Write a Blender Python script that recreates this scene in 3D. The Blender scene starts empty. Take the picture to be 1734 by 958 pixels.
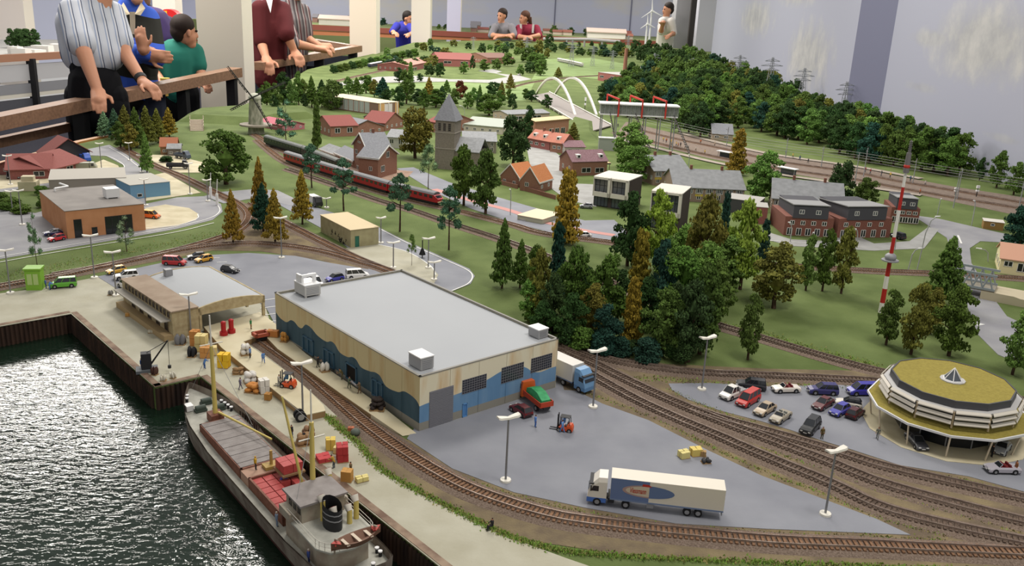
import bpy, bmesh, math, random
import numpy as np
from math import sin, cos, pi, radians, atan2, hypot
from mathutils import Vector as V, Matrix
SC = bpy.context.scene
COL = SC.collection
S = 1 / 87.            # H0 scale: layout things are modelled in prototype metres under an Empty of this scale
# ---------------------------------------------------------------- camera
FPX, PIT, ROL, CH = 1500., radians(17.4), radians(2.7), .66   # focal length in px of the 1734x958 frame
def ray(px, py):
    u, v = px - 867., py - 479.
    x = u * cos(ROL) + v * sin(ROL); y = -u * sin(ROL) + v * cos(ROL)
    return V((x, FPX * cos(PIT) - y * sin(PIT), -(FPX * sin(PIT) + y * cos(PIT))))
CAM = V((0, 0, CH))
def G(px, py, z=0.):
    r = ray(px, py); return CAM + r * ((z - CH) / r.z)
def P(px, py, Y):
    r = ray(px, py); return CAM + r * (Y / r.y)
cam = bpy.data.cameras.new('camera'); co = bpy.data.objects.new('camera', cam); COL.objects.link(co)
cam.lens = FPX / 1734 * 36; cam.sensor_width = 36; cam.clip_start = .05; cam.clip_end = 100
f0 = ray(867, 479).normalized(); r0 = (ray(868, 479) - ray(867, 479)).normalized(); u0 = r0.cross(f0)
m3 = Matrix((r0, u0, -f0)).transposed().to_4x4(); m3.translation = CAM
co.matrix_world = m3; SC.camera = co
# ---------------------------------------------------------------- world, lights, exposure
SC.view_settings.view_transform = 'Standard'; SC.view_settings.look = 'None'
SC.view_settings.exposure = 0.32; SC.view_settings.gamma = 1
w = bpy.data.worlds.new('hall_ambient'); SC.world = w; w.use_nodes = True
w.node_tree.nodes['Background'].inputs[0].default_value = (1, .98, .95, 1)
w.node_tree.nodes['Background'].inputs[1].default_value = .40
def area(loc, sx, sy, power, c=(1, .95, .88), tgt=None):
    l = bpy.data.lights.new('overhead_area_light', 'AREA'); l.shape = 'RECTANGLE'; l.size = sx; l.size_y = sy
    l.energy = power; l.color = c
    o = bpy.data.objects.new('overhead_area_light', l); COL.objects.link(o); o.location = loc
    if tgt: o.rotation_euler = (V(tgt) - V(loc)).to_track_quat('-Z', 'Y').to_euler()
    return o
area((.9, .9, 2.5), .7, .7, 30)
area((-.2, 3.6, 2.5), .8, .8, 44)
for k in range(4): area((-4.9 + k * .55, 7.3, 2.5), .40, 1.7, 46)      # row of ceiling tubes, mirrored in the harbour water
area((-1.6, 4.85, 2.5), .22, .5, 16)
area((1.0, 5.0, 2.5), .8, .8, 38)
area((0, 8.5, 2.5), 1.2, 1.2, 85)
area((-2.6, 9.5, 2.5), 1.2, 1.2, 95)
area((0, 13, 2.5), 1.6, 1.6, 120)
area((-3, 16, 2.5), 1.6, 1.6, 170)
area((1.5, 18, 2.5), 1.6, 1.6, 110)
area((-5.6, 12.5, 2.5), 1.2, 1.2, 110)  # added to brighten the dim left part of the far walls
area((-5.5, 19.5, 2.5), 1.2, 1.2, 120)  # also added, lifts the same walls further back
# ---------------------------------------------------------------- helpers
def lin(h):
    if isinstance(h, str):
        c = [int(h[i:i + 2], 16) / 255 for i in (0, 2, 4)]
        return tuple((x / 12.92 if x <= .04045 else ((x + .055) / 1.055) ** 2.4) for x in c)
    return h
MATS = {}
def mat(name, c='808080', rough=.65, c2=None, sc=3., bump=0., bsc=None, metal=0., spec=.3, lo=.35, hi=.65, stretch=None, emit=0, objcol=False, world=False, detail=4):
    if name in MATS: return MATS[name]
    m = bpy.data.materials.new(name); MATS[name] = m; m.use_nodes = True
    n = m.node_tree; b = n.nodes['Principled BSDF']; L = n.links.new
    b.inputs['Roughness'].default_value = rough; b.inputs['Metallic'].default_value = metal
    b.inputs['Specular IOR Level'].default_value = spec
    A = lin(c); b.inputs['Base Color'].default_value = (*A, 1)
    m.diffuse_color = (*A, 1)
    vec = None
    def coords(s):
        tc = n.nodes.new('ShaderNodeTexCoord'); o = tc.outputs['Object']
        if world:
            g = n.nodes.new('ShaderNodeNewGeometry'); o = g.outputs['Position']
        if stretch:
            mp = n.nodes.new('ShaderNodeMapping'); mp.inputs['Scale'].default_value = stretch; L(o, mp.inputs[0]); o = mp.outputs[0]
        return o
    if c2 is not None or objcol:
        nz = n.nodes.new('ShaderNodeTexNoise'); nz.inputs['Scale'].default_value = sc; nz.inputs['Detail'].default_value = detail
        L(coords(sc), nz.inputs['Vector'])
        rp = n.nodes.new('ShaderNodeValToRGB'); L(nz.outputs[0], rp.inputs[0])
        rp.color_ramp.elements[0].position = lo; rp.color_ramp.elements[1].position = hi
        rp.color_ramp.elements[0].color = (*A, 1); rp.color_ramp.elements[1].color = (*lin(c2 or c), 1)
        out = rp.outputs[0]
        if objcol:
            oi = n.nodes.new('ShaderNodeObjectInfo'); mx = n.nodes.new('ShaderNodeMix'); mx.data_type = 'RGBA'; mx.blend_type = 'MULTIPLY'
            mx.inputs[0].default_value = 1; L(out, mx.inputs[6]); L(oi.outputs['Color'], mx.inputs[7]); out = mx.outputs[2]
        L(out, b.inputs['Base Color'])
    if bump:
        nb = n.nodes.new('ShaderNodeTexNoise'); nb.inputs['Scale'].default_value = bsc or sc; nb.inputs['Detail'].default_value = 3
        L(coords(bsc), nb.inputs['Vector'])
        bp = n.nodes.new('ShaderNodeBump'); bp.inputs['Strength'].default_value = bump; bp.inputs['Distance'].default_value = .002
        L(nb.outputs[0], bp.inputs['Height']); L(bp.outputs[0], b.inputs['Normal'])
    if emit:
        b.inputs['Emission Color'].default_value = (*A, 1); b.inputs['Emission Strength'].default_value = emit
    return m
def col(h, rough=.5, spec=.3, metal=0): return mat('paint_' + h, h, rough, spec=spec, metal=metal)

class MB:
    """collects faces of ONE mesh object"""
    def __init__(s): s.v = []; s.f = []; s.mi = []; s.M = None; s.sm = []
    def add(s, vs, fs, m=0, sm=False):
        o = len(s.v)
        for p in vs:
            p = V(p); s.v.append(s.M @ p if s.M else p)
        for f in fs: s.f.append([i + o for i in f]); s.mi.append(m); s.sm.append(sm)
        return s
    def box(s, x0, y0, z0, x1, y1, z1, m=0):
        return s.add([(x0, y0, z0), (x1, y0, z0), (x1, y1, z0), (x0, y1, z0), (x0, y0, z1), (x1, y0, z1), (x1, y1, z1), (x0, y1, z1)],
                     [(0, 3, 2, 1), (4, 5, 6, 7), (0, 1, 5, 4), (1, 2, 6, 5), (2, 3, 7, 6), (3, 0, 4, 7)], m)
    def cbox(s, cx, cy, z0, lx, ly, lz, rz=0, m=0):
        c, q = cos(rz), sin(rz); pts = [(-lx / 2, -ly / 2), (lx / 2, -ly / 2), (lx / 2, ly / 2), (-lx / 2, ly / 2)]
        pts = [(cx + x * c - y * q, cy + x * q + y * c) for x, y in pts]
        return s.prism(pts, z0, z0 + lz, m)
    def prism(s, pts, z0, z1, m=0, mt=None):
        n = len(pts); a = sum(pts[i][0] * pts[(i + 1) % n][1] - pts[(i + 1) % n][0] * pts[i][1] for i in range(n))
        if a < 0: pts = pts[::-1]
        vs = [(p[0], p[1], z0) for p in pts] + [(p[0], p[1], z1) for p in pts]
        s.add(vs, [tuple(range(n - 1, -1, -1))] + [(i, (i + 1) % n, n + (i + 1) % n, n + i) for i in range(n)], m)
        return s.add([v for v in vs[n:]], [tuple(range(n))], m if mt is None else mt)
    def xprism(s, pts, y0, y1, m=0):
        """profile in x,z extruded along y"""
        n = len(pts); vs = [(p[0], y0, p[1]) for p in pts] + [(p[0], y1, p[1]) for p in pts]
        return s.add(vs, [tuple(range(n))] + [tuple(range(2 * n - 1, n - 1, -1))] + [(i, n + i, n + (i + 1) % n, (i + 1) % n) for i in range(n)], m)
    def cyl(s, a, b, r, r2=None, n=8, m=0, sm=True):
        a, b = V(a), V(b); r2 = r if r2 is None else r2; d = (b - a)
        if d.length < 1e-9: return s
        q = d.to_track_quat('Z', 'Y'); vs = []
        for c, rr in ((a, r), (b, r2)):
            for i in range(n): vs.append(c + q @ V((rr * cos(2 * pi * i / n), rr * sin(2 * pi * i / n), 0)))
        s.add(vs, [(i, (i + 1) % n, n + (i + 1) % n, n + i) for i in range(n)], m, sm)
        return s.add(vs, [tuple(range(n - 1, -1, -1)), tuple(range(n, 2 * n))], m)
    def tube(s, pts, r, n=6, m=0):
        for a, b in zip(pts, pts[1:]): s.cyl(a, b, r, r, n, m)
        return s
    def ball(s, c, r, m=0, nu=8, nv=6, q=None):
        if not hasattr(r, '__len__'): r = (r, r, r)
        vs = []; c = V(c)
        for j in range(nv + 1):
            t = pi * j / nv
            for i in range(nu):
                p = 2 * pi * i / nu; d = V((r[0] * sin(t) * cos(p), r[1] * sin(t) * sin(p), r[2] * cos(t)))
                vs.append(c + (q @ d if q else d))
        return s.add(vs, [(j * nu + i, (j + 1) * nu + i, (j + 1) * nu + (i + 1) % nu, j * nu + (i + 1) % nu) for j in range(nv) for i in range(nu)], m, True)
    def loft(s, rings, m=0, cap=True, closed=True, sm=False):
        n = len(rings[0]); vs = [p for r in rings for p in r]; e = n if closed else n - 1
        s.add(vs, [(k * n + i, k * n + (i + 1) % n, (k + 1) * n + (i + 1) % n, (k + 1) * n + i) for k in range(len(rings) - 1) for i in range(e)], m, sm)
        if cap: s.add(vs, [tuple(range(n - 1, -1, -1)), tuple((len(rings) - 1) * n + i for i in range(n))], m)
        return s
    def gable(s, x0, y0, x1, y1, z0, z1, m=0, ov=0, th=.25, axis='x', mw=None):
        """two thick roof slopes, ridge along axis, plus gable triangles in mw"""
        if axis == 'x': T = lambda a, b, z: (a, b, z)
        else:
            T = lambda a, b, z: (b, a, z); x0, y0, x1, y1 = y0, x0, y1, x1
        c = (y0 + y1) / 2; k = (z1 - z0) / (c - y0); za = z0 - ov * k
        for (ya, yb) in ((y0 - ov, c), (y1 + ov, c)):
            pts = [(x0 - ov, ya, za), (x1 + ov, ya, za), (x1 + ov, yb, z1), (x0 - ov, yb, z1)]
            vs = [T(*p) for p in pts] + [T(p[0], p[1], p[2] + th) for p in pts]
            s.add(vs, [(0, 3, 2, 1), (4, 5, 6, 7), (0, 1, 5, 4), (1, 2, 6, 5), (2, 3, 7, 6), (3, 0, 4, 7)], m)
        if mw is not None:
            for x in (x0, x1): s.add([T(x, y0, z0), T(x, y1, z0), T(x, c, z1)], [(0, 1, 2)], mw)
        return s
    def mesh(s, name, mats):
        me = bpy.data.meshes.new(name); me.from_pydata([tuple(v) for v in s.v], [], s.f)
        for m in (mats if isinstance(mats, (list, tuple)) else [mats]): me.materials.append(m)
        me.polygons.foreach_set('material_index', s.mi); me.polygons.foreach_set('use_smooth', s.sm)
        bm = bmesh.new(); bm.from_mesh(me); bmesh.ops.recalc_face_normals(bm, faces=bm.faces); bm.to_mesh(me); bm.free()
        return me
    def build(s, name, mats, parent=None): return link(name, s.mesh(name, mats), parent)
def link(name, me, parent=None):
    o = bpy.data.objects.new(name, me); COL.objects.link(o)
    if parent: o.parent = parent
    return o
def tag(o, label=None, cat=None, group=None, kind=None):
    if label: o['label'] = label
    if cat: o['category'] = cat
    if group: o['group'] = group
    if kind: o['kind'] = kind
    return o
def T(name, label, cat, loc=(0, 0, 0), rz=0, group=None, sc=S):
    o = bpy.data.objects.new(name, None); COL.objects.link(o); o.empty_display_size = .02
    o.location = loc; o.rotation_euler = (0, 0, rz); o.scale = (sc,) * 3
    return tag(o, label, cat, group)
KIDS = {}
def kids(o): return [c for c in COL.objects if c.parent == o]
def dup(root, loc, rz=None, label=None, group=None, parts=None):
    """copy a thing with copies of its parts and sub-parts"""
    r = root.copy(); COL.objects.link(r); r.location = loc
    if rz is not None: r.rotation_euler = (0, 0, rz)
    if label: r['label'] = label
    if group: r['group'] = group
    ps = []
    for c in parts:
        d = c.copy(); COL.objects.link(d); d.parent = r; ps.append(d)
    r_parts[r.name] = ps
    return r
r_parts = {}
def struct(name, mb, mats, label=None):
    o = mb.build(name, mats); o['kind'] = 'structure'
    return o
class Fr:
    """a site on the layout: origin, heading; turns pixels into local prototype metres"""
    def __init__(s, o, ang): s.o = V(o); s.a = ang; s.c = cos(ang); s.s = sin(ang)
    def loc(s, w):
        d = V(w) - s.o; return V(((d.x * s.c + d.y * s.s) / S, (-d.x * s.s + d.y * s.c) / S, d.z / S))
    def w(s, x, y, z=0): return V((s.o.x + (x * s.c - y * s.s) * S, s.o.y + (x * s.s + y * s.c) * S, s.o.z + z * S))
    def _lr(s, px, py):
        r = ray(px, py); return s.loc(CAM), V((r.x * s.c + r.y * s.s, -r.x * s.s + r.y * s.c, r.z))
    def front(s, px, py, y=0):
        c, r = s._lr(px, py); p = c + r * ((y - c.y) / r.y); return p.x, p.z
    def side(s, px, py, x=0):
        c, r = s._lr(px, py); p = c + r * ((x - c.x) / r.x); return p.y, p.z
    def top(s, px, py, z=0):
        c, r = s._lr(px, py); p = c + r * ((z - c.z) / r.z); return p.x, p.y
def site(A, B, z=0):
    a, b = G(*A, z), G(*B, z); f = Fr(a, atan2(b.y - a.y, b.x - a.x)); f.W = (b - a).length / S; return f
def pane(t, f, face, a0, z0, a1, z1, fm, gm, nx=1, nz=1, X=0, name='window', fr=.12, pr=.1):
    """a window or door on a wall: proud frame, glass behind it"""
    if a1 < a0: a0, a1 = a1, a0
    if z1 < z0: z0, z1 = z1, z0
    mb = MB(); w_, h = a1 - a0, z1 - z0
    if face == 'f': mb.M = Matrix.Translation((a0, X, z0))
    elif face == 'l': mb.M = Matrix.Translation((X, a1, z0)) @ Matrix.Rotation(-pi / 2, 4, 'Z')
    elif face == 'r': mb.M = Matrix.Translation((X, a0, z0)) @ Matrix.Rotation(pi / 2, 4, 'Z')
    mb.add([(0, -.03, 0), (w_, -.03, 0), (w_, -.03, h), (0, -.03, h)], [(0, 1, 2, 3)], 1)
    for i in range(nx + 1):
        x = w_ * i / nx; e = fr if i in (0, nx) else fr * .6
        mb.box(max(0, x - e), -pr, 0, min(w_, x + e), 0, h)
    for i in range(nz + 1):
        z = h * i / nz; e = fr if i in (0, nz) else fr * .6
        mb.box(0, -pr, max(0, z - e), w_, 0, min(h, z + e))
    return mb.build(name, [fm, gm], t)
def crom(pts, k=8):
    pts = [V(p) for p in pts]; out = []; q = [2 * pts[0] - pts[1]] + pts + [2 * pts[-1] - pts[-2]]
    for i in range(1, len(q) - 2):
        a, b, c, d = q[i - 1:i + 3]
        for j in range(k):
            t = j / k; out.append(.5 * ((2 * b) + (c - a) * t + (2 * a - 5 * b + 4 * c - d) * t * t + (3 * b - a - 3 * c + d) * t ** 3))
    return out + [pts[-1]]
def slab(name, px, z1, m, z0=None, kind='structure', smooth=False):
    pts = [G(*p, z1) for p in px]
    if smooth: pts = crom(pts + [pts[0]], 5)[:-1]
    mb = MB(); mb.prism([(p.x, p.y) for p in pts], z1 - .0012 if z0 is None else z0, z1)
    o = mb.build(name, [m]); o['kind'] = kind; return o
def strip(name, px, width, z, m, parent=None, th=.0004, kind='structure'):
    pts = crom([G(*p, z) for p in px], 6); mb = MB(); L = []; R = []
    for i, p in enumerate(pts):
        d = (pts[min(i + 1, len(pts) - 1)] - pts[max(i - 1, 0)]); d.normalize(); n = V((-d.y, d.x, 0)) * width / 2
        L.append(p + n); R.append(p - n)
    n = len(pts); vs = L + R
    mb.add(vs, [(i, n + i, n + i + 1, i + 1) for i in range(n - 1)])
    o = mb.build(name, [m], parent)
    if kind: o['kind'] = kind
    return o
def inpoly(p, poly):
    x, y = p; r = False; n = len(poly)
    for i in range(n):
        x1, y1 = poly[i]; x2, y2 = poly[(i + 1) % n]
        if (y1 > y) != (y2 > y) and x < (x2 - x1) * (y - y1) / (y2 - y1) + x1: r = not r
    return r
# ================================================================ SETTING
grass = mat('static_grass', '515f35', .9, '697748', 7, .7, 260, world=True, lo=.3, hi=.7, spec=.1)
quay_m = mat('quay_concrete', 'b1ae9d', .8, 'a4a08d', 14, .15, 200, world=True, spec=.15)
asph = mat('asphalt_grey', '7c7e86', .75, '878990', 10, .1, 300, world=True, spec=.2)
asph_d = mat('asphalt_road', '85858a', .75, '929294', 12, .1, 300, world=True, spec=.2)
pale = mat('pale_paving', '9c9c9a', .8, '8f8f8c', 20, world=True, spec=.15)
tan = mat('tan_concrete', 'c8bfa4', .8, 'b5ab8e', 18, .15, 240, world=True, spec=.15)
dirt = mat('dry_earth', '665a4c', .95, '7f7258', 22, .7, 320, world=True, spec=.08)
ballast_m = mat('ballast_gravel', '5f5147', .95, '86766a', 420, .9, 500, world=True, spec=.1, lo=.3, hi=.7)
white_l = mat('road_marking', 'd6d6d2', .7)
pinkp = mat('red_cycle_path', 'b98680', .8)
timber = mat('rail_timber', '7a5c49', .4, '8f6e57', 4, stretch=(1, 14, 14), spec=.4)
black_m = mat('black_steel', '141416', .5)
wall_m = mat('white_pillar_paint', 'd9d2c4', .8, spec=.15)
wall_shaded = mat('white_pillar_shaded', 'b7afa3', .8, spec=.15)  # white pillar front in a greyer tone, shade put into the colour
floor_m = mat('hall_carpet', '24242a', .95, '2c2c33', 60, spec=.05)

# harbour basin and layout slab
qa, qb, qc = G(120, 530), G(262, 656), G(340, 638)
d1 = (G(0, 552) - qa).normalized(); q0 = qa + d1 * 2.2
d2 = (G(740, 955) - qc).normalized(); q9 = qc + d2 * 1.35
EDGE = [(q0.x, 2.2), (-2.7, 3.2)] + [tuple(G(*p).xy) for p in ((-60, 296), (67, 263), (135, 243), (215, 226), (300, 206), (400, 183), (440, 166), (520, 118), (600, 98), (645, 88), (700, 72), (860, 67), (1110, 72))]
gpoly = [(q9.x, q9.y), (qc.x, qc.y), (qb.x, qb.y), (qa.x, qa.y), (q0.x, q0.y)] + EDGE + [(3.9, 21), (3.9, 4), (3.2, q9.y)]
mb = MB(); mb.prism(gpoly, -.11, 0); struct('ground', mb, [grass])
mb = MB(); mb.box(-7, -1, -1.12, 5, 30, -1.05); struct('floor', mb, [floor_m])
# water
wm = bpy.data.materials.new('harbour_water'); wm.use_nodes = True; n = wm.node_tree; b = n.nodes['Principled BSDF']
b.inputs['Base Color'].default_value = (.007, .017, .010, 1); b.inputs['Roughness'].default_value = .04; b.inputs['IOR'].default_value = 1.4
b.inputs['Specular IOR Level'].default_value = .5
tc = n.nodes.new('ShaderNodeNewGeometry'); mp = n.nodes.new('ShaderNodeMapping'); mp.inputs['Scale'].default_value = (55, 105, 60); mp.inputs['Rotation'].default_value = (0, 0, .12)
n.links.new(tc.outputs['Position'], mp.inputs[0])
nz = n.nodes.new('ShaderNodeTexNoise'); nz.inputs['Scale'].default_value = 1; nz.inputs['Detail'].default_value = 3; nz.inputs['Distortion'].default_value = .6; n.links.new(mp.outputs[0], nz.inputs['Vector'])
bp = n.nodes.new('ShaderNodeBump'); bp.inputs['Strength'].default_value = 1; bp.inputs['Distance'].default_value = .0014
n.links.new(nz.outputs[0], bp.inputs['Height']); n.links.new(bp.outputs[0], b.inputs['Normal'])
mb = MB(); mb.prism([(q9.x, q9.y), (qc.x, qc.y), (qb.x, qb.y), (qa.x, qa.y), (q0.x, q0.y), (q0.x, -.6), (q9.x, -.6)], -.12, -.043)
o = mb.build('harbour_water', [wm]); o['kind'] = 'structure'
# quay walls: rusty sheet piles, each a part, with a concrete coping
pile_m = mat('rusty_sheet_pile', '2b221e', .85, '4a372c', 60, .4, 90, stretch=(1, 1, .15), world=True, spec=.2)
cope_m = mat('coping_rust', '6b5446', .8, '94806c', 40, world=True)
mb = MB(); pw = .0085
mb.add([(0, 0, -.06), (pw * .25, -.0032, -.06), (pw * .65, -.0032, -.06), (pw * .9, 0, -.06), (pw, 0, -.06),
        (0, 0, -.0015), (pw * .25, -.0032, -.0015), (pw * .65, -.0032, -.0015), (pw * .9, 0, -.0015), (pw, 0, -.0015)], [(i, i + 1, i + 6, i + 5) for i in range(4)])
pile_me = mb.mesh('sheet_pile', [pile_m])
for k, (a, b_) in enumerate(((qa, q0), (qb, qa), (qc, qb), (q9, qc))):
    a, b_ = V(a), V(b_); d = b_ - a; L = d.length; ang = atan2(d.y, d.x)
    if k == 0: a, b_ = b_, a
    side = 1
    w_ = T('wall_quay_%s' % ('west', 'inner', 'pier', 'berth')[k], None, None, (0, 0, 0), 0, None, 1); w_['kind'] = 'structure'
    mb = MB(); d.normalize(); n_ = V((d.y, -d.x, 0))
    aa, bb = a.copy(), b_.copy()
    if k == 0: d = (bb - aa).normalized(); n_ = V((d.y, -d.x, 0))
    if n_.dot(V((-.9, 1.1, 0)) - (aa + bb) / 2) < 0: aa, bb = bb, aa; d = -d; n_ = -n_
    mb.prism([tuple((aa + n_ * -.001).xy), tuple((bb + n_ * -.001).xy), tuple((bb - n_ * .012).xy), tuple((aa - n_ * .012).xy)], -.003, .0016)
    mb.build('coping', [cope_m], w_)
    c = 0
    for i in range(min(150, int(L / pw))):
        o = link('sheet_pile', pile_me, w_); p = (aa + d * (i * pw) if (aa - qa).length < .01 or k > 0 else bb - d * ((i + 1) * pw)) + n_ * .0006
        o.location = p; o.rotation_euler = (0, 0, atan2(d.y, d.x)); o.scale = (1, 1, 1)
# paved areas
slab('trim_quay_paving', [(-90, 568), (120, 531), (262, 655), (340, 637), (790, 995), (1120, 1000), (960, 945), (870, 912), (800, 880), (720, 840), (650, 800), (600, 745), (553, 705), (640, 705), (470, 590), (450, 520), (380, 470), (240, 455), (170, 468), (60, 489), (-90, 508)], .0008, quay_m)
slab('trim_dirt_bed', [(930, 575), (1000, 595), (1130, 616), (1300, 624), (1491, 628), (1760, 676), (1800, 985), (1500, 965), (1250, 950), (1050, 938), (930, 920), (870, 908), (800, 876), (720, 836), (650, 796), (600, 741), (553, 701), (600, 690), (690, 745), (720, 730), (945, 665)], .0006, dirt)
slab('trim_dirt_west', [(-60, 494), (100, 468), (200, 444), (330, 418), (400, 398), (425, 365), (440, 345), (470, 365), (520, 395), (600, 430), (690, 462), (690, 475), (600, 455), (540, 440), (440, 425), (360, 424), (200, 455), (60, 482), (-60, 502)], .0005, dirt)
slab('trim_yard_asphalt', [(689, 742), (712, 710), (930, 630), (950, 640), (955, 660), (975, 661), (1020, 683), (1098, 711), (1197, 761), (1290, 805), (1380, 839), (1484, 878), (1542, 905), (1400, 899), (1300, 895), (1145, 886), (990, 859), (870, 833), (766, 793)], .0012, asph)
slab('trim_showroom_lot', [(1132, 649), (1200, 648), (1300, 654), (1480, 650), (1560, 655), (1800, 690), (1800, 850), (1734, 832), (1640, 806), (1523, 787), (1440, 760), (1393, 746), (1340, 728), (1290, 713), (1220, 695), (1165, 676), (1138, 660)], .0012, asph)
slab('trim_harbour_lot', [(165, 468), (240, 452), (330, 433), (420, 428), (500, 433), (560, 445), (620, 455), (680, 466), (690, 500), (480, 575), (450, 520), (380, 470), (240, 480), (200, 490)], .0014, asph)
slab('trim_west_yard', [(-60, 448), (0, 438), (80, 425), (200, 405), (300, 387), (360, 372), (377, 358), (374, 345), (345, 332), (300, 334), (246, 345), (240, 300), (120, 290), (-60, 300)], .001, asph_d)
slab('trim_west_road', [(130, 256), (185, 245), (215, 262), (252, 291), (246, 302), (215, 304), (160, 302), (203, 291), (212, 281), (180, 264), (150, 263)], .0012, asph_d)
slab('trim_yard_island', [(246, 352), (280, 346), (320, 352), (336, 362), (332, 372), (300, 382), (246, 388)], .0016, tan, smooth=False)
slab('trim_grass_circle', [(-40, 332), (20, 322), (60, 316), (88, 318), (88, 352), (60, 360), (20, 356), (-40, 350)], .0018, grass)
slab('trim_red_roof_yard', [(-40, 300), (60, 292), (150, 280), (175, 270), (200, 280), (205, 290), (160, 300), (60, 312), (-40, 325)], .0017, tan)
slab('trim_blue_hall_apron', [(260, 296), (280, 292), (340, 326), (300, 332), (246, 340)], .0016, tan)
slab('trim_scrapyard', [(235, 262), (290, 262), (345, 275), (350, 292), (305, 292), (270, 280)], .0012, tan)
slab('trim_crossing_road', [(345, 332), (372, 325), (430, 320), (470, 322), (520, 346), (500, 350), (460, 340), (425, 336), (378, 344)], .00135, asph_d)
slab('trim_loop_road', [(462, 322), (520, 346), (640, 384), (690, 409), (755, 437), (795, 455), (804, 467), (797, 480), (770, 491), (720, 505), (640, 472), (590, 420), (560, 395), (470, 345)], .0011, asph)
slab('trim_bus_apron', [(585, 420), (640, 413), (690, 425), (728, 448), (742, 465), (735, 480), (690, 472), (640, 455)], .0015, quay_m)
slab('trim_town_road', [(672, 285), (700, 283), (760, 308), (830, 330), (900, 350), (990, 373), (1040, 372), (1070, 400), (1030, 408), (960, 400), (880, 380), (800, 354), (740, 327)], .001, asph)
strip('trim_cycle_path', [(735, 320), (800, 340), (860, 355), (920, 375), (990, 390), (1040, 398)], .03, .0015, pinkp)
slab('trim_town_square', [(890, 240), (905, 244), (940, 257), (960, 273), (966, 292), (958, 310), (1010, 312), (1010, 350), (960, 338), (935, 320), (925, 300), (898, 282)], .0012, pale)
slab('trim_station_street', [(560, 262), (640, 285), (700, 290), (690, 300), (640, 308), (560, 285), (480, 258), (440, 240), (470, 236)], .0012, mat('brown_paving', '9a8272', .85, '88705f', 30, world=True))
slab('trim_house_path', [(1285, 388), (1340, 405), (1400, 408), (1440, 394), (1480, 412), (1540, 408), (1572, 384), (1590, 388), (1565, 420), (1480, 424), (1430, 421), (1340, 416), (1285, 402)], .0012, pale)
slab('trim_underpass_road', [(1545, 364), (1590, 370), (1690, 393), (1734, 402), (1734, 412), (1660, 408), (1642, 420), (1645, 445), (1672, 490), (1705, 535), (1780, 570), (1780, 630), (1734, 618), (1690, 600), (1655, 565), (1635, 510), (1615, 440), (1603, 402)], .001, asph_d)
slab('trim_far_road', [(640, 130), (700, 128), (760, 134), (830, 135), (860, 130), (838, 124), (810, 120), (835, 117), (850, 121), (840, 124), (880, 128), (900, 134), (860, 141), (760, 138), (640, 140), (560, 146), (560, 142)], .001, pale)
slab('trim_light_green_field', [(560, 148), (650, 142), (760, 139), (860, 143), (905, 140), (890, 170), (780, 172), (620, 168), (540, 165)], .0007, mat('pale_meadow', '7f9262', .9, '718452', 6, world=True, spec=.1))
slab('trim_far_field', [(920, 100), (1000, 98), (1060, 108), (1080, 125), (1020, 135), (960, 128), (900, 135)], .0007, MATS['pale_meadow'])
slab('trim_factory_yard', [(1075, 115), (1110, 105), (1130, 112), (1110, 130), (1075, 128)], .001, pale)
slab('trim_upper_platforms', [(1040, 232), (1100, 243), (1200, 268), (1316, 290), (1447, 312), (1560, 330), (1740, 368), (1740, 335), (1616, 316), (1515, 297), (1447, 282), (1316, 262), (1230, 245), (1140, 225), (1060, 206)], .0008, mat('platform_ballast', '6e6056', .9, '7d6f64', 60, .5, 300, world=True))
for px_, w_ in (([(1045, 234), (1100, 247), (1200, 272), (1316, 294), (1447, 313), (1560, 330)], .045), ([(1150, 224), (1230, 244), (1316, 262), (1447, 281), (1560, 302)], .05)): strip('trim_platform', px_, w_, .0042, mat('platform_paving', '8f857a', .85, 'a0968a', 40, world=True))
for px in ([(-20, 438), (80, 421), (200, 401), (300, 383), (355, 369), (372, 357), (368, 346)], [(-20, 447), (80, 429), (200, 409), (300, 392), (362, 377)],
           [(185, 249), (212, 265), (245, 290)], [(150, 262), (182, 264), (210, 280), (200, 292)],
           [(246, 386), (300, 381), (333, 370), (335, 362)],
           [(645, 388), (690, 411), (755, 440), (790, 456), (800, 467), (792, 480), (765, 492)], [(640, 413), (690, 426), (728, 449), (738, 465)],
           [(1300, 407), (1400, 411), (1440, 398)], [(1615, 408), (1625, 440), (1640, 490)],):
    strip('trim_white_line', px, .0035, .0019, white_l)
for x, y in ((455, 518), (462, 530), (470, 541), (480, 552)): strip('trim_bay_line', [(x - 22, y - 8), (x + 12, y - 13)], .003, .0019, white_l)
for k in range(4): strip('trim_bay_line', [(355 + k * 12, 437 + k * 7), (372 + k * 12, 436 + k * 7)], .003, .0019, white_l)
mb = MB(); a = [G(*p, .0018).xy for p in ((1645, 543), (1668, 549), (1655, 551))]; mb.prism([tuple(p) for p in a], .001, .0018); struct('trim_road_arrow', mb, [white_l])
strip('trim_lane_dash', [(1622, 398), (1628, 412)], .006, .0019, white_l)

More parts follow.
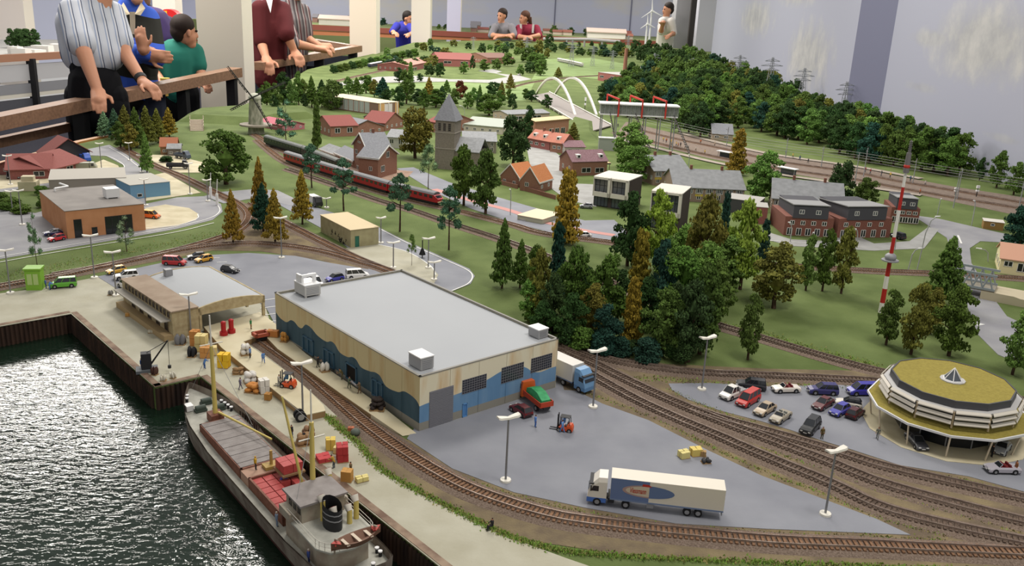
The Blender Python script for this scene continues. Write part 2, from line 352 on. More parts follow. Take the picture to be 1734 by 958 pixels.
# ---------------------------------------------------------------- hall walls
sky_m = bpy.data.materials.new('painted_cloud_wall'); sky_m.use_nodes = True; n = sky_m.node_tree; b = n.nodes['Principled BSDF']; b.inputs['Roughness'].default_value = .8; b.inputs['Specular IOR Level'].default_value = .15
w0, w1, w2, w3 = G(1760, 332), G(1484, 226), G(1426, 213), G(1203, 101)
geo = n.nodes.new('ShaderNodeNewGeometry'); nz = n.nodes.new('ShaderNodeTexNoise'); nz.inputs['Scale'].default_value = 5; nz.inputs['Detail'].default_value = 6; nz.inputs['Roughness'].default_value = .65; n.links.new(geo.outputs['Position'], nz.inputs['Vector'])
acc = None
def onwall(px, py, a, b_):   # point where the painter put a cloud on the wall plane through a, b
    d = b_ - a; nn = V((d.y, -d.x, 0)); r = ray(px, py); return CAM + r * ((a - CAM).dot(nn) / r.dot(nn))
for (px, py, rx, ry, a, b_, k) in ((1665, 72, 120, 72, w1, w0, 1), (1580, 66, 44, 18, w1, w0, .8), (1368, 95, 46, 62, w3, w2, 1), (1278, 32, 30, 32, w3, w2, .9), (1350, -8, 40, 20, w3, w2, .8), (1560, 148, 30, 9, w1, w0, .5), (1700, 235, 36, 8, w1, w0, .5), (1195, 62, 14, 8, w3, w2, .7)):
    c = onwall(px, py, a, b_); e1 = onwall(px + rx, py, a, b_) - c; e2 = onwall(px, py + ry, a, b_) - c
    sb = n.nodes.new('ShaderNodeVectorMath'); sb.operation = 'SUBTRACT'; n.links.new(geo.outputs['Position'], sb.inputs[0]); sb.inputs[1].default_value = c
    dt = n.nodes.new('ShaderNodeVectorMath'); dt.operation = 'DOT_PRODUCT'; n.links.new(sb.outputs[0], dt.inputs[0]); h_ = V((e1.x, e1.y, 0)); dt.inputs[1].default_value = h_ / h_.length_squared
    cx = n.nodes.new('ShaderNodeCombineXYZ'); n.links.new(dt.outputs['Value'], cx.inputs[0]); sz = n.nodes.new('ShaderNodeSeparateXYZ'); n.links.new(sb.outputs[0], sz.inputs[0])
    dv = n.nodes.new('ShaderNodeMath'); dv.operation = 'DIVIDE'; n.links.new(sz.outputs[2], dv.inputs[0]); dv.inputs[1].default_value = abs(e2.z); n.links.new(dv.outputs[0], cx.inputs[1])
    ln = n.nodes.new('ShaderNodeVectorMath'); ln.operation = 'LENGTH'; n.links.new(cx.outputs[0], ln.inputs[0])
    ms = n.nodes.new('ShaderNodeMath'); ms.operation = 'MULTIPLY_ADD'; n.links.new(nz.outputs[0], ms.inputs[0]); ms.inputs[1].default_value = -1.6; n.links.new(ln.outputs['Value'], ms.inputs[2])
    mr = n.nodes.new('ShaderNodeMapRange'); n.links.new(ms.outputs[0], mr.inputs[0]); mr.inputs[1].default_value = .35; mr.inputs[2].default_value = -.35; mr.inputs[3].default_value = 0; mr.inputs[4].default_value = k
    if acc is None: acc = mr.outputs[0]
    else:
        mx = n.nodes.new('ShaderNodeMath'); mx.operation = 'MAXIMUM'; n.links.new(acc, mx.inputs[0]); n.links.new(mr.outputs[0], mx.inputs[1]); acc = mx.outputs[0]
mx = n.nodes.new('ShaderNodeMix'); mx.data_type = 'RGBA'; n.links.new(acc, mx.inputs[0]); mx.inputs[6].default_value = (*lin('9c9eac'), 1)
cl_ = n.nodes.new('ShaderNodeValToRGB'); n.links.new(nz.outputs[0], cl_.inputs[0]); cl_.color_ramp.elements[0].position = .35; cl_.color_ramp.elements[1].position = .65; cl_.color_ramp.elements[0].color = (*lin('949598'), 1); cl_.color_ramp.elements[1].color = (*lin('b0afae'), 1)
n.links.new(cl_.outputs[0], mx.inputs[7]); n.links.new(mx.outputs[2], b.inputs['Base Color'])
pier_m = mat('wall_return_shaded', '707286', .85, spec=.15)  # darker tone puts the shade of this turned-away face into its colour
# straighten: the return stands square to the wall run
mb = MB()
def wallseg(mb, a, b_, z0, z1, th, m=0):
    a, b_ = V((a[0], a[1], 0)), V((b_[0], b_[1], 0)); d = (b_ - a).normalized(); nn = V((d.y, -d.x, 0)) * th
    if nn.dot((a + b_) / 2 - CAM) < 0: nn = -nn
    mb.prism([tuple(a.xy), tuple(b_.xy), tuple((b_ + nn).xy), tuple((a + nn).xy)], z0, z1, m)
ext = w0 + (w0 - w1).normalized() * 2.5
m_ = MB(); wallseg(m_, w1.xy, ext.xy, -1.05, 2.6, .1); struct('wall_right_near', m_, [sky_m])
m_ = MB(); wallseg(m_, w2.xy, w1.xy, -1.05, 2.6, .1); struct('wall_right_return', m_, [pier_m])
m_ = MB(); wallseg(m_, w3.xy, w2.xy, -1.05, 2.6, .1); struct('wall_right_far', m_, [sky_m])
# far end: doorway with grey jambs, back wall
yb = 23.
def X(px, Y): return P(px, 50, Y).x
m_ = MB(); m_.box(X(1180, 17), 17, -1.05, X(1240, 17), 17.25, 2.6); struct('wall_far_door_jamb', m_, [mat('door_jamb_pale', 'b9b9c2', .8)])
m_ = MB(); m_.box(X(1167, 17.6), 17.6, -1.05, X(1182, 17.6), 17.7, 2.6); struct('door_1', m_, [mat('dark_door', '3a3634', .6)])
m_ = MB(); m_.box(X(1142, 17.8), 17.8, -1.05, X(1170, 17.8), 18.3, 2.6); struct('wall_far_grey_pier', m_, [mat('pier_grey', '9b9a9e', .8)])
back_m = mat('back_wall_sky', 'b9bcd0', .85, 'c6c2ba', .55, spec=.12, lo=.52, hi=.7, stretch=(1, 1, 2.2), world=True)
m_ = MB(); m_.box(-9, yb, -1.05, 5, yb + .1, 3); struct('wall_back', m_, [back_m])
m_ = MB(); m_.box(-9.1, -1, -1.05, -9, yb, 3); struct('wall_left', m_, [mat('left_wall_blue', 'a9adc0', .85)])
for k, px in enumerate((937, 1065)):
    m_ = MB(); m_.box(X(px, yb), yb - .02, -.3, X(px + 2, yb), yb, 3); struct('trim_%d' % (k + 1), m_, [mat('seam_grey', '74768a', .8)])
# white columns: (left, right px of the front face, px of the side face edge, world Y, px y low)
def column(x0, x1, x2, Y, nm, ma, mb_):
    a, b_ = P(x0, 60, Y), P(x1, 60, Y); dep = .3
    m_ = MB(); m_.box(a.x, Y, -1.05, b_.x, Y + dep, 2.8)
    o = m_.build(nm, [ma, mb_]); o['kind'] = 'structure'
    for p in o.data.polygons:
        if p.normal.x > .5: p.material_index = 1  # right faces get a second tone, imitating how light falls
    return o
column(334, 411, 437, 7.9, 'pillar', wall_shaded, wall_m)
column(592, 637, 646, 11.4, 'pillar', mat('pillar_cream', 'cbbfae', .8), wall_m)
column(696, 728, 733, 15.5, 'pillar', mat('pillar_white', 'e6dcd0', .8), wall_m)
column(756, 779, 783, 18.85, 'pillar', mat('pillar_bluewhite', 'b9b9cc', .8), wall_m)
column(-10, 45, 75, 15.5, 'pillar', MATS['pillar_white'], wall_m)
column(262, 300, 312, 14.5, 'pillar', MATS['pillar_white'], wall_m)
# ================================================================ TRACKS
rail_m = mat('rail_steel', '7a6a60', .4, 'a08f84', 60, metal=.4, spec=.5, world=True)
sleeper_m = mat('sleeper_wood', '6e5340', .85, '8a6b54', 160, .3, 300, world=True, spec=.1)
sleeper_d = mat('sleeper_dark', '50443c', .85, '6b5b50', 160, .3, 300, world=True, spec=.1)
GA = .0172
def sl_mesh(nm, m):
    mb = MB(); mb.box(-.0019, -.0145, 0, .0019, .0145, .0022); return mb.mesh(nm, [m])
SLM = {0: sl_mesh('sleeper', sleeper_m), 1: sl_mesh('sleeper', sleeper_d)}
def sweep(mb, pts, prof, m=0):
    rings = []
    for i, p in enumerate(pts):
        d = pts[min(i + 1, len(pts) - 1)] - pts[max(i - 1, 0)]; d.z = 0; d.normalize(); n = V((-d.y, d.x, 0))
        rings.append([p + n * a + V((0, 0, z)) for a, z in prof])
    mb.loft(rings, m, True, True)
def track(px, label, z=.0, wide=.021, single=True, dark=0, group='railway tracks', gp=None, bal=True):
    pts = crom([G(*p, z) for p in px] if gp is None else gp, 10)
    # resample
    out = [pts[0]]; acc = 0; st = .0072; sl = []
    for a, b_ in zip(pts, pts[1:]):
        L = (b_ - a).length
        while acc + st <= L + 1e-9:
            acc += st; sl.append((a.lerp(b_, acc / L), atan2(b_.y - a.y, b_.x - a.x)))
        acc -= L
    t = T('railway_track', label, 'railway track', pts[0], 0, group, 1)
    o0 = V(pts[0]); rel = [p - o0 for p in pts]
    if bal:
        mb = MB(); sweep(mb, rel, [(-wide * 1.25, .0005), (-wide * .85, .0032), (wide * .85, .0032), (wide * 1.25, .0005)]); mb.build('ballast', [ballast_m], t)
    for s in (-1, 1):
        mb = MB(); c = s * GA / 2; sweep(mb, rel, [(c - .0008, .005), (c - .0006, .0078), (c + .0006, .0078), (c + .0008, .005)]); mb.build('rail', [rail_m], t)
    # biggest in view first: nearest to the camera
    sl.sort(key=lambda q: (q[0] - CAM).length)
    cut = min(len(sl), 290) if single else 0
    for p, a in sl[:cut]:
        o = link('sleeper', SLM[dark], t); o.location = p - o0 + V((0, 0, .003)); o.rotation_euler = (0, 0, a)
    if sl[cut:]:
        mb = MB()
        for p, a in sl[cut:]:
            q = p - o0; mb.cbox(q.x, q.y, .003, .0038, .029, .0022, a)
        tag(mb.build('far_sleepers', [sleeper_m if not dark else sleeper_d], t), kind='stuff')
    return t
track([(432, 571), (470, 597), (520, 634), (565, 673), (608, 711), (650, 744), (690, 772), (735, 800), (790, 829), (860, 855), (930, 875), (990, 886), (1120, 902), (1300, 919), (1450, 926), (1734, 940), (1950, 948)], 'brown sleepered quay track curving from the dock trench along the yard edge')
track([(946, 602), (1010, 642), (1080, 681), (1147, 712), (1220, 743), (1290, 774), (1404, 821), (1512, 869), (1734, 921), (1900, 950)], 'grey track running directly beside the yard asphalt and its lamp', dark=1)
track([(946, 590), (1006, 618), (1069, 650), (1147, 686), (1220, 716), (1290, 743), (1401, 785), (1510, 827), (1734, 887), (1900, 925)], 'grey middle track between the yard track and the showroom track', dark=1)
track([(1170, 695), (1225, 713), (1290, 731), (1350, 748), (1420, 769), (1512, 797), (1734, 847), (1900, 882)], 'grey track nearest the showroom car park', dark=1)
track([(946, 580), (1016, 607), (1081, 621), (1184, 633), (1297, 638), (1400, 643), (1491, 649), (1600, 664), (1740, 692), (1850, 715)], 'grey track passing behind the parked cars and round showroom', dark=1)
track([(486, 287), (560, 312), (640, 340), (701, 358), (756, 377), (837, 403), (900, 425), (1000, 465), (1100, 508), (1200, 547), (1290, 574), (1400, 607), (1490, 631), (1600, 652), (1740, 682)], 'curved single track crossing the green field and running under the woodland', dark=1, single=True)
track([(436, 238), (486, 276), (560, 300), (640, 325), (700, 341), (748, 352), (800, 364), (870, 382), (923, 397), (1043, 413), (1120, 430), (1250, 445), (1400, 455), (1480, 460), (1560, 463), (1640, 467), (1760, 475)], 'long track under the red train and on to the girder bridge', single=False)
track([(430, 228), (470, 252), (520, 272), (560, 286), (610, 302), (660, 320), (700, 335)], 'short track under the green train by the station', single=False)
track([(-30, 492), (100, 469), (200, 447), (300, 426), (380, 415), (450, 414), (540, 426), (620, 448), (660, 461), (800, 521), (900, 566), (946, 586)], 'brown track curving round the harbour car park behind the warehouse', dark=0)
track([(205, 250), (261, 280), (313, 302), (360, 325), (404, 347), (421, 368), (404, 391), (360, 408), (280, 430), (190, 450), (90, 468)], 'rusty track bending past the level crossing left of the golden trees', single=False)
track([(425, 345), (470, 372), (540, 408), (600, 437), (650, 457)], 'rusty siding running past the small concrete hut', dark=0)
track([(1040, 225), (1100, 240), (1200, 264), (1316, 286), (1447, 305), (1515, 318), (1616, 336), (1740, 356)], 'near track of the upper station line beside the platform', single=False)
track([(1060, 215), (1140, 235), (1230, 254), (1316, 274), (1447, 293), (1515, 307), (1616, 324), (1740, 346)], 'far track of the upper station line below the forest', single=False)
track([(560, 140), (610, 128), (660, 118), (720, 108), (760, 102)], 'distant track beside the white column and dark hedge', single=False)
track([(860, 150), (900, 140), (960, 132), (1040, 127)], 'distant track behind the white arch bridge', single=False)

# ================================================================ VEGETATION
random.seed(7)
leaf_m = mat('foliage', 'ffffff', .9, '9a9a9a', 9, spec=.08, objcol=True, lo=.3, hi=.7, bump=.0, detail=6)
# random brightness tint per leaf cluster
nt = leaf_m.node_tree; bs = nt.nodes['Principled BSDF']; src = bs.inputs['Base Color'].links[0].from_socket
gi = nt.nodes.new('ShaderNodeNewGeometry'); rr = nt.nodes.new('ShaderNodeMapRange'); rr.inputs[3].default_value = .65; rr.inputs[4].default_value = 1.6
nt.links.new(gi.outputs['Random Per Island'], rr.inputs[0])
mm = nt.nodes.new('ShaderNodeMix'); mm.data_type = 'RGBA'; mm.blend_type = 'MULTIPLY'; mm.inputs[0].default_value = 1
nt.links.new(src, mm.inputs[6]); nt.links.new(rr.outputs[0], mm.inputs[7]); nt.links.new(mm.outputs[2], bs.inputs['Base Color'])
bark = mat('tree_bark', '3a2c22', .9, '57463a', 20, spec=.1)
OCT = [(1, 0, 0), (-1, 0, 0), (0, 1, 0), (0, -1, 0), (0, 0, 1), (0, 0, -1)]
OF = [(0, 2, 4), (2, 1, 4), (1, 3, 4), (3, 0, 4), (2, 0, 5), (1, 2, 5), (3, 1, 5), (0, 3, 5)]
def crown_mesh(nm, lumps, per, size, seed):
    """crown of foam-like clumps: each lump is a cloud of small leaf clusters round a dark core"""
    rnd = random.Random(seed); mb = MB()
    for (c, r) in lumps:
        if r[0] > .09: mb.add([V(c) + V((o[0] * r[0], o[1] * r[1], o[2] * r[2])) * .72 for o in OCT], OF)
        n_ = int(per * (1 if r[0] < .2 else 2))
        for i in range(n_):
            d = V((rnd.gauss(0, 1), rnd.gauss(0, 1), rnd.gauss(0, 1))).normalized()
            p = V(c) + V((d.x * r[0], d.y * r[1], d.z * r[2])) * rnd.uniform(.7, 1.08)
            s = size * rnd.uniform(.55, 1.3); q = Matrix.Rotation(rnd.uniform(0, 6), 3, 'Z') @ Matrix.Rotation(rnd.uniform(0, 3), 3, 'X')
            mb.add([p + q @ (V(o) * s * rnd.uniform(.6, 1.2)) for o in OCT], OF)
    return mb.mesh(nm, [leaf_m])
def lumps(kind, rnd):
    L = []
    def put(x, y, z, r, rz=None): L.append(((x, y, z), (r, r, rz or r)))
    if kind == 'round':
        for i in range(34):
            u = rnd.uniform(0, 2 * pi); t = (i + .5) / 34; z = .13 + .77 * t; k = sin(pi * min(1, .22 + t * .74)) ** .6
            e = rnd.uniform(.65, 1.1); put(cos(u) * .37 * k * e, sin(u) * .37 * k * e, z, rnd.uniform(.09, .16), rnd.uniform(.06, .10))
        put(0, 0, .48, .29, .28)
    if kind == 'oval':
        sk = rnd.uniform(-.12, .12)
        for i in range(36):
            u = rnd.uniform(0, 2 * pi); t = (i + .5) / 36; z = .13 + .80 * t; k = (1 - (2 * t - .85) ** 2 * .62) * (1 if t < .8 else (1 - (t - .8) * 2.6))
            e = rnd.uniform(.55, 1.2); put(cos(u) * .35 * k * e + sk * (t - .4), sin(u) * .35 * k * e, z, rnd.uniform(.09, .17), rnd.uniform(.04, .075))
        put(0, 0, .36, .22, .2); put(sk * .2, 0, .62, .19, .2)
    if kind == 'column':
        for i in range(34):
            u = i * 2.4; t = i / 33; z = .08 + .86 * t; k = (1 - .62 * t)
            put(cos(u) * .27 * k, sin(u) * .27 * k, z, .19 * k + .03, .045)
        put(0, 0, .4, .2, .3)
    if kind == 'spire':
        for i in range(38):
            u = i * 2.4; t = i / 37; z = .12 + .84 * t; k = (1 - t) ** .75
            put(cos(u) * .34 * k, sin(u) * .34 * k, z, .16 * k + .04, .045)
        put(0, 0, .35, .2, .22)
    if kind == 'open':
        for (z, R, n_) in ((.42, .36, 4), (.58, .26, 4), (.72, .24, 4), (.86, .14, 3)):
            a = rnd.uniform(0, 6)
            for i in range(n_):
                u = a + i * 2 * pi / n_ + rnd.uniform(-.4, .4); put(cos(u) * R, sin(u) * R, z + rnd.uniform(-.03, .03), .15, .05)
        put(0, 0, .93, .12, .05)
    if kind == 'wispy':
        for i in range(20):
            u = rnd.uniform(0, 2 * pi); t = rnd.uniform(0, 1); z = .2 + .74 * t; k = sin(pi * min(1, .3 + t * .66))
            put(cos(u) * .3 * k, sin(u) * .3 * k, z, .14, .07)
    if kind == 'bush':
        for i in range(14):
            u = rnd.uniform(0, 2 * pi); t = rnd.uniform(0, 1); put(cos(u) * .3 * (1 - .5 * t), sin(u) * .3 * (1 - .5 * t), .15 + .65 * t, .2, .17)
    return L
def trunk_mesh(kind, rnd):
    mb = MB(); h = {'open': .92, 'wispy': .85, 'bush': .3}.get(kind, .7); r = {'wispy': .022, 'open': .035}.get(kind, .045)
    pts = [V((rnd.uniform(-.02, .02) * (i > 0), rnd.uniform(-.02, .02) * (i > 0), h * i / 4)) for i in range(5)]
    for i in range(4): mb.cyl(pts[i], pts[i + 1], r * (1 - i * .2), r * (1 - (i + 1) * .2), 7)
    for i in range(6 if kind != 'bush' else 3):
        z = h * rnd.uniform(.45, .9); u = rnd.uniform(0, 6); k = .3 if kind == 'open' else .2
        mb.cyl((0, 0, z), (cos(u) * k, sin(u) * k, z + .08), r * .35, r * .15, 5)
    return mb.mesh('trunk', [bark])
PROTO = {}
for kind, nvar, per, sz in (('round', 3, 56, .025), ('oval', 6, 56, .025), ('column', 3, 44, .030), ('spire', 3, 40, .030), ('open', 3, 90, .021), ('wispy', 3, 50, .015), ('bush', 2, 60, .045)):
    PROTO[kind] = []
    for k in range(nvar):
        rnd = random.Random(sum(map(ord, kind)) % 7 + k * 13 + len(kind))
        PROTO[kind].append((crown_mesh('crown_' + kind, lumps(kind, rnd), per, sz, k + 3), trunk_mesh(kind, rnd)))
LIGHT = MB
def thin(me, keep):  # a lighter copy of a crown for far trees
    bm = bmesh.new(); bm.from_mesh(me); rnd = random.Random(5); dele = []
    nf = len(bm.faces) // 8; bm.faces.ensure_lookup_table()
    for i in range(nf):
        if rnd.random() > keep: dele += bm.faces[i * 8:(i + 1) * 8]
    bmesh.ops.delete(bm, geom=dele, context='FACES'); m2 = bpy.data.meshes.new(me.name + '_far'); bm.to_mesh(m2); bm.free(); m2.materials.append(leaf_m); return m2
TC = {'G': '5b7436', 'D': '3d5630', 'B': '2f4f42', 'L': '8fa846', 'Y': 'a08838', 'O': '7a7838', 'M': '6a8c44', 'P': '7f9a76', 'R': '7a4630', 'T': '587d60'}
TN = {'G': 'mid green', 'D': 'dark green', 'B': 'blue-green', 'L': 'bright yellow-green', 'Y': 'golden brown', 'O': 'olive', 'M': 'fresh green', 'P': 'pale grey-green', 'R': 'copper red', 'T': 'cool green'}
NK = {'round': 'round-crowned', 'oval': 'bushy', 'column': 'narrow', 'spire': 'pointed', 'open': 'open-branched', 'wispy': 'thin feathery', 'bush': 'low'}
rt = random.Random(11)
def height_for(base, ytop):
    lo, hi = 0., 1.2
    f = lambda z: pj(V((base.x, base.y, base.z + z)))[1]
    for _ in range(30):
        mid = (lo + hi) / 2
        if f(mid) > ytop: lo = mid
        else: hi = mid
    return lo
fwd = f0; rgt = r0; upv = u0
def pj(v):
    d = v - CAM; z = d.dot(fwd); return 867 + FPX * d.dot(rgt) / z, 479 - FPX * d.dot(upv) / z, z
LOWP = [crown_mesh('crown_low', lumps('round', random.Random(k)), 9, .062, k) for k in range(3)]
class Merge:
    """trees too many and too small to be single things, joined into one object"""
    def __init__(s): s.mb = MB(); s.keys = list(TC)
    def add(s, b_, wd, h, c):
        me = rt.choice(LOWP); a = rt.uniform(0, 6.28); ca, sa = cos(a) * wd, sin(a) * wd
        s.mb.add([(b_.x + v.co.x * ca - v.co.y * sa, b_.y + v.co.x * sa + v.co.y * ca, b_.z + v.co.z * h) for v in me.vertices], [tuple(p.vertices) for p in me.polygons], s.keys.index(c))
    def build(s, nm, label):
        o = s.mb.build(nm, [mat('far_leaf_' + c, TC[c], .9, '2f3a22', 60, spec=.05, world=True, lo=.25, hi=.8) for c in s.keys]); tag(o, label, None, None, 'stuff')
def tree(x, yb, yt, wpx, kind, c, label=None, group=None, z=0, parts=True, name=None):
    b_ = G(x, yb, z); h = height_for(b_, yt); zz = pj(b_ + V((0, 0, h * .6)))[2]; wd = wpx * zz / FPX
    cm, tm = rt.choice(PROTO[kind]); k = rt.uniform(.85, 1.15); base = lin(TC[c])
    colr = tuple(max(0, q * k * rt.uniform(.92, 1.08)) for q in base) + (1,)
    nm = name or ('shrub' if kind == 'bush' else 'tree')
    t = T(nm, label or '%s %s model tree' % (TN[c], NK[kind]), 'shrub' if kind == 'bush' else 'tree', b_, rt.uniform(0, 6.28), group, 1)
    t.scale = (wd * 1.05, wd * 1.05, h / .97)
    o = link('crown', cm, t); o.color = colr
    link('trunk', tm, t)
    return t
# ---------------------------------------------------------------- single trees and groups
WOOD = 'in the woodland between warehouse and field'
WG = 'woodland trees behind the warehouse'
for x, yb, yt, w_, k, c, l in [
    (957, 412, 288, 58, 'column', 'Y', 'tall golden brown tree standing behind the woodland, ahead of the white houses'),
    (940, 515, 377, 40, 'column', 'B', 'slim dark blue-green tree at the left side of the woodland'),
    (1062, 450, 324, 66, 'oval', 'D', 'dark green bushy tree in front of the first white modern house'),
    (1110, 455, 320, 60, 'oval', 'L', 'bright yellow-green tree between the two white modern houses'),
    (1078, 525, 391, 52, 'column', 'Y', 'golden tree in the middle of the woodland'),
    (1113, 540, 404, 58, 'oval', 'B', 'blue-green tree beside the golden woodland tree'),
    (1182, 500, 331, 74, 'oval', 'O', 'tall olive tree at the back of the woodland, before the school roof'),
    (1253, 490, 337, 70, 'oval', 'L', 'bright yellow-green tree at the right back of the woodland'),
    (1222, 420, 326, 26, 'column', 'B', 'dark slim tree between the olive and bright green trees'),
    (1290, 446, 372, 26, 'column', 'B', 'dark slim tree just right of the bright woodland tree'),
    (1066, 590, 470, 46, 'column', 'Y', 'golden tree at the front edge of the woodland')]:
    tree(x, yb, yt, w_, k, c, l, WG)
for x, yb, yt, w_, k, c in [(1150, 545, 418, 88, 'oval', 'M'), (1225, 490, 400, 80, 'oval', 'M'), (1190, 520, 410, 80, 'oval', 'M'), (905, 500, 415, 42, 'oval', 'G'), (912, 545, 420, 52, 'oval', 'O'), (972, 550, 418, 74, 'oval', 'G'), (1022, 560, 430, 84, 'oval', 'G'),
    (1000, 575, 478, 62, 'oval', 'O'), (1120, 602, 488, 84, 'oval', 'G'), (1165, 612, 475, 76, 'oval', 'D'), (1184, 600, 448, 82, 'oval', 'G'), (895, 545, 475, 48, 'oval', 'M'), (932, 565, 462, 54, 'oval', 'D'),
    (962, 585, 495, 62, 'oval', 'D'), (1022, 595, 515, 64, 'oval', 'B'), (985, 530, 450, 60, 'oval', 'D'), (1045, 540, 455, 60, 'oval', 'D'), (1090, 560, 470, 60, 'oval', 'D'), (1140, 580, 480, 60, 'oval', 'D'),
    (915, 575, 510, 46, 'oval', 'D'), (1210, 555, 440, 60, 'oval', 'G'), (1080, 455, 400, 50, 'oval', 'D'), (1150, 470, 380, 56, 'oval', 'M'), (1130, 500, 430, 60, 'oval', 'G')]:
    tree(x, yb, yt, w_, k, c, '%s bushy woodland tree %s, %s' % (TN[c], 'at the front beside the tracks' if yb > 590 else 'in the middle rows' if yb > 525 else 'in the back rows', 'nearest the warehouse roof' if x < 960 else 'left of the golden trees' if x < 1050 else 'right of the golden trees' if x < 1150 else 'at the field end'), WG)
for x, yb, yt, w_, c in [(930, 560, 535, 40, 'D'), (960, 585, 545, 48, 'D'), (985, 592, 552, 46, 'G'), (1020, 600, 560, 46, 'B'), (1050, 602, 568, 40, 'B'), (1095, 612, 570, 52, 'B'), (1160, 615, 575, 44, 'D'), (1068, 598, 576, 36, 'D'), (1135, 606, 572, 40, 'D'), (905, 545, 520, 34, 'G')]:
    tree(x, yb, yt, w_, 'bush', c, '%s low shrub along the woodland front, %s' % (TN[c], 'nearest the warehouse' if x < 970 else 'in the middle' if x < 1080 else 'at the lamp end'), 'woodland front shrubs')
for x, yb, yt, w_, k, c, l in [
    (850, 488, 374, 42, 'spire', 'G', 'mid green pointed tree on the grass right of the loop road'),
    (880, 487, 408, 34, 'spire', 'G', 'smaller pointed tree between loop road and woodland'),
    (1310, 522, 410, 88, 'oval', 'O', 'wide olive tree alone on the green field'),
    (1364, 492, 396, 38, 'oval', 'M', 'left tree of the row of three on the green field'),
    (1392, 493, 388, 40, 'oval', 'G', 'middle tree of the row of three on the green field'),
    (1424, 497, 384, 46, 'oval', 'O', 'right tree of the row of three on the green field'),
    (1266, 609, 497, 46, 'oval', 'G', 'slim green tree alone between two tracks'),
    (1593, 520, 405, 76, 'spire', 'G', 'broad dark tree left of the girder bridge'),
    (1500, 584, 490, 48, 'oval', 'G', 'dark tree at the foot of the striped mast'),
    (1542, 600, 478, 58, 'oval', 'O', 'olive tree behind the round showroom'),
    (1606, 602, 484, 74, 'oval', 'G', 'tall green tree behind the round showroom, nearest the underpass'),
    (1574, 565, 487, 50, 'oval', 'O', 'olive tree between the two trees behind the showroom'),
    (1714, 634, 526, 58, 'oval', 'M', 'fresh green tree cut by the picture edge, right of the showroom roof'),
    (1722, 428, 348, 62, 'oval', 'B', 'dark tree beside the cream house near the wall'),
    (1066, 285, 206, 72, 'oval', 'M', 'fresh green tree just below the glass station overpass'),
    (1074, 308, 246, 66, 'round', 'M', 'round green tree in front of the overpass tree'),
    (1246, 296, 219, 40, 'column', 'Y', 'golden tree beside the upper platform'),
    (1290, 342, 256, 74, 'oval', 'M', 'bright green tree beside the long grey school roof'),
    (1420, 346, 272, 54, 'round', 'D', 'dark round tree behind the brick houses'),
    (1466, 346, 300, 44, 'round', 'G', 'lighter round tree behind the brick houses'),
    (1658, 306, 266, 22, 'oval', 'D', 'small dark tree before the painted wall'),
    (1687, 318, 255, 34, 'oval', 'G', 'middle tree of the three before the painted wall'),
    (1716, 330, 274, 36, 'oval', 'G', 'right tree of the three before the painted wall'),
    (582, 357, 268, 44, 'open', 'T', 'open-branched tree before the middle of the red train'),
    (677, 392, 294, 48, 'open', 'T', 'open-branched tree before the rear third of the red train'),
    (760, 423, 315, 44, 'open', 'T', 'open-branched tree at the nose of the red train'),
    (528, 318, 244, 38, 'open', 'T', 'open-branched tree before the gap of the two trains'),
    (785, 348, 246, 52, 'oval', 'G', 'dark tree left of its twin by the town road'),
    (822, 362, 253, 56, 'oval', 'G', 'dark tree right of its twin by the town road'),
    (725, 325, 246, 40, 'wispy', 'P', 'pale feathery tree in front of the church'),
    (697, 450, 398, 20, 'wispy', 'M', 'small thin tree on the bus apron'),
    (395, 414, 324, 36, 'spire', 'Y', 'golden tree beside the rusty track bend'),
    (512, 380, 291, 38, 'spire', 'Y', 'golden tree left of the concrete hut'),
    (466, 413, 323, 42, 'spire', 'Y', 'golden tree between the two sidings'),
    (441, 375, 270, 36, 'spire', 'Y', 'golden tree rising behind the blue-green one'),
    (446, 392, 312, 42, 'spire', 'B', 'blue-green pointed tree among the golden ones'),
    (383, 312, 218, 92, 'round', 'G', 'large round green tree behind the level crossing'),
    (703, 268, 180, 64, 'round', 'O', 'large round olive tree right of the station'),
    (868, 282, 195, 62, 'round', 'D', 'large dark tree right of the church'),
    (894, 240, 178, 26, 'oval', 'D', 'dark slim tree behind the large dark one'),
    (249, 292, 226, 24, 'spire', 'M', 'slim green pointed tree beside the scrapyard'),
    (63, 450, 360, 26, 'wispy', 'P', 'pale thin tree left of the red car'),
    (215, 426, 364, 34, 'wispy', 'P', 'pale thin tree before the orange hall window'),
    (537, 252, 164, 19, 'column', 'G', 'dark column poplar left of the brick station'),
    (485, 248, 168, 42, 'wispy', 'T', 'thin feathery tree left of the poplar'),
    (970, 240, 208, 24, 'spire', 'O', 'small olive tree beside the red-roofed terrace'),
    (780, 168, 136, 26, 'round', 'R', 'copper red tree on the pale meadow edge'),
    (828, 196, 158, 46, 'round', 'G', 'round green tree before the arch bridge'),
    (1068, 132, 105, 22, 'oval', 'D', 'dark tree right of the factory chimney'),
    (1186, 158, 136, 24, 'round', 'R', 'copper red tree in the forest on the hillside'),
    (1390, 176, 156, 22, 'round', 'R', 'rust red tree near the top of the forest')]:
    tree(x, yb, yt, w_, k, c, l)
for x, yb, yt, w_, k, c in [(178, 232, 190, 28, 'spire', 'P'), (196, 236, 186, 30, 'spire', 'T'), (214, 242, 180, 34, 'spire', 'O'), (232, 250, 184, 34, 'spire', 'G'), (250, 246, 182, 34, 'spire', 'O'), (268, 242, 186, 30, 'spire', 'O'), (287, 232, 184, 30, 'spire', 'Y'), (205, 252, 205, 30, 'oval', 'G'), (222, 256, 210, 30, 'oval', 'O')]:
    tree(x, yb, yt, w_, k, c, '%s %s tree %s of the clump below the handrail' % (TN[c], NK[k], 'at the left' if x < 210 else 'in the middle' if x < 242 else 'at the right'), 'trees below the handrail')
mead0 = []
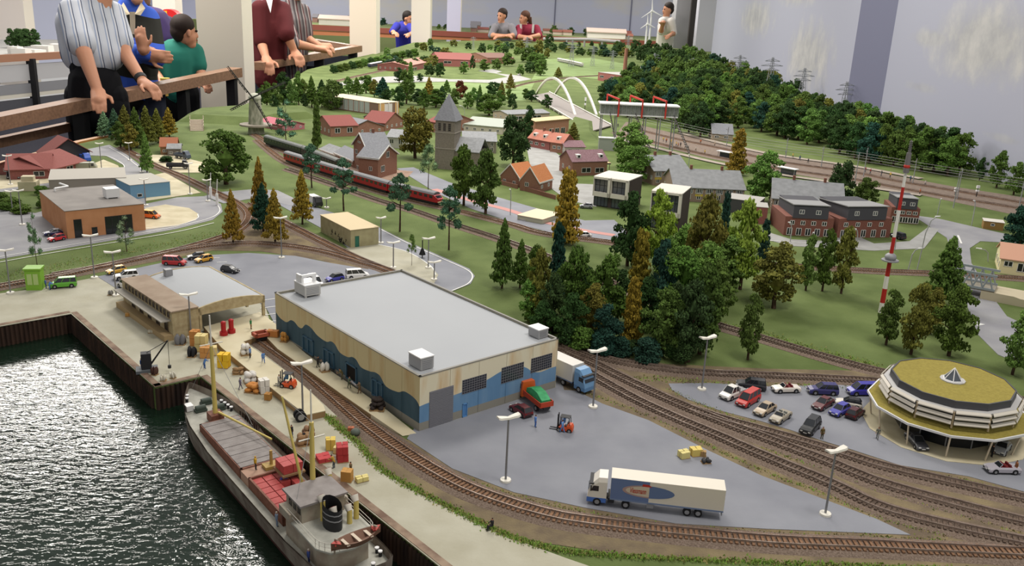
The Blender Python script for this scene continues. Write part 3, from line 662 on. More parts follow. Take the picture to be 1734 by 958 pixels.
for x, yb, yt, w_, k, c in [(468, 186, 140, 26, 'oval', 'G'), (495, 186, 138, 24, 'round', 'M'), (514, 178, 134, 22, 'oval', 'G'), (545, 172, 136, 24, 'spire', 'D'), (574, 168, 138, 20, 'round', 'D'), (604, 162, 132, 22, 'spire', 'G'), (634, 164, 134, 22, 'oval', 'O'), (655, 176, 150, 22, 'oval', 'D'), (676, 182, 146, 24, 'round', 'D'), (718, 184, 150, 24, 'oval', 'G'), (748, 178, 146, 22, 'spire', 'D'), (768, 180, 150, 22, 'oval', 'G'), (792, 184, 156, 20, 'round', 'G'), (812, 186, 158, 18, 'oval', 'D'), (846, 182, 152, 22, 'oval', 'G'), (868, 186, 158, 18, 'round', 'D'), (452, 180, 138, 26, 'oval', 'G'), (480, 178, 122, 34, 'oval', 'D'), (506, 178, 120, 22, 'oval', 'M'), (528, 182, 130, 24, 'spire', 'G'), (560, 186, 135, 44, 'round', 'G'), (590, 160, 130, 22, 'oval', 'M'), (620, 158, 127, 32, 'round', 'G'), (648, 166, 132, 30, 'spire', 'B'), (665, 164, 150, 12, 'oval', 'M'), (688, 176, 118, 34, 'round', 'G'), (695, 140, 105, 14, 'column', 'M'), (676, 140, 114, 20, 'oval', 'D'),
        (708, 178, 150, 26, 'oval', 'D'), (726, 176, 132, 24, 'spire', 'Y'), (738, 182, 150, 34, 'oval', 'G'), (756, 160, 136, 18, 'spire', 'G'), (802, 172, 148, 18, 'oval', 'M'), (812, 170, 144, 12, 'spire', 'G'), (836, 164, 138, 30, 'round', 'D'), (849, 168, 138, 16, 'spire', 'O'), (862, 172, 150, 14, 'oval', 'G'), (864, 152, 125, 18, 'spire', 'O'), (816, 90, 72, 16, 'oval', 'D'), (745, 130, 105, 20, 'round', 'D'), (711, 138, 124, 14, 'oval', 'D'), (900, 172, 152, 22, 'oval', 'D'), (925, 182, 160, 22, 'oval', 'D'), (890, 168, 150, 18, 'oval', 'G'), (945, 132, 114, 16, 'spire', 'O'),
        (860, 112, 88, 24, 'round', 'G'), (890, 105, 80, 30, 'round', 'G'), (905, 122, 88, 34, 'round', 'G'), (915, 128, 100, 26, 'round', 'G'), (880, 90, 66, 20, 'oval', 'O'), (912, 92, 66, 18, 'oval', 'O'), (930, 80, 56, 18, 'oval', 'D'), (820, 120, 100, 24, 'oval', 'G'), (840, 118, 98, 18, 'oval', 'G'), (785, 125, 104, 18, 'oval', 'M'), (800, 118, 92, 10, 'column', 'D'), (465, 190, 160, 16, 'oval', 'D'), (440, 182, 150, 14, 'oval', 'D'), (516, 184, 158, 14, 'oval', 'D'), (545, 182, 150, 20, 'oval', 'M'),
        (580, 176, 150, 18, 'oval', 'G'), (1003, 92, 84, 18, 'round', 'D'), (1020, 95, 83, 20, 'round', 'G'), (985, 92, 82, 18, 'round', 'G'), (1050, 92, 70, 20, 'round', 'D'), (1075, 90, 66, 20, 'round', 'D'), (1085, 105, 74, 26, 'round', 'D'), (1098, 96, 66, 20, 'round', 'D'), (1110, 100, 72, 18, 'round', 'D')]:
    if yb < 119: gp_ = G(x, yb); mead0.append((gp_, w_ * pj(gp_)[2] / FPX, height_for(gp_, yt), c)); continue
    tree(x, yb, yt, w_, k, c, '%s %s distant tree %s' % (TN[c], NK[k], 'by the far rail people' if yb < 100 else 'round the distant villages' if yb < 140 else 'beyond the windmill dyke' if x < 560 else 'behind the brown assembly hall' if x < 760 else 'on the bank before the arch bridge'), 'distant meadow trees')
far_r = random.Random(21); k_ = 0; mead = Merge()
for a in mead0: mead.add(*a)
while k_ < 70:
    x, y = far_r.uniform(650, 1070), far_r.uniform(76, 130)
    if inpoly((x, y), [(640, 96), (700, 78), (860, 74), (1070, 80), (1075, 130), (1000, 128), (930, 112), (900, 128), (840, 130), (640, 128)]) and not inpoly((x, y), [(735, 98), (880, 96), (880, 135), (735, 135)]) and not inpoly((x, y), [(930, 96), (1075, 98), (1080, 128), (930, 128)]):
        k_ += 1; hh = 9 + (y - 70) * .2 + far_r.uniform(-2, 4); c = far_r.choice('GGDDMOB'); gp_ = G(x, y); mead.add(gp_, hh * far_r.uniform(.8, 1.3) * pj(gp_)[2] / FPX, height_for(gp_, y - hh), c)
mead.build('meadow_trees', 'tiny far trees scattered over the distant meadows')
# hedge of small trees below the far handrail, by the column
for i in range(14):
    x = 565 + i * 10.5; y = 124 - i * 2.2
    tree(x, y, y - 14, 16, 'bush', 'G' if i % 3 else 'D', 'dense shrub of the hedge running to the cream pillar', 'hedge by the cream pillar')
# forest on the right-hand hillside
FP = [(1010, 188), (1040, 168), (1095, 150), (1105, 112), (1150, 110), (1180, 118), (1250, 136), (1330, 176), (1405, 206), (1490, 242), (1590, 275), (1640, 296), (1590, 300), (1500, 286), (1400, 255), (1300, 226), (1230, 214), (1190, 236), (1150, 232), (1135, 205), (1060, 200)]
pts = []; rf = random.Random(5); tries = 0
while tries < 9000 and len(pts) < 240:
    tries += 1; x, y = rf.uniform(1000, 1650), rf.uniform(105, 300)
    if not inpoly((x, y), FP): continue
    d = 9 + (y - 100) * .04
    if all(((x - a) / 1.15) ** 2 + ((y - b_) * 1.9) ** 2 > d * d for a, b_ in pts): pts.append((x, y))
farm = Merge()
for x, y in sorted(pts, key=lambda q: q[1]):
    hh = 33 + (y - 110) * .2 + rf.uniform(-6, 8); c = rf.choice('GGGGGDDDDDMMOB'); kd = rf.choice(('oval', 'oval', 'round'))
    zone = 'behind the station overpass' if x < 1110 else 'near the dark far doorway' if x < 1190 and y < 170 else 'around the hip-roofed houses' if x < 1235 else 'below the tallest pylon' if x < 1330 else 'left of the wall return' if x < 1425 else 'below the wall return' if x < 1500 else 'at the near end by the small wall trees'
    yu = 110 + (x - 1100) * .33; row = 'back-row' if y < yu + 30 else 'middle-row' if y < yu + 62 else 'front-row'
    gp_ = G(x, y); wr_ = hh * rf.uniform(.62, .85)
    dw = min((gp_ - (w3 + (w2 - w3) * u_ / 40)).xy.length for u_ in range(-4, 41))
    if dw < .16: continue
    if y < 168: farm.add(gp_, wr_ * pj(gp_)[2] / FPX, height_for(gp_, y - hh), c); continue
    tree(x, y, y - hh, wr_, kd, c, '%s %s %s forest tree %s' % (TN[c], NK[kd], row, zone), 'hillside forest trees')
farm.build('forest_trees', 'dense far part of the forest before the painted wall')
for x, yb, yt, w_, c in [(20, 352, 334, 40, 'G'), (70, 330, 314, 26, 'G'), (4, 342, 326, 26, 'G'), (40, 360, 347, 40, 'G'), (76, 352, 328, 26, 'M'), (8, 356, 342, 30, 'G'), (282, 275, 264, 24, 'D')]:
    tree(x, yb, yt, w_, 'bush', c, 'clipped green hedge shrub round the grass circle' if x < 200 else 'low hedge before the scrapyard hut', 'hedge of the grass circle' if x < 200 else None)
# grass tufts along the tracks and edges: nobody could count them
tuft_m = [mat('tuft_green', '86a850', .9, spec=.05), mat('tuft_olive', '92985a', .9, spec=.05), mat('tuft_dry', 'a89c68', .9, spec=.05)]
def tufts(name, px, width, n_, h=.006, wts=(5, 3, 1), seed=1):
    r_ = random.Random(seed); pts = crom([G(*p) for p in px], 8); mb = MB()
    for i in range(n_):
        k = r_.uniform(0, len(pts) - 1.001); a = pts[int(k)].lerp(pts[int(k) + 1], k % 1); d = (pts[int(k) + 1] - pts[int(k)]).normalized()
        q = a + V((-d.y, d.x, 0)) * r_.gauss(0, width * .4) + d * r_.uniform(-.01, .01); u = r_.uniform(0, 6.3); hh = h * r_.uniform(.3, 1)
        s = hh * .5; m_ = r_.choices((0, 1, 2), wts)[0]
        mb.add([q + V((cos(u) * s, sin(u) * s, .0005)), q + V((-cos(u) * s, -sin(u) * s, .0005)), q + V((sin(u) * s * .7, -cos(u) * s * .7, hh))], [(0, 1, 2)], m_)
    tag(mb.build(name, tuft_m), 'fringe of static grass tufts', None, None, 'stuff')
tufts('grass_fringe', [(553, 705), (575, 725), (605, 750), (650, 798), (720, 838), (800, 879), (870, 911), (960, 934), (1100, 944), (1300, 953), (1500, 960), (1760, 971)], .009, 9000, .0042, (4, 3, 1), seed=2)
tufts('grass_fringe', [(760, 800), (870, 840), (990, 866), (1145, 893), (1300, 902), (1480, 908), (1600, 915)], .008, 900, .0035, (2, 4, 3), 3)
tufts('grass_fringe', [(985, 662), (1098, 704), (1197, 753), (1290, 797), (1380, 831), (1500, 880), (1600, 905)], .009, 1200, .0035, (3, 4, 3), 4)
tufts('grass_fringe', [(1130, 658), (1200, 690), (1290, 722), (1393, 755), (1523, 795), (1640, 815), (1734, 842)], .009, 1000, .0035, (3, 4, 2), 5)
tufts('grass_fringe', [(1080, 640), (1160, 645), (1250, 650), (1400, 655), (1480, 656)], .016, 700, .004, (3, 3, 1), 6)
tufts('grass_fringe', [(1290, 760), (1400, 795), (1510, 838), (1734, 905)], .008, 350, .004, (4, 3, 2), 7)
tufts('grass_fringe', [(1210, 548), (1290, 566), (1400, 598), (1490, 622)], .03, 1500, .004, (4, 4, 1), 8)
tufts('grass_fringe', [(0, 470), (100, 450), (200, 430), (300, 410), (390, 392)], .05, 1500, .0035, (3, 4, 2), 9)
# ================================================================ BUILDINGS
dark_gl = mat('dark_glass', '1c1f24', .15, spec=.6)
mid_gl = mat('grey_glass', '4a5058', .15, spec=.6)
white_f = mat('white_frame', 'd8d6d0', .5)
cream = mat('cream_panel', 'd9d2b8', .7, 'cbb98f', 1.2, stretch=(1, 1, .25), lo=.55, hi=.8)
roof_grey = mat('grey_roof_felt', 'a4a7ab', .85, 'acafb2', .06, 0, 3, lo=.2, hi=.85, detail=3)
conc = mat('concrete_plinth', '8f8a7e', .85, '7e796c', 1)
metal_w = mat('white_metal', 'dedede', .45, spec=.4)
metal_g = mat('grey_metal', '8c8d90', .5, spec=.4)

# ---- warehouse with wave painting
C0, C1, C2 = V((-.138, 1.284, 0)), V((.0875, 1.481, 0)), V((-.463, 1.667, 0))
fw = Fr(C0, atan2(C1.y - C0.y, C1.x - C0.x)); W_ = (C1 - C0).length / S; D_ = (C2 - C0).length / S; H_ = .095 / S
wh = T('warehouse', 'large flat-roofed cream warehouse painted with a blue wave', 'warehouse', C0, fw.a)
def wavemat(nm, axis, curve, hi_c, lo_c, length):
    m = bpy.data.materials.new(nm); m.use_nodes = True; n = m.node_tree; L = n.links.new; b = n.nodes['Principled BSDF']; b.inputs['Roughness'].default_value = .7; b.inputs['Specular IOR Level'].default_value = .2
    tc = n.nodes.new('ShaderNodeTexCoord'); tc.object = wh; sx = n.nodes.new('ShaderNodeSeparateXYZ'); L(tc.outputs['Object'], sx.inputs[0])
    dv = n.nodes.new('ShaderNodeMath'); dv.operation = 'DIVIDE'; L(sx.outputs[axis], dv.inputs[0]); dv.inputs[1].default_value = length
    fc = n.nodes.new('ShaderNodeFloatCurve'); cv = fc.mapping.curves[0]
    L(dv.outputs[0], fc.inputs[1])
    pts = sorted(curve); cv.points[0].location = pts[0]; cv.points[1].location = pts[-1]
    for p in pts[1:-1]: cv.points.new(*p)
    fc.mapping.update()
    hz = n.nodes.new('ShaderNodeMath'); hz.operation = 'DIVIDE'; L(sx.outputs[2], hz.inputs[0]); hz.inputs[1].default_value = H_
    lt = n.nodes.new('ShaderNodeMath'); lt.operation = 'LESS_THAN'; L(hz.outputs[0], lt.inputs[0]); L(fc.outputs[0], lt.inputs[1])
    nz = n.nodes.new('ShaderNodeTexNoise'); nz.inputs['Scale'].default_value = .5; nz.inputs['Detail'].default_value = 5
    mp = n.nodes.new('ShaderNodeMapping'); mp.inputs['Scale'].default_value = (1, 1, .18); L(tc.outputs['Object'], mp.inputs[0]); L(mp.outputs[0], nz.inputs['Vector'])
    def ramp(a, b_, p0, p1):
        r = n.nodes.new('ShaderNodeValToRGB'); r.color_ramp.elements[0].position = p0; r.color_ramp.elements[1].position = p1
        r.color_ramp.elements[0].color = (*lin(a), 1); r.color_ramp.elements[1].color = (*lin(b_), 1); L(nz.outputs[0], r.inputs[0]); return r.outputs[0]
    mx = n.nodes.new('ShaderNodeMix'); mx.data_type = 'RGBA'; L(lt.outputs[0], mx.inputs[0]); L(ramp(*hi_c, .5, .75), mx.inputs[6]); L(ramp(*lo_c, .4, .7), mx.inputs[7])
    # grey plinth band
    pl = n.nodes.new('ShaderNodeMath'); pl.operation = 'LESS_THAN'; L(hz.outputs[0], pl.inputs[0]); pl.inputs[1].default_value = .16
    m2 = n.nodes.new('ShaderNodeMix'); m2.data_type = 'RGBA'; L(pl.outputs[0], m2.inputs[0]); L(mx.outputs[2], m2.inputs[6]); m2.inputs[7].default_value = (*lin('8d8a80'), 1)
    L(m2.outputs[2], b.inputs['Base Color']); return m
def cv_front(px, py): x, z = fw.front(px, py); return (min(1, max(0, x / W_)), z / H_)
def cv_side(px, py): y, z = fw.side(px, py); return (min(1, max(0, y / D_)), z / H_)
c_front = [(0, .47)] + [cv_front(*p) for p in ((725, 682), (768, 669), (800, 656), (828, 641), (850, 628), (875, 618), (890, 622), (912, 630), (935, 622))] + [(1, .45)]
c_side = [(0, .47)] + [cv_side(*p) for p in ((690, 665), (672, 663), (655, 655), (640, 633), (625, 628), (612, 622), (600, 606), (588, 604), (577, 598), (563, 579), (552, 578), (540, 570), (520, 550), (508, 555), (496, 543), (482, 544))] + [(1, .62)]
def clean(c):
    c = sorted(c); o = [c[0]]
    for p in c[1:]:
        if p[0] - o[-1][0] > .012: o.append((p[0], min(.98, max(.02, p[1]))))
    return o
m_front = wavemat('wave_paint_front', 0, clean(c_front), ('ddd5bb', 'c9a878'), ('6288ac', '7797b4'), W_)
m_side = wavemat('wave_paint_side_shaded', 1, clean(c_side), ('c9bc93', 'bda274'), ('3a525f', '4a626f'), D_)  # same paint in darker tones, standing for shade on this wall
mb = MB(); mb.box(.1, .1, 0, W_ - .1, D_ - .1, H_ - .3); mb.build('core', [conc], wh)
nf = 5
for i in range(nf):
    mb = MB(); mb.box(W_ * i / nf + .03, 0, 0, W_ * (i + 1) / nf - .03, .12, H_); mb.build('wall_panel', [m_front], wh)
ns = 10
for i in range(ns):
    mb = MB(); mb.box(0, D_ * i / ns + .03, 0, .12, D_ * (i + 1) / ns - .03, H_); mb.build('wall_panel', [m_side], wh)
mb = MB(); mb.box(W_ - .12, 0, 0, W_, D_, H_); mb.box(0, D_ - .12, 0, W_, D_, H_); mb.build('rear_wall', [cream], wh)
mb = MB(); mb.box(.12, .12, H_ - .45, W_ - .12, D_ - .12, H_ - .24); mb.build('roof', [roof_grey], wh)
mb = MB()
for b_ in ((0, 0, W_, .28), (0, D_ - .28, W_, D_), (0, 0, .28, D_), (W_ - .28, 0, W_, D_)): mb.box(b_[0] - .05, b_[1] - .05, H_, b_[2] + .05, b_[3] + .05, H_ + .16)
mb.build('parapet', [mat('parapet_metal', '85827a', .6)], wh)
# roller door, windows of glass bricks, small door on the front
x0, z0 = fw.front(726, 729); x1, z1 = fw.front(768, 651); _, z1b = fw.front(726, 664)
mb = MB(); mb.box(x0, -.05, .1, x1, .02, z1b)
for k in range(22): mb.box(x0 + .05, -.09, .2 + (z1b - .2) * k / 22, x1 - .05, -.04, .2 + (z1b - .2) * (k + .6) / 22)
mb.build('roller_door', [mat('roller_grey', '7a7a80', .5)], wh)
brick_gl = mat('glass_brick', '2a2d36', .25, spec=.5)
for (px0, py0, px1, py1) in ((782, 662, 824, 632), (848, 644, 887, 612), (898, 626, 935, 597)):
    a, zb = fw.front(px0, (py0 + 9)); c, zt = fw.front(px1, py1); _, zt0 = fw.front(px0, 646 - (782 - px0) * 0 if False else py1 + (px1 - px0) * .30)
    _, zb = fw.front(px0, py0 + 6)
    wd = pane(wh, None, 'f', a, zb, c, max(zt, zb + 2.1), mat('window_mortar', '7d7c80', .6), brick_gl, 10, 6, 0, 'glass_brick_window', .05, .05)
a, _ = fw.front(782.5, 700); c, _ = fw.front(790.5, 700)
pane(wh, None, 'f', a, .1, c, 2.2, mat('blue_door_paint', '5b8bbd', .5), mat('blue_door_leaf', '4f7fb4', .5), 1, 1, 0, 'door', .12, .12)
# dock doors on the wave side (px span on the wall), the third an opening, its shade a dark sheet
ddoor = mat('dock_door', '2f4f63', .5); dop = mat('opening_shade', '15110f', .9)
for k, (pa, pb, zt) in enumerate(((514, 532, 560), (549, 567, 586), (587, 605, 610), (631, 649, 640))):
    y0, _ = fw.side(pa, 590 + (pa - 514) * .68); y1, _ = fw.side(pb, 590 + (pb - 514) * .68)
    zb = 1.15
    pane(wh, None, 'l', min(y0, y1), zb, max(y0, y1), zb + 2.7, mat('dock_frame', '3f5f74', .6), dop if k == 2 else ddoor, 1 if k == 2 else 2, 1, 0, 'dock_door', .2, .22)
def roofbox(px, py, lx, ly, h, label, m, legs=False, z=H_ - .24):
    x, y = fw.top(px, py, z); wv = fw.w(x, y, z)
    t = T('roof_ventilator', label, 'ventilator', wv, fw.a)
    mb = MB(); b0 = .35 if legs else .12
    mb.box(-lx / 2, -ly / 2, b0, lx / 2, ly / 2, h - .15); mb.box(-lx / 2 + .08, -ly / 2 + .08, 0, -lx / 2 + .4, -ly / 2 + .4, b0); mb.box(lx / 2 - .4, ly / 2 - .4, 0, lx / 2 - .08, ly / 2 - .08, b0); mb.box(-lx / 2 + .08, ly / 2 - .4, 0, -lx / 2 + .4, ly / 2 - .08, b0); mb.box(lx / 2 - .4, -ly / 2 + .08, 0, lx / 2 - .08, -ly / 2 + .4, b0)
    mb.build('casing', [m], t)
    mb = MB(); mb.box(-lx / 2 - .08, -ly / 2 - .08, h - .15, lx / 2 + .08, ly / 2 + .08, h); mb.build('lid', [metal_w], t)
    mb = MB()
    for k in range(5): mb.box(-lx / 2 + .3, -ly / 2 - .05, b0 + .25 + k * (h - b0 - .6) / 5, lx / 2 - .3, -ly / 2, b0 + .35 + k * (h - b0 - .6) / 5)
    mb.build('louvre', [metal_g], t)
    return t
roofbox(713, 620, 2.2, 3.0, 2.0, 'white-lidded ventilator box near the front corner of the warehouse roof', mat('vent_grey', '9a9a9b', .5))
roofbox(911, 569, 2.0, 2.4, 1.6, 'small ventilator box at the right corner of the warehouse roof', MATS['vent_grey'])
t = roofbox(521, 498, 3.0, 3.8, 2.3, 'large air handling unit with ducts at the back corner of the warehouse roof', mat('air_unit', 'b9b7b2', .45), True)
mb = MB(); mb.box(-1.3, -.4, 2.3, -.9, 1.6, 3.6); mb.box(-1.3, -.5, 3.3, 1.5, .0, 3.7); mb.cyl((1.2, -.2, 2.3), (1.2, -.2, 3.5), .35, .35, 10); mb.build('duct', [metal_w], t)

# ---- loading docks (raised 13 mm) either side of the trench track
dock_side = mat('dock_edge_brown', '7d6242', .85, '9b7f5a', 2)
def dock(nm, px, zt, label):
    pts = [G(*p, zt) for p in px]; o0 = pts[0].copy(); o0.z = 0
    t = T(nm, label, 'loading dock', o0, 0, None, 1)
    mb = MB(); mb.prism([((p - o0).x, (p - o0).y) for p in pts], .001, zt - .0012); mb.build('edge_wall', [dock_side], t)
    mb = MB(); mb.prism([((p - o0).x, (p - o0).y) for p in pts], zt - .0012, zt); mb.build('deck', [mat('dock_deck', 'cdc4a8', .8, 'c0b596', 14, world=True)], t)
    return t
ZD = .0125
dock('loading_dock', [(345, 553), (440, 528), (472, 552), (470, 565), (446, 566), (412, 578), (430, 590), (500, 640), (528, 666), (548, 686), (551, 695), (518, 702), (470, 665), (420, 625), (375, 588)], ZD, 'tan loading dock between quay and trench track, under the arched shed')
dock('loading_dock', [(447, 566), (472, 560), (520, 600), (600, 655), (650, 690), (628, 701), (580, 668), (520, 625), (470, 590)], ZD, 'narrow tan loading dock along the wave-painted warehouse wall')
a_, b_, c_, d_ = G(650, 690, ZD), G(628, 701, ZD), G(682, 738, .001), G(706, 734, .001)
mb = MB(); mb.add([a_, b_, c_, d_, V((a_.x, a_.y, 0)), V((b_.x, b_.y, 0))], [(0, 1, 2, 3), (0, 4, 5, 1), (1, 5, 2), (0, 3, 4)])
o = mb.build('dock_ramp', [MATS['dock_deck']]); tag(o, 'tan ramp leading off the narrow warehouse dock to the yard', 'ramp')

# ---- arched goods shed on the quay
sh_a, sh_b = G(292, 575), G(216, 500)
beige = mat('shed_beige', 'b3a583', .8, '9f8f6c', 1.2); brown_roof = mat('tar_brown_roof', '9c8b79', .85, '8c7a68', .3)
fs = site((294, 577), (450, 543)); t = T('goods_shed', 'beige quayside goods shed with arched grey roof and open end', 'shed', fs.o, fs.a)
zl = height_for(fs.o, 529) / S; Dd = fs.top(221, 471, zl)[1]; wl = fs.front(338, 560)[0]           # office part width
lx0 = 0
mb = MB(); mb.box(0, 0, 0, wl, Dd, zl); mb.build('office_walls', [beige], t)
mb = MB(); mb.box(-.2, -.2, zl, wl, Dd + .2, zl + .2); mb.build('office_roof', [brown_roof], t)
mb = MB(); mb.box(-1.7, .6, zl - 1.75, 0, Dd - .2, zl - 1.55); mb.build('canopy', [mat('canopy_grey', '9a958b', .7)], t)
mb = MB(); mb.box(-1.5, .1, 0, 0, Dd - .2, 1.1); mb.build('platform', [mat('platform_brown', 'a08a66', .85)], t)
for k in range(13): pane(t, None, 'l', .9 + k * (Dd - 2) / 13, zl - 1.3, .9 + k * (Dd - 2) / 13 + (Dd - 2) / 13 * .6, zl - .25, mat('brown_frame', '6a5a48', .6), dark_gl, 1, 1, 0)
for k in range(5): pane(t, None, 'l', 1.8 + k * (Dd - 4) / 5, 1.1, 1.8 + k * (Dd - 4) / 5 + 1.6, 3.3, MATS['brown_frame'], dark_gl, 1, 1, 0, 'door')
wr = fs.W
prof = []
def arch(u): return zl - .6 + .75 * (1 - (2 * u - 1) ** 2)
n_ = 14
top = [(wl + (wr - wl) * i / n_, arch(i / n_) + .25) for i in range(n_ + 1)]; bot = [(wl + (wr - wl) * i / n_, arch(i / n_)) for i in range(n_ + 1)]
for i in range(n_):
    pass
mb = MB(); mb.xprism(bot + top[::-1], .3, Dd - .3); mb.build('arched_roof', [roof_grey], t)
for y in (0, Dd - .3):
    mb = MB(); low = [(wl, 3.6), (wl + .5, 3.6), (wl + 1.1, zl - 1.5), (wr - 1.1, zl - 1.5), (wr - .5, 3.6), (wr, 3.6)]
    mb.xprism(low + [(x, z + .1) for x, z in top[::-1]], y, y + .35); mb.build('arched_beam', [beige], t)
mb = MB(); mb.xprism([(wr - .35, zl - 1), (wr, zl - 1), (wr, zl - .2), (wr - .35, zl - .2)], 0, Dd); mb.xprism([(wl, zl - 1), (wl + .35, zl - 1), (wl + .35, zl - .2), (wl, zl - .2)], 0, Dd); mb.build('eaves_edge', [beige], t)
for x in (wl + .1, wr - .5):
    for y in ([0, 6.5, Dd - .5] if x > wl + 1 else [0]):
        mb = MB(); mb.box(x, y, .9, x + .45, y + .45, zl - .9); mb.build('column', [beige], t)
mb = MB(); mb.box(wl, Dd - .4, .9, wr, Dd - .2, zl - .6); mb.build('rear_wall', [beige], t)
mb = MB(); x, y = fs.top(285, 468, zl); mb.cbox(x, y, zl, 1.3, 1.3, 1.5); mb.build('roof_ventilator', [metal_g], t)

# ---- round showroom
zr = .090; cw = G(1613, 643, zr); cw.z = 0
t = T('round_showroom', 'twelve-sided car showroom with yellow mossy roof and white louvres', 'showroom', cw, radians(8))
moss = mat('yellow_moss', '928640', .95, '827636', 2.5, .5, 6, lo=.3, hi=.7)
Rr = .0945 / S; N = 12; H = zr / S
def ring(r, z, n=12, off=0): return [V((r * cos(2 * pi * (i + off) / n), r * sin(2 * pi * (i + off) / n), z)) for i in range(n)]
mb = MB(); mb.prism([tuple(p.xy) for p in ring(Rr, 0)], H - .35, H); mb.build('moss_roof', [moss], t)
mb = MB(); mb.loft([ring(Rr + .05, H - 1.0), ring(Rr + .28, H - .95), ring(Rr + .22, H + .08), ring(Rr, H + .08), ring(Rr, H - .3)], 0, False); mb.build('roof_fascia', [mat('dark_fascia', '4a4a4e', .5)], t)
Rl = Rr + 1.05
mb = MB(); mb.prism([tuple(p.xy) for p in ring(Rl, 0)], H - 1.25, H - 1.0); mb.build('roof_ledge', [mat('ledge_grey', 'b4b3b2', .6)], t)
Rb = Rr - .3; zc = 4.1
mb = MB(); mb.prism([tuple(p.xy) for p in ring(Rb, 0)], zc, H - 1.2); mb.build('upper_glazing', [mid_gl], t)
lou = mat('louvre_white', 'd2cbbf', .55)
for i in range(N):
    a, b_ = ring(1, 0)[i], ring(1, 0)[(i + 1) % N]
    for k in range(3):
        z = zc + .75 + k * .82; mb = MB(); ro = Rr + 1.35; e = .06
        p, q = a.lerp(b_, .04), a.lerp(b_, .96)
        vs = [p * (ro - .1) + V((0, 0, z + .30)), q * (ro - .1) + V((0, 0, z + .30)), q * (ro + .2) + V((0, 0, z - .02)), p * (ro + .2) + V((0, 0, z - .02))]
        mb.add([v for v in vs] + [v + V((0, 0, .14)) for v in vs], [(0, 1, 2, 3), (7, 6, 5, 4), (0, 4, 5, 1), (1, 5, 6, 2), (2, 6, 7, 3), (3, 7, 4, 0)]); mb.build('louvre', [lou], t)
    mb = MB(); mb.cyl(a * (Rr + 1.1) + V((0, 0, zc + .1)), a * (Rr + 1.1) + V((0, 0, H - 1.2)), .16, .16, 6); mb.build('upper_post', [mat('post_tan', 'a8977c', .6)], t)
Rc = .127 / S
for i in range(N):  # canopy with moss, all the way round
    pass
mb = MB(); mb.loft([ring(Rb - .2, zc - .05), ring(Rc, zc - .55), ring(Rc, zc - .35), ring(Rb - .2, zc + .1)], 0, False); mb.build('canopy', [moss], t)
mb = MB(); mb.loft([ring(Rc, zc - .62), ring(Rc + .12, zc - .6), ring(Rc + .12, zc - .28), ring(Rc - .1, zc - .28)], 0, False); mb.build('canopy_edge', [metal_w], t)
Rg = .078 / S
mb = MB(); mb.prism([tuple(p.xy) for p in ring(Rg, 0)], .15, zc - .1); mb.build('ground_glazing', [dark_gl], t)
for i in range(N):
    a = ring(1, 0)[i]; mb = MB(); mb.cyl(a * (Rg + .03) + V((0, 0, .1)), a * (Rg + .03) + V((0, 0, zc - .3)), .1, .1, 5); mb.build('mullion', [metal_g], t)
    mb = MB(); mb.cyl(a * (Rc - 1.0) + V((0, 0, .1)), a * (Rc - .35) + V((0, 0, zc - .55)), .13, .13, 6); mb.build('canopy_column', [mat('column_cream', 'd2c4ac', .6)], t)
mb = MB(); mb.prism([tuple(p.xy) for p in ring(Rc + .55, 0)], .11, .17); mb.build('patio', [tan], t)
mb = MB(); apex = V((0, 0, H + 1.9)); rr_ = ring(1.35, H + .15, 6)
for p in rr_: mb.cyl(p, apex, .07, .07, 5)
for i in range(6): mb.cyl(rr_[i], rr_[(i + 1) % 6], .09, .09, 5)
o = mb.build('skylight_frame', [metal_w], t)
mb = MB(); mb.add(rr_ + [apex - V((0, 0, .08))], [(i, (i + 1) % 6, 6) for i in range(6)]); mb.build('skylight_glass', [mid_gl], t)
mb = MB(); mb.prism([tuple(p.xy) for p in ring(1.75, 0)], H, H + .15); mb.build('skylight_kerb', [MATS['ledge_grey']], t)

# ---- plain flat-roofed halls, given front corners, roof corner px and depth
def hall(nm, label, cat, A, B, ytop, depth, wm_, rm, wins=(), doors=(), par=.15, fm=None, side_wins=(), group=None, gm=None, skirt=None):
    f = site(A, B); h = height_for(f.o, ytop) / S
    t = T(nm, label, cat, f.o, f.a, group); depth = depth / S
    mb = MB(); mb.box(0, 0, 0, f.W, depth, h); mb.build('walls', [wm_], t)
    mb = MB(); mb.box(-par, -par, h, f.W + par, depth + par, h + .12); mb.build('roof', [rm], t)
    for (a, b_, c, d) in wins:
        x0, z1 = f.front(a, b_); x1, z0 = f.front(c, d); pane(t, f, 'f', x0, max(.05, z0), x1, z1, fm or white_f, gm or dark_gl, max(1, round((x1 - x0) / 1.6)), 1)
    for (a, b_, c, d) in doors:
        x0, z1 = f.front(a, b_); x1, z0 = f.front(c, d); pane(t, f, 'f', x0, .05, x1, z1, fm or white_f, gm or dark_gl, 1, 1, 0, 'door')
    for (a, b_, c, d) in side_wins:
        y0, z1 = f.side(a, b_); y1, z0 = f.side(c, d); pane(t, f, 'l', y0, max(.05, z0), y1, z1, fm or white_f, gm or dark_gl, 1, 1)
    f.h = h; f.t = t; f.D = depth; return f
terra = mat('terracotta_render', 'c48c64', .8, 'b98058', .3); felt = mat('dark_felt_roof', '7f7a76', .85, '8c8782', .2)
f = hall('orange_hall', 'terracotta-orange flat-roofed workshop with tall dark windows', 'hall', (115, 405), (247, 390), 358, .30, terra, felt, [(177, 367, 226, 397)], [(124, 372, 141, 405), (155, 385, 166, 400)], fm=mat('anthracite_frame', '2e2e30', .5), side_wins=())
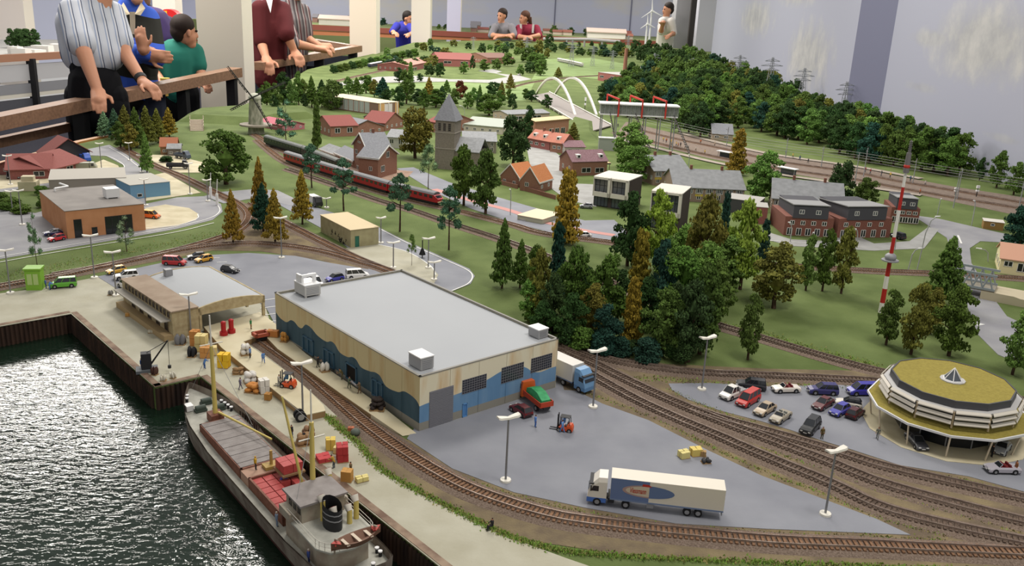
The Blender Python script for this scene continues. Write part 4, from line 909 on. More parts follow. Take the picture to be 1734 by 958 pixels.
t = f.t; x, y = f.top(189, 335, f.h); mb = MB(); mb.cbox(x, y, f.h + .4, 3.2, 3.2, 2.2); mb.box(x - 1.4, y - 1.4, f.h, x - 1.1, y + 1.4, f.h + .4); mb.box(x + 1.1, y - 1.4, f.h, x + 1.4, y + 1.4, f.h + .4); mb.build('cooling_unit', [metal_w], t)
mb = MB(); x, y = f.top(105, 322, f.h); mb.tube([V((x - 2, y - 1.5, f.h + .2)), V((x - 2, y - 1.5, f.h + .9)), V((x + 1.5, y, f.h + .9)), V((x, y + 2.2, f.h + 1.4))], .25, 6); mb.build('roof_pipes', [metal_w], t)
f = hall('blue_annex', 'light blue flat-roofed annex behind the orange hall', 'hall', (222, 338), (289, 331), 314, .17, mat('annex_blue', '6f9ab8', .7), mat('annex_roof', 'a9a69d', .8), [(232, 328, 241, 333)])
f = hall('grey_hall', 'low pale-grey roofed hall between orange hall and blue annex', 'hall', (85, 330), (215, 325), 305, .19, mat('hall_grey_wall', '8c867c', .8), mat('hall_pale_roof', 'aaa59c', .85), [])
f = hall('concrete_hut', 'long beige concrete hut with black graffiti beside the siding', 'hut', (594, 420), (641, 414), 390, .20, mat('hut_concrete', 'a9a27f', .85, '9a9270', .6), mat('hut_roof', 'c9b896', .85), (), [(601, 400, 608, 416)], fm=mat('green_frame', '3f6b5a', .6), gm=mat('green_leaf', '2f6a58', .6))
a = f.side(521, 385); f_h = f
# graffiti scrawls: flat paint on the long side wall
rg = random.Random(3); mb = MB()
for k in range(26):
    y = rg.uniform(.3, .95) * 12 if k < 13 else rg.uniform(.2, .55) * 12; z = rg.uniform(.3, 1.9) if k < 13 else rg.uniform(.2, 1.1)
    mb.tube([V((-.02, y + rg.uniform(-.6, .6), z + rg.uniform(-.5, .5))) for _ in range(3)], .07, 4)
mb.build('graffiti', [mat('graffiti_black', '1b1b1d', .8)], f.t)

# ---- gabled houses: A,B px = front base corners, ye = eave px at A, yr = ridge px, depth in metres (world)
def house(label, A, B, ye, ridge_h, depth, wm_, rm, wins=(), cat='house', axis='x', group=None, chim=None, nm='house', rw=(), ov=.35, fm=None, dorm=(), dm=None, eb=None):
    f = site(A, B); h = height_for(f.o, ye) / S; D = depth / S; t = T(nm, label, cat, f.o, f.a, group)
    nwx = max(2, int(f.W / 3.2))
    if not wins:
        for k in range(nwx):
            for z in ((h * .18, h * .62) if h > 4.5 else (h * .3,)): pane(t, f, 'f', f.W * (k + .28) / nwx, z, f.W * (k + .28) / nwx + min(1.3, f.W / nwx * .5), z + min(1.6, h * .34), fm or white_f, dark_gl, 2, 1, 0)
    for s_, X_ in (('l', 0), ('r', f.W)):
        nd = max(1, int(D / 4))
        for k in range(nd): pane(t, f, s_, D * (k + .3) / nd, h * .35, D * (k + .3) / nd + 1.2, h * .35 + min(1.5, h * .35), fm or white_f, dark_gl, 2, 1, X_)
    rh = h + ridge_h
    mb = MB(); mb.box(0, 0, 0, f.W, D, h)
    if axis == 'x':
        for x in (0, f.W): mb.add([(x, 0, h), (x, D, h), (x, D / 2, rh)], [(0, 1, 2)])
    else:
        for y in (0, D): mb.add([(0, y, h), (f.W, y, h), (f.W / 2, y, rh)], [(0, 1, 2)])
    mb.build('walls', [wm_], t)
    mb = MB(); mb.gable(0, 0, f.W, D, h, rh, 0, ov, .22, axis); mb.build('roof', [rm], t)
    for (a, b_, c, d) in wins:
        x0, z1 = f.front(a, b_); x1, z0 = f.front(c, d); pane(t, f, 'f', x0, max(.05, z0), x1, z1, fm or white_f, dark_gl, 2, 1, 0)
    for (a, b_, c, d) in rw:
        y0, z1 = f.side(a, b_, f.W); y1, z0 = f.side(c, d, f.W); pane(t, f, 'r', y0, max(.05, z0), y1, z1, fm or white_f, dark_gl, 2, 1, f.W)
    if eb:
        mb = MB()
        if axis == 'y':
            for s in (0, 1):
                x0, x1 = (-ov, f.W / 2) if s == 0 else (f.W + ov, f.W / 2); zo = h - ov * ridge_h / (f.W / 2)
                mb.add([(x0, -ov - .05, zo - .15), (x1, -ov - .05, rh - .15), (x1, -ov - .05, rh + .3), (x0, -ov - .05, zo + .3), (x0, -ov + .1, zo - .15), (x1, -ov + .1, rh - .15), (x1, -ov + .1, rh + .3), (x0, -ov + .1, zo + .3)], [(0, 1, 2, 3), (7, 6, 5, 4), (0, 4, 5, 1), (3, 2, 6, 7), (0, 3, 7, 4)])
                mb.box(min(x0, x0 + .12), -ov, zo - .2, max(x0, x0 + .12), D + ov, zo + .3)
        else:
            zo = h - ov * ridge_h / (D / 2); mb.box(-ov, -ov - .08, zo - .2, f.W + ov, -ov + .08, zo + .3)
        mb.build('bargeboard', [eb], t)
    for u in (chim or ()):
        x = u * f.W if axis == 'x' else f.W / 2; y = D / 2 if axis == 'x' else u * D
        mb = MB(); mb.cbox(x, y, rh - .6, .8, .8, 2.0); mb.build('chimney', [mat('chimney_brick', '7a5244', .85)], t)
    for u in dorm:
        x = u * f.W; y = D * .22; z = h + ridge_h * .30; mb = MB(); mb.box(x - .8, y - 1.0, z, x + .8, y + 1.0, z + 1.3); o = mb.build('dormer', [dm or white_f], t)
        mb = MB(); mb.box(x - .45, y - 1.06, z + .3, x + .45, y - .98, z + 1.0); o2 = mb.build('pane', [dark_gl], o)
    f.t = t; f.h = h; f.D = D; f.rh = rh; return f
red_tile = mat('red_tile_roof', '8e524c', .85, '7d4641', 3, stretch=(1, 4, 1)); brick = mat('brown_brick', '96705e', .9, '80594a', 4); slate = mat('slate_roof', '6f7176', .7, '7d7f84', 2)
pink_brick = mat('pink_brick', '96605a', .9, '84504c', 3); dk = mat('dark_boarding', '37353a', .7); orange_t = mat('orange_tile', 'b87a4e', .8, 'a96a40', 3)
purple_t = mat('purple_brown_tile', '6e5357', .8, '80636a', 2); lgrey = mat('pale_grey_roof', '8a8c8e', .75, '7c7e80', 1)
house('red-roofed pink office building with dark vans parked in front', (16, 305), (84, 303), 286, 3.0, .20, pink_brick, red_tile, [(56, 290, 76, 298)], nm='office_building', cat='building', ov=1.0)
house('red-roofed wing of the pink office, nearest the blue lorry', (83, 303), (141, 288), 286, 3.0, .20, pink_brick, red_tile, [(100, 287, 108, 293), (112, 282, 124, 289)], nm='office_building', cat='building', ov=1.0)
house('red-roofed dark gabled hall behind the pink office', (82, 277), (153, 271), 261, 4.6, .09, dk, red_tile, nm='office_building', cat='building', axis='y', ov=.8)
house('small orange-brown scrapyard hut with gabled roof', (272, 262), (300, 262), 248, 2.5, .10, mat('hut_brown', '8a6a4c', .9), mat('hut_orange_roof', '9a6248', .85), nm='hut', cat='hut')
house('tan scrapyard outbuilding beside the hut', (284, 264), (306, 264), 252, 1.2, .09, mat('hut_grey', '77706a', .9), lgrey, nm='hut', cat='hut')
# station
f = house('brick railway station, gabled wing nearest the platform end', (640, 303), (672, 293), 268, 3.4, .085, brick, slate, [(645, 281, 651, 290), (654, 257, 659, 266)], nm='railway_station', cat='railway station', axis='y', ov=.6, eb=white_f)
f = house('brick railway station, tall gabled middle wing with chimney', (599, 284), (623, 296), 243, 4.6, .095, brick, slate, [(602, 252, 606, 261), (613, 257, 617, 266), (604, 279, 608, 287), (614, 284, 618, 292), (606, 238, 611, 243)], nm='railway_station', cat='railway station', axis='y', ov=.6, eb=white_f, chim=(.55,))
f = house('brick railway station, link between the two gabled wings', (624, 293), (639, 299), 272, .7, .025, brick, slate, [(624, 285, 628, 296), (631, 288, 635, 299)], nm='railway_station', cat='railway station', ov=.3)
f = house('low grey-roofed side wing of the brick station', (568, 270), (599, 284), 258, 2.2, .09, brick, slate, nm='railway_station', cat='railway station', ov=.6, eb=white_f)
f = house('pale grey-roofed waiting room at the far end of the station', (543, 260), (570, 270), 252, 1.6, .09, mat('white_brick', 'b0a8a0', .8), lgrey, nm='railway_station', cat='railway station', ov=.6, eb=white_f)
# church
stone = mat('church_stone', '8a8378', .85, '7a7468', 2)
f = site((736, 285), (768, 288)); hs = height_for(f.o, 203) / S; t = T('church', 'grey stone church with square belfry and pointed spire', 'church', f.o, f.a)
W2 = f.W; mb = MB(); mb.box(0, 0, 0, W2, W2, hs); mb.build('tower', [stone], t)
hz = height_for(f.o, 158) / S
mb = MB(); o_ = .6; mb.add([(-o_, -o_, hs), (W2 + o_, -o_, hs), (W2 + o_, W2 + o_, hs), (-o_, W2 + o_, hs), (W2 / 2, W2 / 2, hz)], [(0, 1, 4), (1, 2, 4), (2, 3, 4), (3, 0, 4), (3, 2, 1, 0)]); mb.build('spire', [slate], t)
mb = MB(); mb.cyl((W2 / 2, W2 / 2, hz - .2), (W2 / 2, W2 / 2, hz + 1.6), .06, .06, 5); mb.build('spire_cross', [black_m], t)
for k in range(3): pane(t, f, 'f', W2 * (.14 + k * .26), hs - 3.6, W2 * (.14 + k * .26) + 1.1, hs - .9, mat('louvre_stone', '6a655c', .8), dark_gl, 1, 4, 0, 'belfry_opening')
for z in (hs - 4.4, hs * .42):
    mb = MB(); mb.box(-.2, -.2, z, W2 + .2, W2 + .2, z + .35); mb.build('string_course', [mat('string_stone', '9a9488', .8)], t)
mb = MB(); mb.box(W2, 1, 0, W2 + 9, W2 + 5, 7); mb.build('nave', [stone], t)
mb = MB(); mb.gable(W2, 1, W2 + 9, W2 + 5, 7, 11, 0, .4, .25, 'x', None); mb.build('nave_roof', [lgrey], t)
house('pale green-grey roofed school hall behind the church', (785, 222), (850, 228), 210, 2.2, .28, mat('hall_cream', 'b9b3a2', .8), mat('copper_green_roof', 'a3aa9f', .7), nm='village_hall', cat='hall')
house('long grey-roofed barn right of the church', (783, 258), (840, 260), 238, 2.4, .22, stone, lgrey, nm='barn', cat='barn')
# upper white hall with columns
f = hall('assembly_hall', 'brown hall with flat cream roof and white columns', 'hall', (641, 196), (675, 193), 175, .50, mat('hall_brown_brick', '7c6355', .9), mat('cream_flat_roof', 'd6c8aa', .8), [(651, 176, 664, 190)], gm=mat('milky_glass', 'd6cfcc', .4))
for k in range(3):
    mb = MB(); mb.box(f.W * (.05 + .42 * k), -.5, 0, f.W * (.05 + .42 * k) + .4, -.1, f.h); mb.build('column', [white_f], f.t)
for k in range(8):
    y0 = f.D * (.16 + k * .095); pane(f.t, f, 'l', y0, .6, y0 + f.D * .075, f.h - .3, white_f, mat('pale_window', '9aa09c', .3), 2, 1, 0)
mb = MB(); mb.box(0, -.06, f.h * .1, f.W * .3, -.01, f.h * .95); mb.box(f.W * .82, -.06, f.h * .1, f.W, -.01, f.h * .95); mb.build('facade_panel', [mat('facade_orange', 'c9a06a', .7)], f.t)
# red-roofed village rows
for A, B, ye, rh, d, wm_, rm, l in [
    ((554, 222), (592, 230), 210, 3.0, .22, brick, slate, 'slate-roofed village house at the back left of the station'),
    ((560, 232), (606, 230), 214, 3.4, .20, brick, red_tile, 'red-roofed village house behind the station, left of two'),
    ((614, 218), (652, 222), 205, 4, .20, brick, red_tile, 'red-roofed village house in front of the brown hall'),
    ((652, 214), (675, 212), 204, 3, .18, brick, slate, 'slate-roofed house right below the brown hall'),
    ((655, 250), (688, 252), 232, 2.0, .20, mat('white_render', 'b9b6b0', .8), lgrey, 'white grey-roofed building right behind the station'),
    ((723, 222), (745, 226), 205, 3.5, .25, brick, red_tile, 'red-roofed house hidden behind the church tower'),
    ((437, 214), (478, 222), 205, 1.5, .14, mat('pink_wall', 'a86a70', .8), mat('pink_roof', 'b0606c', .8), 'long pink roofed kiosk by the windmill'),
    ((742, 112), (805, 114), 100, 4.5, .7, pink_brick, red_tile, 'large red-roofed mansion in the distance'),
    ((825, 108), (870, 108), 98, 3.5, .5, brick, mat('brown_tile', '7a5a50', .85), 'distant brown-roofed farmhouse row'),
    ((690, 122), (735, 112), 112, 2.5, .3, pink_brick, mat('rose_roof', 'a87a70', .85), 'long distant rose-roofed sheds by the white road'),
    ((860, 207), (930, 204), 194, 1.2, .16, mat('tan_render', 'a89a86', .8), lgrey, 'long grey-roofed terrace behind the orange terrace'),
    ((1178, 219), (1205, 218), 210, 3.0, .14, pink_brick, slate, 'brick house at the forest edge, left one'),
    ((1205, 238), (1240, 240), 226, 4.0, .16, mat('tan_brick', '9a8a76', .85), slate, 'tan house with grey hipped roof at the forest edge'),
    ((1190, 212), (1202, 212), 206, 2.0, .1, dk, slate, 'tiny dark shed between the forest edge houses')]:
    x0, y0 = A; x1, y1 = B; k = (x1 - x0)
    house(l, A, B, ye, rh, d, wm_, rm, [(x0 + k * .15, ye + 3, x0 + k * .35, ye + (y0 - ye) * .62), (x0 + k * .6, ye + 3 + (y1 - y0) * .6, x0 + k * .8, ye + (y0 - ye) * .62 + (y1 - y0) * .6)])
# orange terrace with dormers, red roofs
house('red-brick terrace with orange roof and white dormers on the town square', (894, 248), (930, 255), 233, 3.2, .10, pink_brick, mat('salmon_tile', 'b57866', .8, 'a66a5a', 3), [(897, 238, 902, 244), (906, 240, 911, 246), (917, 242, 922, 248)], dorm=(.22, .68), nm='terrace_house', chim=(.4, .8))
house('brown-brick end house of the orange-roofed terrace', (931, 257), (952, 260), 240, 3.2, .11, brick, MATS['salmon_tile'], [(936, 246, 941, 252), (944, 247, 949, 253)], dorm=(.5,), nm='terrace_house')
house('ornate orange-brick town house with cream roof edge', (905, 232), (962, 226), 206, .8, .10, mat('orange_brick', 'a9683c', .85, '9a8478', 3), mat('cream_edge', 'c9b48c', .8), [(930, 218, 936, 228), (940, 217, 946, 227), (950, 216, 956, 226), (912, 220, 918, 228)], nm='town_house')
house('purple-roofed shop with cream awning beside the square', (968, 298), (1027, 296), 274, 3.2, .12, brick, purple_t, [(985, 284, 1000, 292), (1008, 284, 1022, 292)], nm='shop', cat='shop', dorm=(.22, .86), dm=white_f)
house('purple-roofed house behind the shop with two dormers', (956, 262), (990, 262), 249, 1.8, .12, mat('white_house', 'bdb5ae', .8), purple_t, [(962, 252, 968, 258), (975, 252, 981, 258)], nm='house')
mb = MB()
f = site((966, 290), (1028, 288)); t = T('shop_awning', 'cream awning roof along the front of the purple-roofed shop', 'awning', f.o, f.a); mb.box(.5, -2.5, 3.0, f.W, 0, 3.25); mb.build('awning_roof', [mat('awning_cream', 'cdb58c', .8)], t)
mb = MB(); mb.box(.5, -2.5, 2.6, f.W, -2.35, 3.0); mb.build('fascia', [mat('fascia_green', '4a524a', .7)], t)
for k in range(4):
    mb = MB(); mb.cyl((.8 + k * (f.W - 1.2) / 3, -2.3, -.5), (.8 + k * (f.W - 1.2) / 3, -2.3, 2.7), .12, .12, 6); mb.build('post', [mat('brown_post', '6a5040', .8)], t)
house('small brick cottage with orange roof, left of its twin', (847, 311), (880, 318), 296, 4.2, .10, brick, orange_t, [], nm='cottage', cat='cottage', axis='y', ov=.25, eb=white_f)
house('small brick cottage with orange roof, right of its twin', (880, 322), (912, 327), 304, 4.4, .11, brick, orange_t, [(919 - 30, 308, 919 - 24, 316)], nm='cottage', cat='cottage', axis='y', ov=.25, eb=white_f)
# white modern houses
def modern(label, A, B, ytop, depth, units):
    f = site(A, B); h = height_for(f.o, ytop) / S; D = depth / S; t = T('modern_house', label, 'house', f.o, f.a); n_ = units; wu = f.W / n_
    mb = MB(); mb.box(.1, .4, 0, f.W - .1, D, h - .1); mb.build('walls', [mat('dark_brown_cladding', '4a403e', .8)], t)
    mb = MB(); mb.box(0, -.2, h - .1, f.W, D + .2, h + .15); mb.build('roof', [mat('white_roof', 'c9c4bb', .8)], t)
    for k in range(n_):
        a, b_ = k * wu + .1, (k + 1) * wu - .9
        mb = MB(); z0 = h * .36
        mb.box(a, -.8, h - .55, b_ + .7, .4, h + .1); mb.box(a, -.8, z0, b_ + .7, .4, z0 + 1.3); mb.box(b_, -.8, z0, b_ + .75, .4, h); mb.box(a, -.8, z0, a + .12, .4, h)
        o = mb.build('white_frame', [mat('bright_white_render', 'd9d4c8', .7)], t)
        pane(t, f, 'f', a + .2, z0 + 1.3, b_, h - .55, mat('anthracite', '2b2c30', .5), mid_gl, 3, 2, .35)
        pane(t, f, 'f', a + .2, .2, b_, z0 - .2, MATS['anthracite'], mid_gl, 4, 1, .35)
    return f
modern('white-framed modern house pair nearest the town square', (1003, 348), (1062, 357), 298, .13, 2)
modern('white-framed modern house pair before the long school roof', (1098, 385), (1150, 392), 322, .13, 2)
# long school buildings
def school(label, A, B, ye, rh, depth):
    f = house(label, A, B, ye, rh, depth, mat('school_brick', '8c7a6a', .85), mat('school_roof_grey', '757779', .8, '828486', .6), [], nm='school', cat='school', ov=.5, chim=(.3, .75))
    n_ = max(4, int(f.W / 3)); ym = mat('yellow_panel', 'c2aa3c', .7)
    for k in range(n_):
        pane(f.t, f, 'f', f.W * (k + .15) / n_, f.h * .58, f.W * (k + .85) / n_, f.h * .92, white_f, mid_gl, 2, 1, 0)
        mb = MB(); mb.box(f.W * (k + .12) / n_, -.1, f.h * .40, f.W * (k + .88) / n_, 0, f.h * .54)
        if k % 3 != 1: mb.build('yellow_panel', [ym], f.t)
    return f
school('short grey-roofed school block next to the bright green tree', (1106, 314), (1164, 313), 289, 3.8, .20)
school('long grey-roofed school block with yellow panels, centre', (1140, 340), (1258, 345), 316, 4.2, .22)
school('long grey-roofed school block with yellow panels behind brick houses', (1305, 362), (1424, 373), 335, 4.4, .22)
hall('school_link', 'flat-roofed dark link building at the end of the centre school', 'hall', (1225, 358), (1282, 366), 335, .10, mat('link_dark', '4a4a4c', .7), mat('link_roof', 'a3a19c', .8))
hall('brick_block', 'small brick block with flat roof beside the bright woodland tree', 'hall', (1275, 378), (1297, 380), 350, .08, pink_brick, MATS['link_roof'], [(1281, 360, 1287, 368)])
# brick houses with dark upper storey
def brickhouse(label, A, B, ytop, depth):
    f = site(A, B); h = height_for(f.o, ytop) / S; D = depth / S; t = T('brick_house', label, 'house', f.o, f.a)
    mb = MB(); mb.box(0, 0, 0, f.W, D, h * .62); mb.build('walls', [mat('red_brown_brick', '84564a', .9, '6f473d', 4)], t)
    mb = MB(); mb.box(f.W * .14, -.25, h * .58, f.W * .86, D, h * .97); mb.build('upper_storey', [mat('anthracite_boarding', '47474c', .75)], t)
    mb = MB(); mb.add([(f.W * .12, -.5, h), (f.W * .88, -.5, h), (f.W * .88, D + .3, h * .9), (f.W * .12, D + .3, h * .9), (f.W * .12, -.5, h + .25), (f.W * .88, -.5, h + .25), (f.W * .88, D + .3, h * .9 + .25), (f.W * .12, D + .3, h * .9 + .25)], [(0, 3, 2, 1), (4, 5, 6, 7), (0, 1, 5, 4), (1, 2, 6, 5), (2, 3, 7, 6), (3, 0, 4, 7)]); mb.build('roof', [mat('zinc_roof', '8c8c8c', .6)], t)
    for k in range(5): pane(t, f, 'f', f.W * (.06 + .19 * k), .2, f.W * (.06 + .19 * k) + 1.5, h * .26, white_f, dark_gl, 2, 1, 0)
    for k in range(4): pane(t, f, 'f', f.W * (.1 + .22 * k), h * .36, f.W * (.1 + .22 * k) + 1.3, h * .5, white_f, dark_gl, 2, 1, 0)
    for k in range(2): pane(t, f, 'f', f.W * (.26 + .34 * k), h * .72, f.W * (.26 + .34 * k) + 1.4, h * .86, white_f, mid_gl, 2, 1, -.25)
    return f
brickhouse('red-brick house with dark upper storey, left one by the pale path', (1326, 398), (1408, 402), 346, .17)
brickhouse('red-brick house with dark upper storey, middle one behind the mast', (1416, 403), (1506, 402), 350, .17)
brickhouse('red-brick house with dark upper storey, furthest right behind the mast', (1506, 376), (1554, 380), 334, .13)
hall('transformer_hut', 'small brown brick transformer hut beside the right-hand road', 'hut', (1664, 387), (1698, 391), 374, .05, mat('ochre_brick', '8a6c3c', .85), MATS['white_roof'], [(1678, 378, 1684, 383)])
f = house('cream signal house with salmon roof at the right edge', (1690, 462), (1775, 474), 437, 2.6, .14, mat('cream_house', 'd6caa0', .8), mat('salmon_roof', 'c0937c', .8), [(1701, 441, 1714, 452), (1724, 445, 1740, 462)], nm='signal_house')
hall('bus_shelter', 'small cream flat-roofed pavilion beside the lower town road', 'pavilion', (876, 372), (918, 380), 364, .12, mat('pavilion_cream', 'b0ae98', .8), MATS['cream_flat_roof'], [(880, 370, 890, 374)])
# factory with chimney, far
f = hall('factory', 'distant brick factory with flat grey roof', 'factory', (1012, 136), (1050, 142), 122, .35, pink_brick, MATS['link_roof'], [(1016, 127, 1022, 132), (1034, 129, 1040, 135)])
o = MB(); b_ = G(1056, 142); h = height_for(b_, 82); o.cyl(b_, b_ + V((0, 0, h)), .022, .015, 10); o = o.build('chimney_stack', [mat('stack_brick', '8f6452', .85)]); tag(o, 'tall slender brick chimney beside the distant factory', 'chimney')
# ================================================================ STRUCTURES ON THE LAYOUT
# arch bridge
a0, a1 = G(904, 168), G(993, 206); f = Fr(a0, atan2(a1.y - a0.y, a1.x - a0.x)); L_ = (a1 - a0).length / S
ux, uy = f.top(957, 148, 0)
WB = .17 / S
t = T('arch_bridge', 'white twin-arch road bridge', 'bridge', a0, f.a)
arch_m = mat('arch_white', 'd9d6cc', .55)
la, lb = G(908, 160), G(952, 197); ra, rb = G(942, 163), G(1008, 196)
for (p, q, yt) in ((G(909, 158), G(974, 197), 134), (G(940, 160), G(1010, 196), 134)):
    mid = (p + q) / 2; h = height_for(mid, yt); pts = []
    for i in range(17):
        u = i / 16; pts.append(p.lerp(q, u) + V((0, 0, .004 + h * (1 - (2 * u - 1) ** 2))))
    mb = MB(); rings = []
    for i, c in enumerate(pts):
        rings.append([f.loc(c + V((dx, 0, dz))) for dx, dz in ((-.007, -.007), (.007, -.007), (.007, .007), (-.007, .007))])
    mb.loft(rings); mb.build('arch', [arch_m], t)
def deckpts(*px): return [f.loc(G(*p, .012)) for p in px]
mb = MB(); dp = deckpts((900, 162), (930, 156), (1035, 212), (1000, 222)); mb.prism([tuple(p.xy) for p in dp], dp[0].z - .5, dp[0].z); mb.build('deck', [mat('bridge_deck', '8f8884', .8)], t)
for (p, q) in (((900, 162), (1000, 222)), ((930, 156), (1035, 212))):
    mb = MB(); P_, Q_ = f.loc(G(*p, .012)), f.loc(G(*q, .012)); mb.cyl(P_ + V((0, 0, .4)), Q_ + V((0, 0, .4)), .35, .35, 4); mb.build('edge_beam', [arch_m], t)
    mb = MB()
    for k in range(14):
        r_ = P_.lerp(Q_, k / 13); mb.cyl(r_ - V((0, 0, 1.6)), r_ + V((0, 0, .2)), .3, .3, 4)
    mb.build('outrigger', [arch_m], t)
# green embankment under the far road, as turf mounds
def mound(name, px, h, z0=0, m=grass, ins=.55):
    pts = [G(*p, z0) for p in px]; c = sum(pts, V()) / len(pts); top = [c + (p - c) * ins + V((0, 0, h)) for p in pts]
    mb = MB(); mb.loft([pts, top], 0, False); mb.add(top, [tuple(range(len(top)))]); o = mb.build(name, [m]); o['kind'] = 'structure'; return o
mound('ground_embankment', [(960, 245), (1012, 238), (1008, 206), (972, 196), (950, 215)], .025)
mound('ground_dyke', [(300, 206), (440, 214), (470, 205), (540, 200), (530, 186), (400, 186), (320, 192)], .035, ins=.8)
# station overpass on stilts with red portals
glass_w = mat('overpass_glass', '7f837e', .25, '686c68', 2, spec=.5)
f = site((1012, 252), (1142, 258)); hz0 = height_for(f.o, 192) / S; hz1 = height_for(f.o, 176) / S
t = T('station_overpass', 'long glazed station overpass on stilts with three red portals', 'station', f.o, f.a); DW = .09 / S
mb = MB(); mb.box(0, 0, hz0 - .5, f.W, DW, hz0); mb.build('floor_slab', [metal_w], t)
mb = MB(); mb.box(.2, .2, hz0, f.W - .2, DW - .2, hz1); mb.build('glazing', [glass_w], t)
mb = MB(); mb.box(-.5, -.5, hz1, f.W + .5, DW + .5, hz1 + .5); mb.build('roof', [metal_w], t)
for k in range(19):
    mb = MB(); x = f.W * k / 18; mb.box(x - .1, .05, hz0, x + .1, .2, hz1); mb.build('mullion', [metal_g], t)
for k in range(6):
    mb = MB(); x = f.W * (.03 + .188 * k); mb.cyl((x, .6, 0), (x, .6, hz0 - .4), .25, .25, 7); mb.cyl((x, DW - .6, 0), (x, DW - .6, hz0 - .4), .25, .25, 7); mb.build('stilt', [metal_g], t)
redp = mat('portal_red', 'b5362c', .5)
for px in (1047, 1087, 1127):
    x = f.front(px, 185)[0]; mb = MB(); zt = hz1 + 3.2
    mb.box(x - .3, -1, hz0 - 1, x + .3, -.5, zt - 1); xb = x - 4.2; mb.box(xb - .3, DW + .5, hz0, xb + .3, DW + 1, zt); mb.add([(x - .3, -1, zt - 1.2), (x + .3, -1, zt - 1.2), (xb + .3, DW + 1, zt - .2), (xb - .3, DW + 1, zt - .2), (x - .3, -1, zt - .5), (x + .3, -1, zt - .5), (xb + .3, DW + 1, zt + .4), (xb - .3, DW + 1, zt + .4)], [(0, 3, 2, 1), (4, 5, 6, 7), (0, 1, 5, 4), (1, 2, 6, 5), (2, 3, 7, 6), (3, 0, 4, 7)]); mb.build('red_portal', [redp], t)
stair = mat('stair_grey', '6f6a68', .8)
for (pa, pb) in (((1032, 196), (1046, 218)), ((1075, 196), (1102, 235)), ((1140, 198), (1168, 234))):
    x, z = f.front(*pa); x2, z2 = f.front(*pb); mb = MB(); z2 = max(.2, z2); n_ = 14
    for k in range(n_): u = k / n_; xx = x + (x2 - x) * u; zz = hz0 - .3 + (.3 - hz0) * u; mb.box(xx, -3.0, zz - .5, xx + abs(x2 - x) / n_ + .1, -.6, zz)
    o = mb.build('staircase', [stair], t)
    mb = MB(); mb.cyl((x, -3, hz0 + .8), (x2, -3, 1.3), .08, .08, 5); mb.cyl((x, -.6, hz0 + .8), (x2, -.6, 1.3), .08, .08, 5); mb.build('banister', [black_m], o)
mb = MB(); mb.box(0, -4, 0, 7, -.8, 5.2); mb.build('lift_lobby', [mat('lobby_grey', '8f948c', .5)], t)
mb = MB(); mb.box(-.2, -4.2, 5.2, 7.2, -.6, 5.5); mb.build('lobby_roof', [metal_w], t)
# girder bridge over the underpass road
f = site((1606, 492), (1690, 508)); zb = height_for(f.o, 478) / S; 
t = T('girder_bridge', 'grey lattice girder railway bridge over the underpass road', 'bridge', f.o, f.a); gm = mat('girder_grey', '8a9296', .5)
for y in (-1.2, 4.5):
    for z in (zb, zb + 3.2):
        mb = MB(); mb.box(-.5, y, z, f.W - 1, y + .3, z + .5); mb.build('chord', [gm], t)
    for k in range(9):
        mb = MB(); x = -.3 + (f.W - 1.2) * k / 9; x2 = -.3 + (f.W - 1.2) * (k + 1) / 9
        mb.cyl((x, y + .15, zb + (.4 if k % 2 else 3.2)), (x2, y + .15, zb + (3.2 if k % 2 else .4)), .18, .18, 5); mb.build('diagonal', [gm], t)
mb = MB(); mb.box(-.5, -1, zb - .3, f.W - 1, 4.6, zb + .1); mb.build('deck', [conc], t)
mb = MB(); mb.box(f.W - 3.5, -2.0, 0, f.W + 6, 6, zb - .3); mb.build('abutment', [mat('abutment_beige', 'b3a990', .85)], t)
mb = MB(); mb.add([(f.W - 3.5, -2.0, 0), (f.W + 12, -2.1, 0), (f.W + 3, -2.1, zb), (f.W - 3.5, -2.0, zb)], [(0, 1, 2, 3)]); mb.build('wing_wall', [MATS['abutment_beige']], t)
# windmill
b_ = G(434, 226); h = height_for(b_, 158) ; f = Fr(b_, 0); H_ = h / S
t = T('windmill', 'old dutch windmill with white body and four dark sails', 'windmill', b_, 0)
k = (pj(b_)[2] / FPX) / S     # proto metres per pixel here
mb = MB(); mb.cyl((0, 0, 0), (0, 0, H_ * .86), 14 * k, 9.5 * k, 12); mb.build('tower', [mat('mill_weathered', 'a7a594', .85, '6f7460', .7, stretch=(1, 1, .4))], t)
mb = MB(); mb.ball((0, 0, H_ * .9), (11 * k, 12 * k, 7.5 * k), 0, 10, 6); mb.build('cap', [mat('mill_cap', 'b5b6a6', .8)], t)
mb = MB(); mb.cyl((0, 0, H_ * .2), (0, 0, H_ * .24), 27 * k, 27 * k, 14); mb.build('gallery', [mat('gallery_grey', '8d8579', .8)], t)
hub = V((0, -14 * k, H_ * .92)); sailm = mat('sail_dark', '33332f', .8)
for ang, ln in ((128, 62), (25, 62), (210, 44), (300, 60)):
    d = V((cos(radians(ang)), 0, sin(radians(ang)))); q = V((-d.z, 0, d.x)); mb = MB(); e = hub + d * ln * k
    mb.cyl(hub, e, 1.3 * k, .9 * k, 5)
    for j in range(8):
        c = hub + d * (12 + j * (ln - 14) / 8) * k; mb.cyl(c, c + q * 3.2 * k, .7 * k, .7 * k, 4)
    mb.cyl(hub + d * 12 * k + q * 2.4 * k, e + q * 2.4 * k, .45 * k, .45 * k, 4); mb.build('sail', [sailm], t)
mb = MB(); mb.cyl((0, -9 * k, H_ * .92), hub - V((0, .5, 0)), 1.6 * k, 1.6 * k, 8); mb.build('windshaft', [sailm], t)
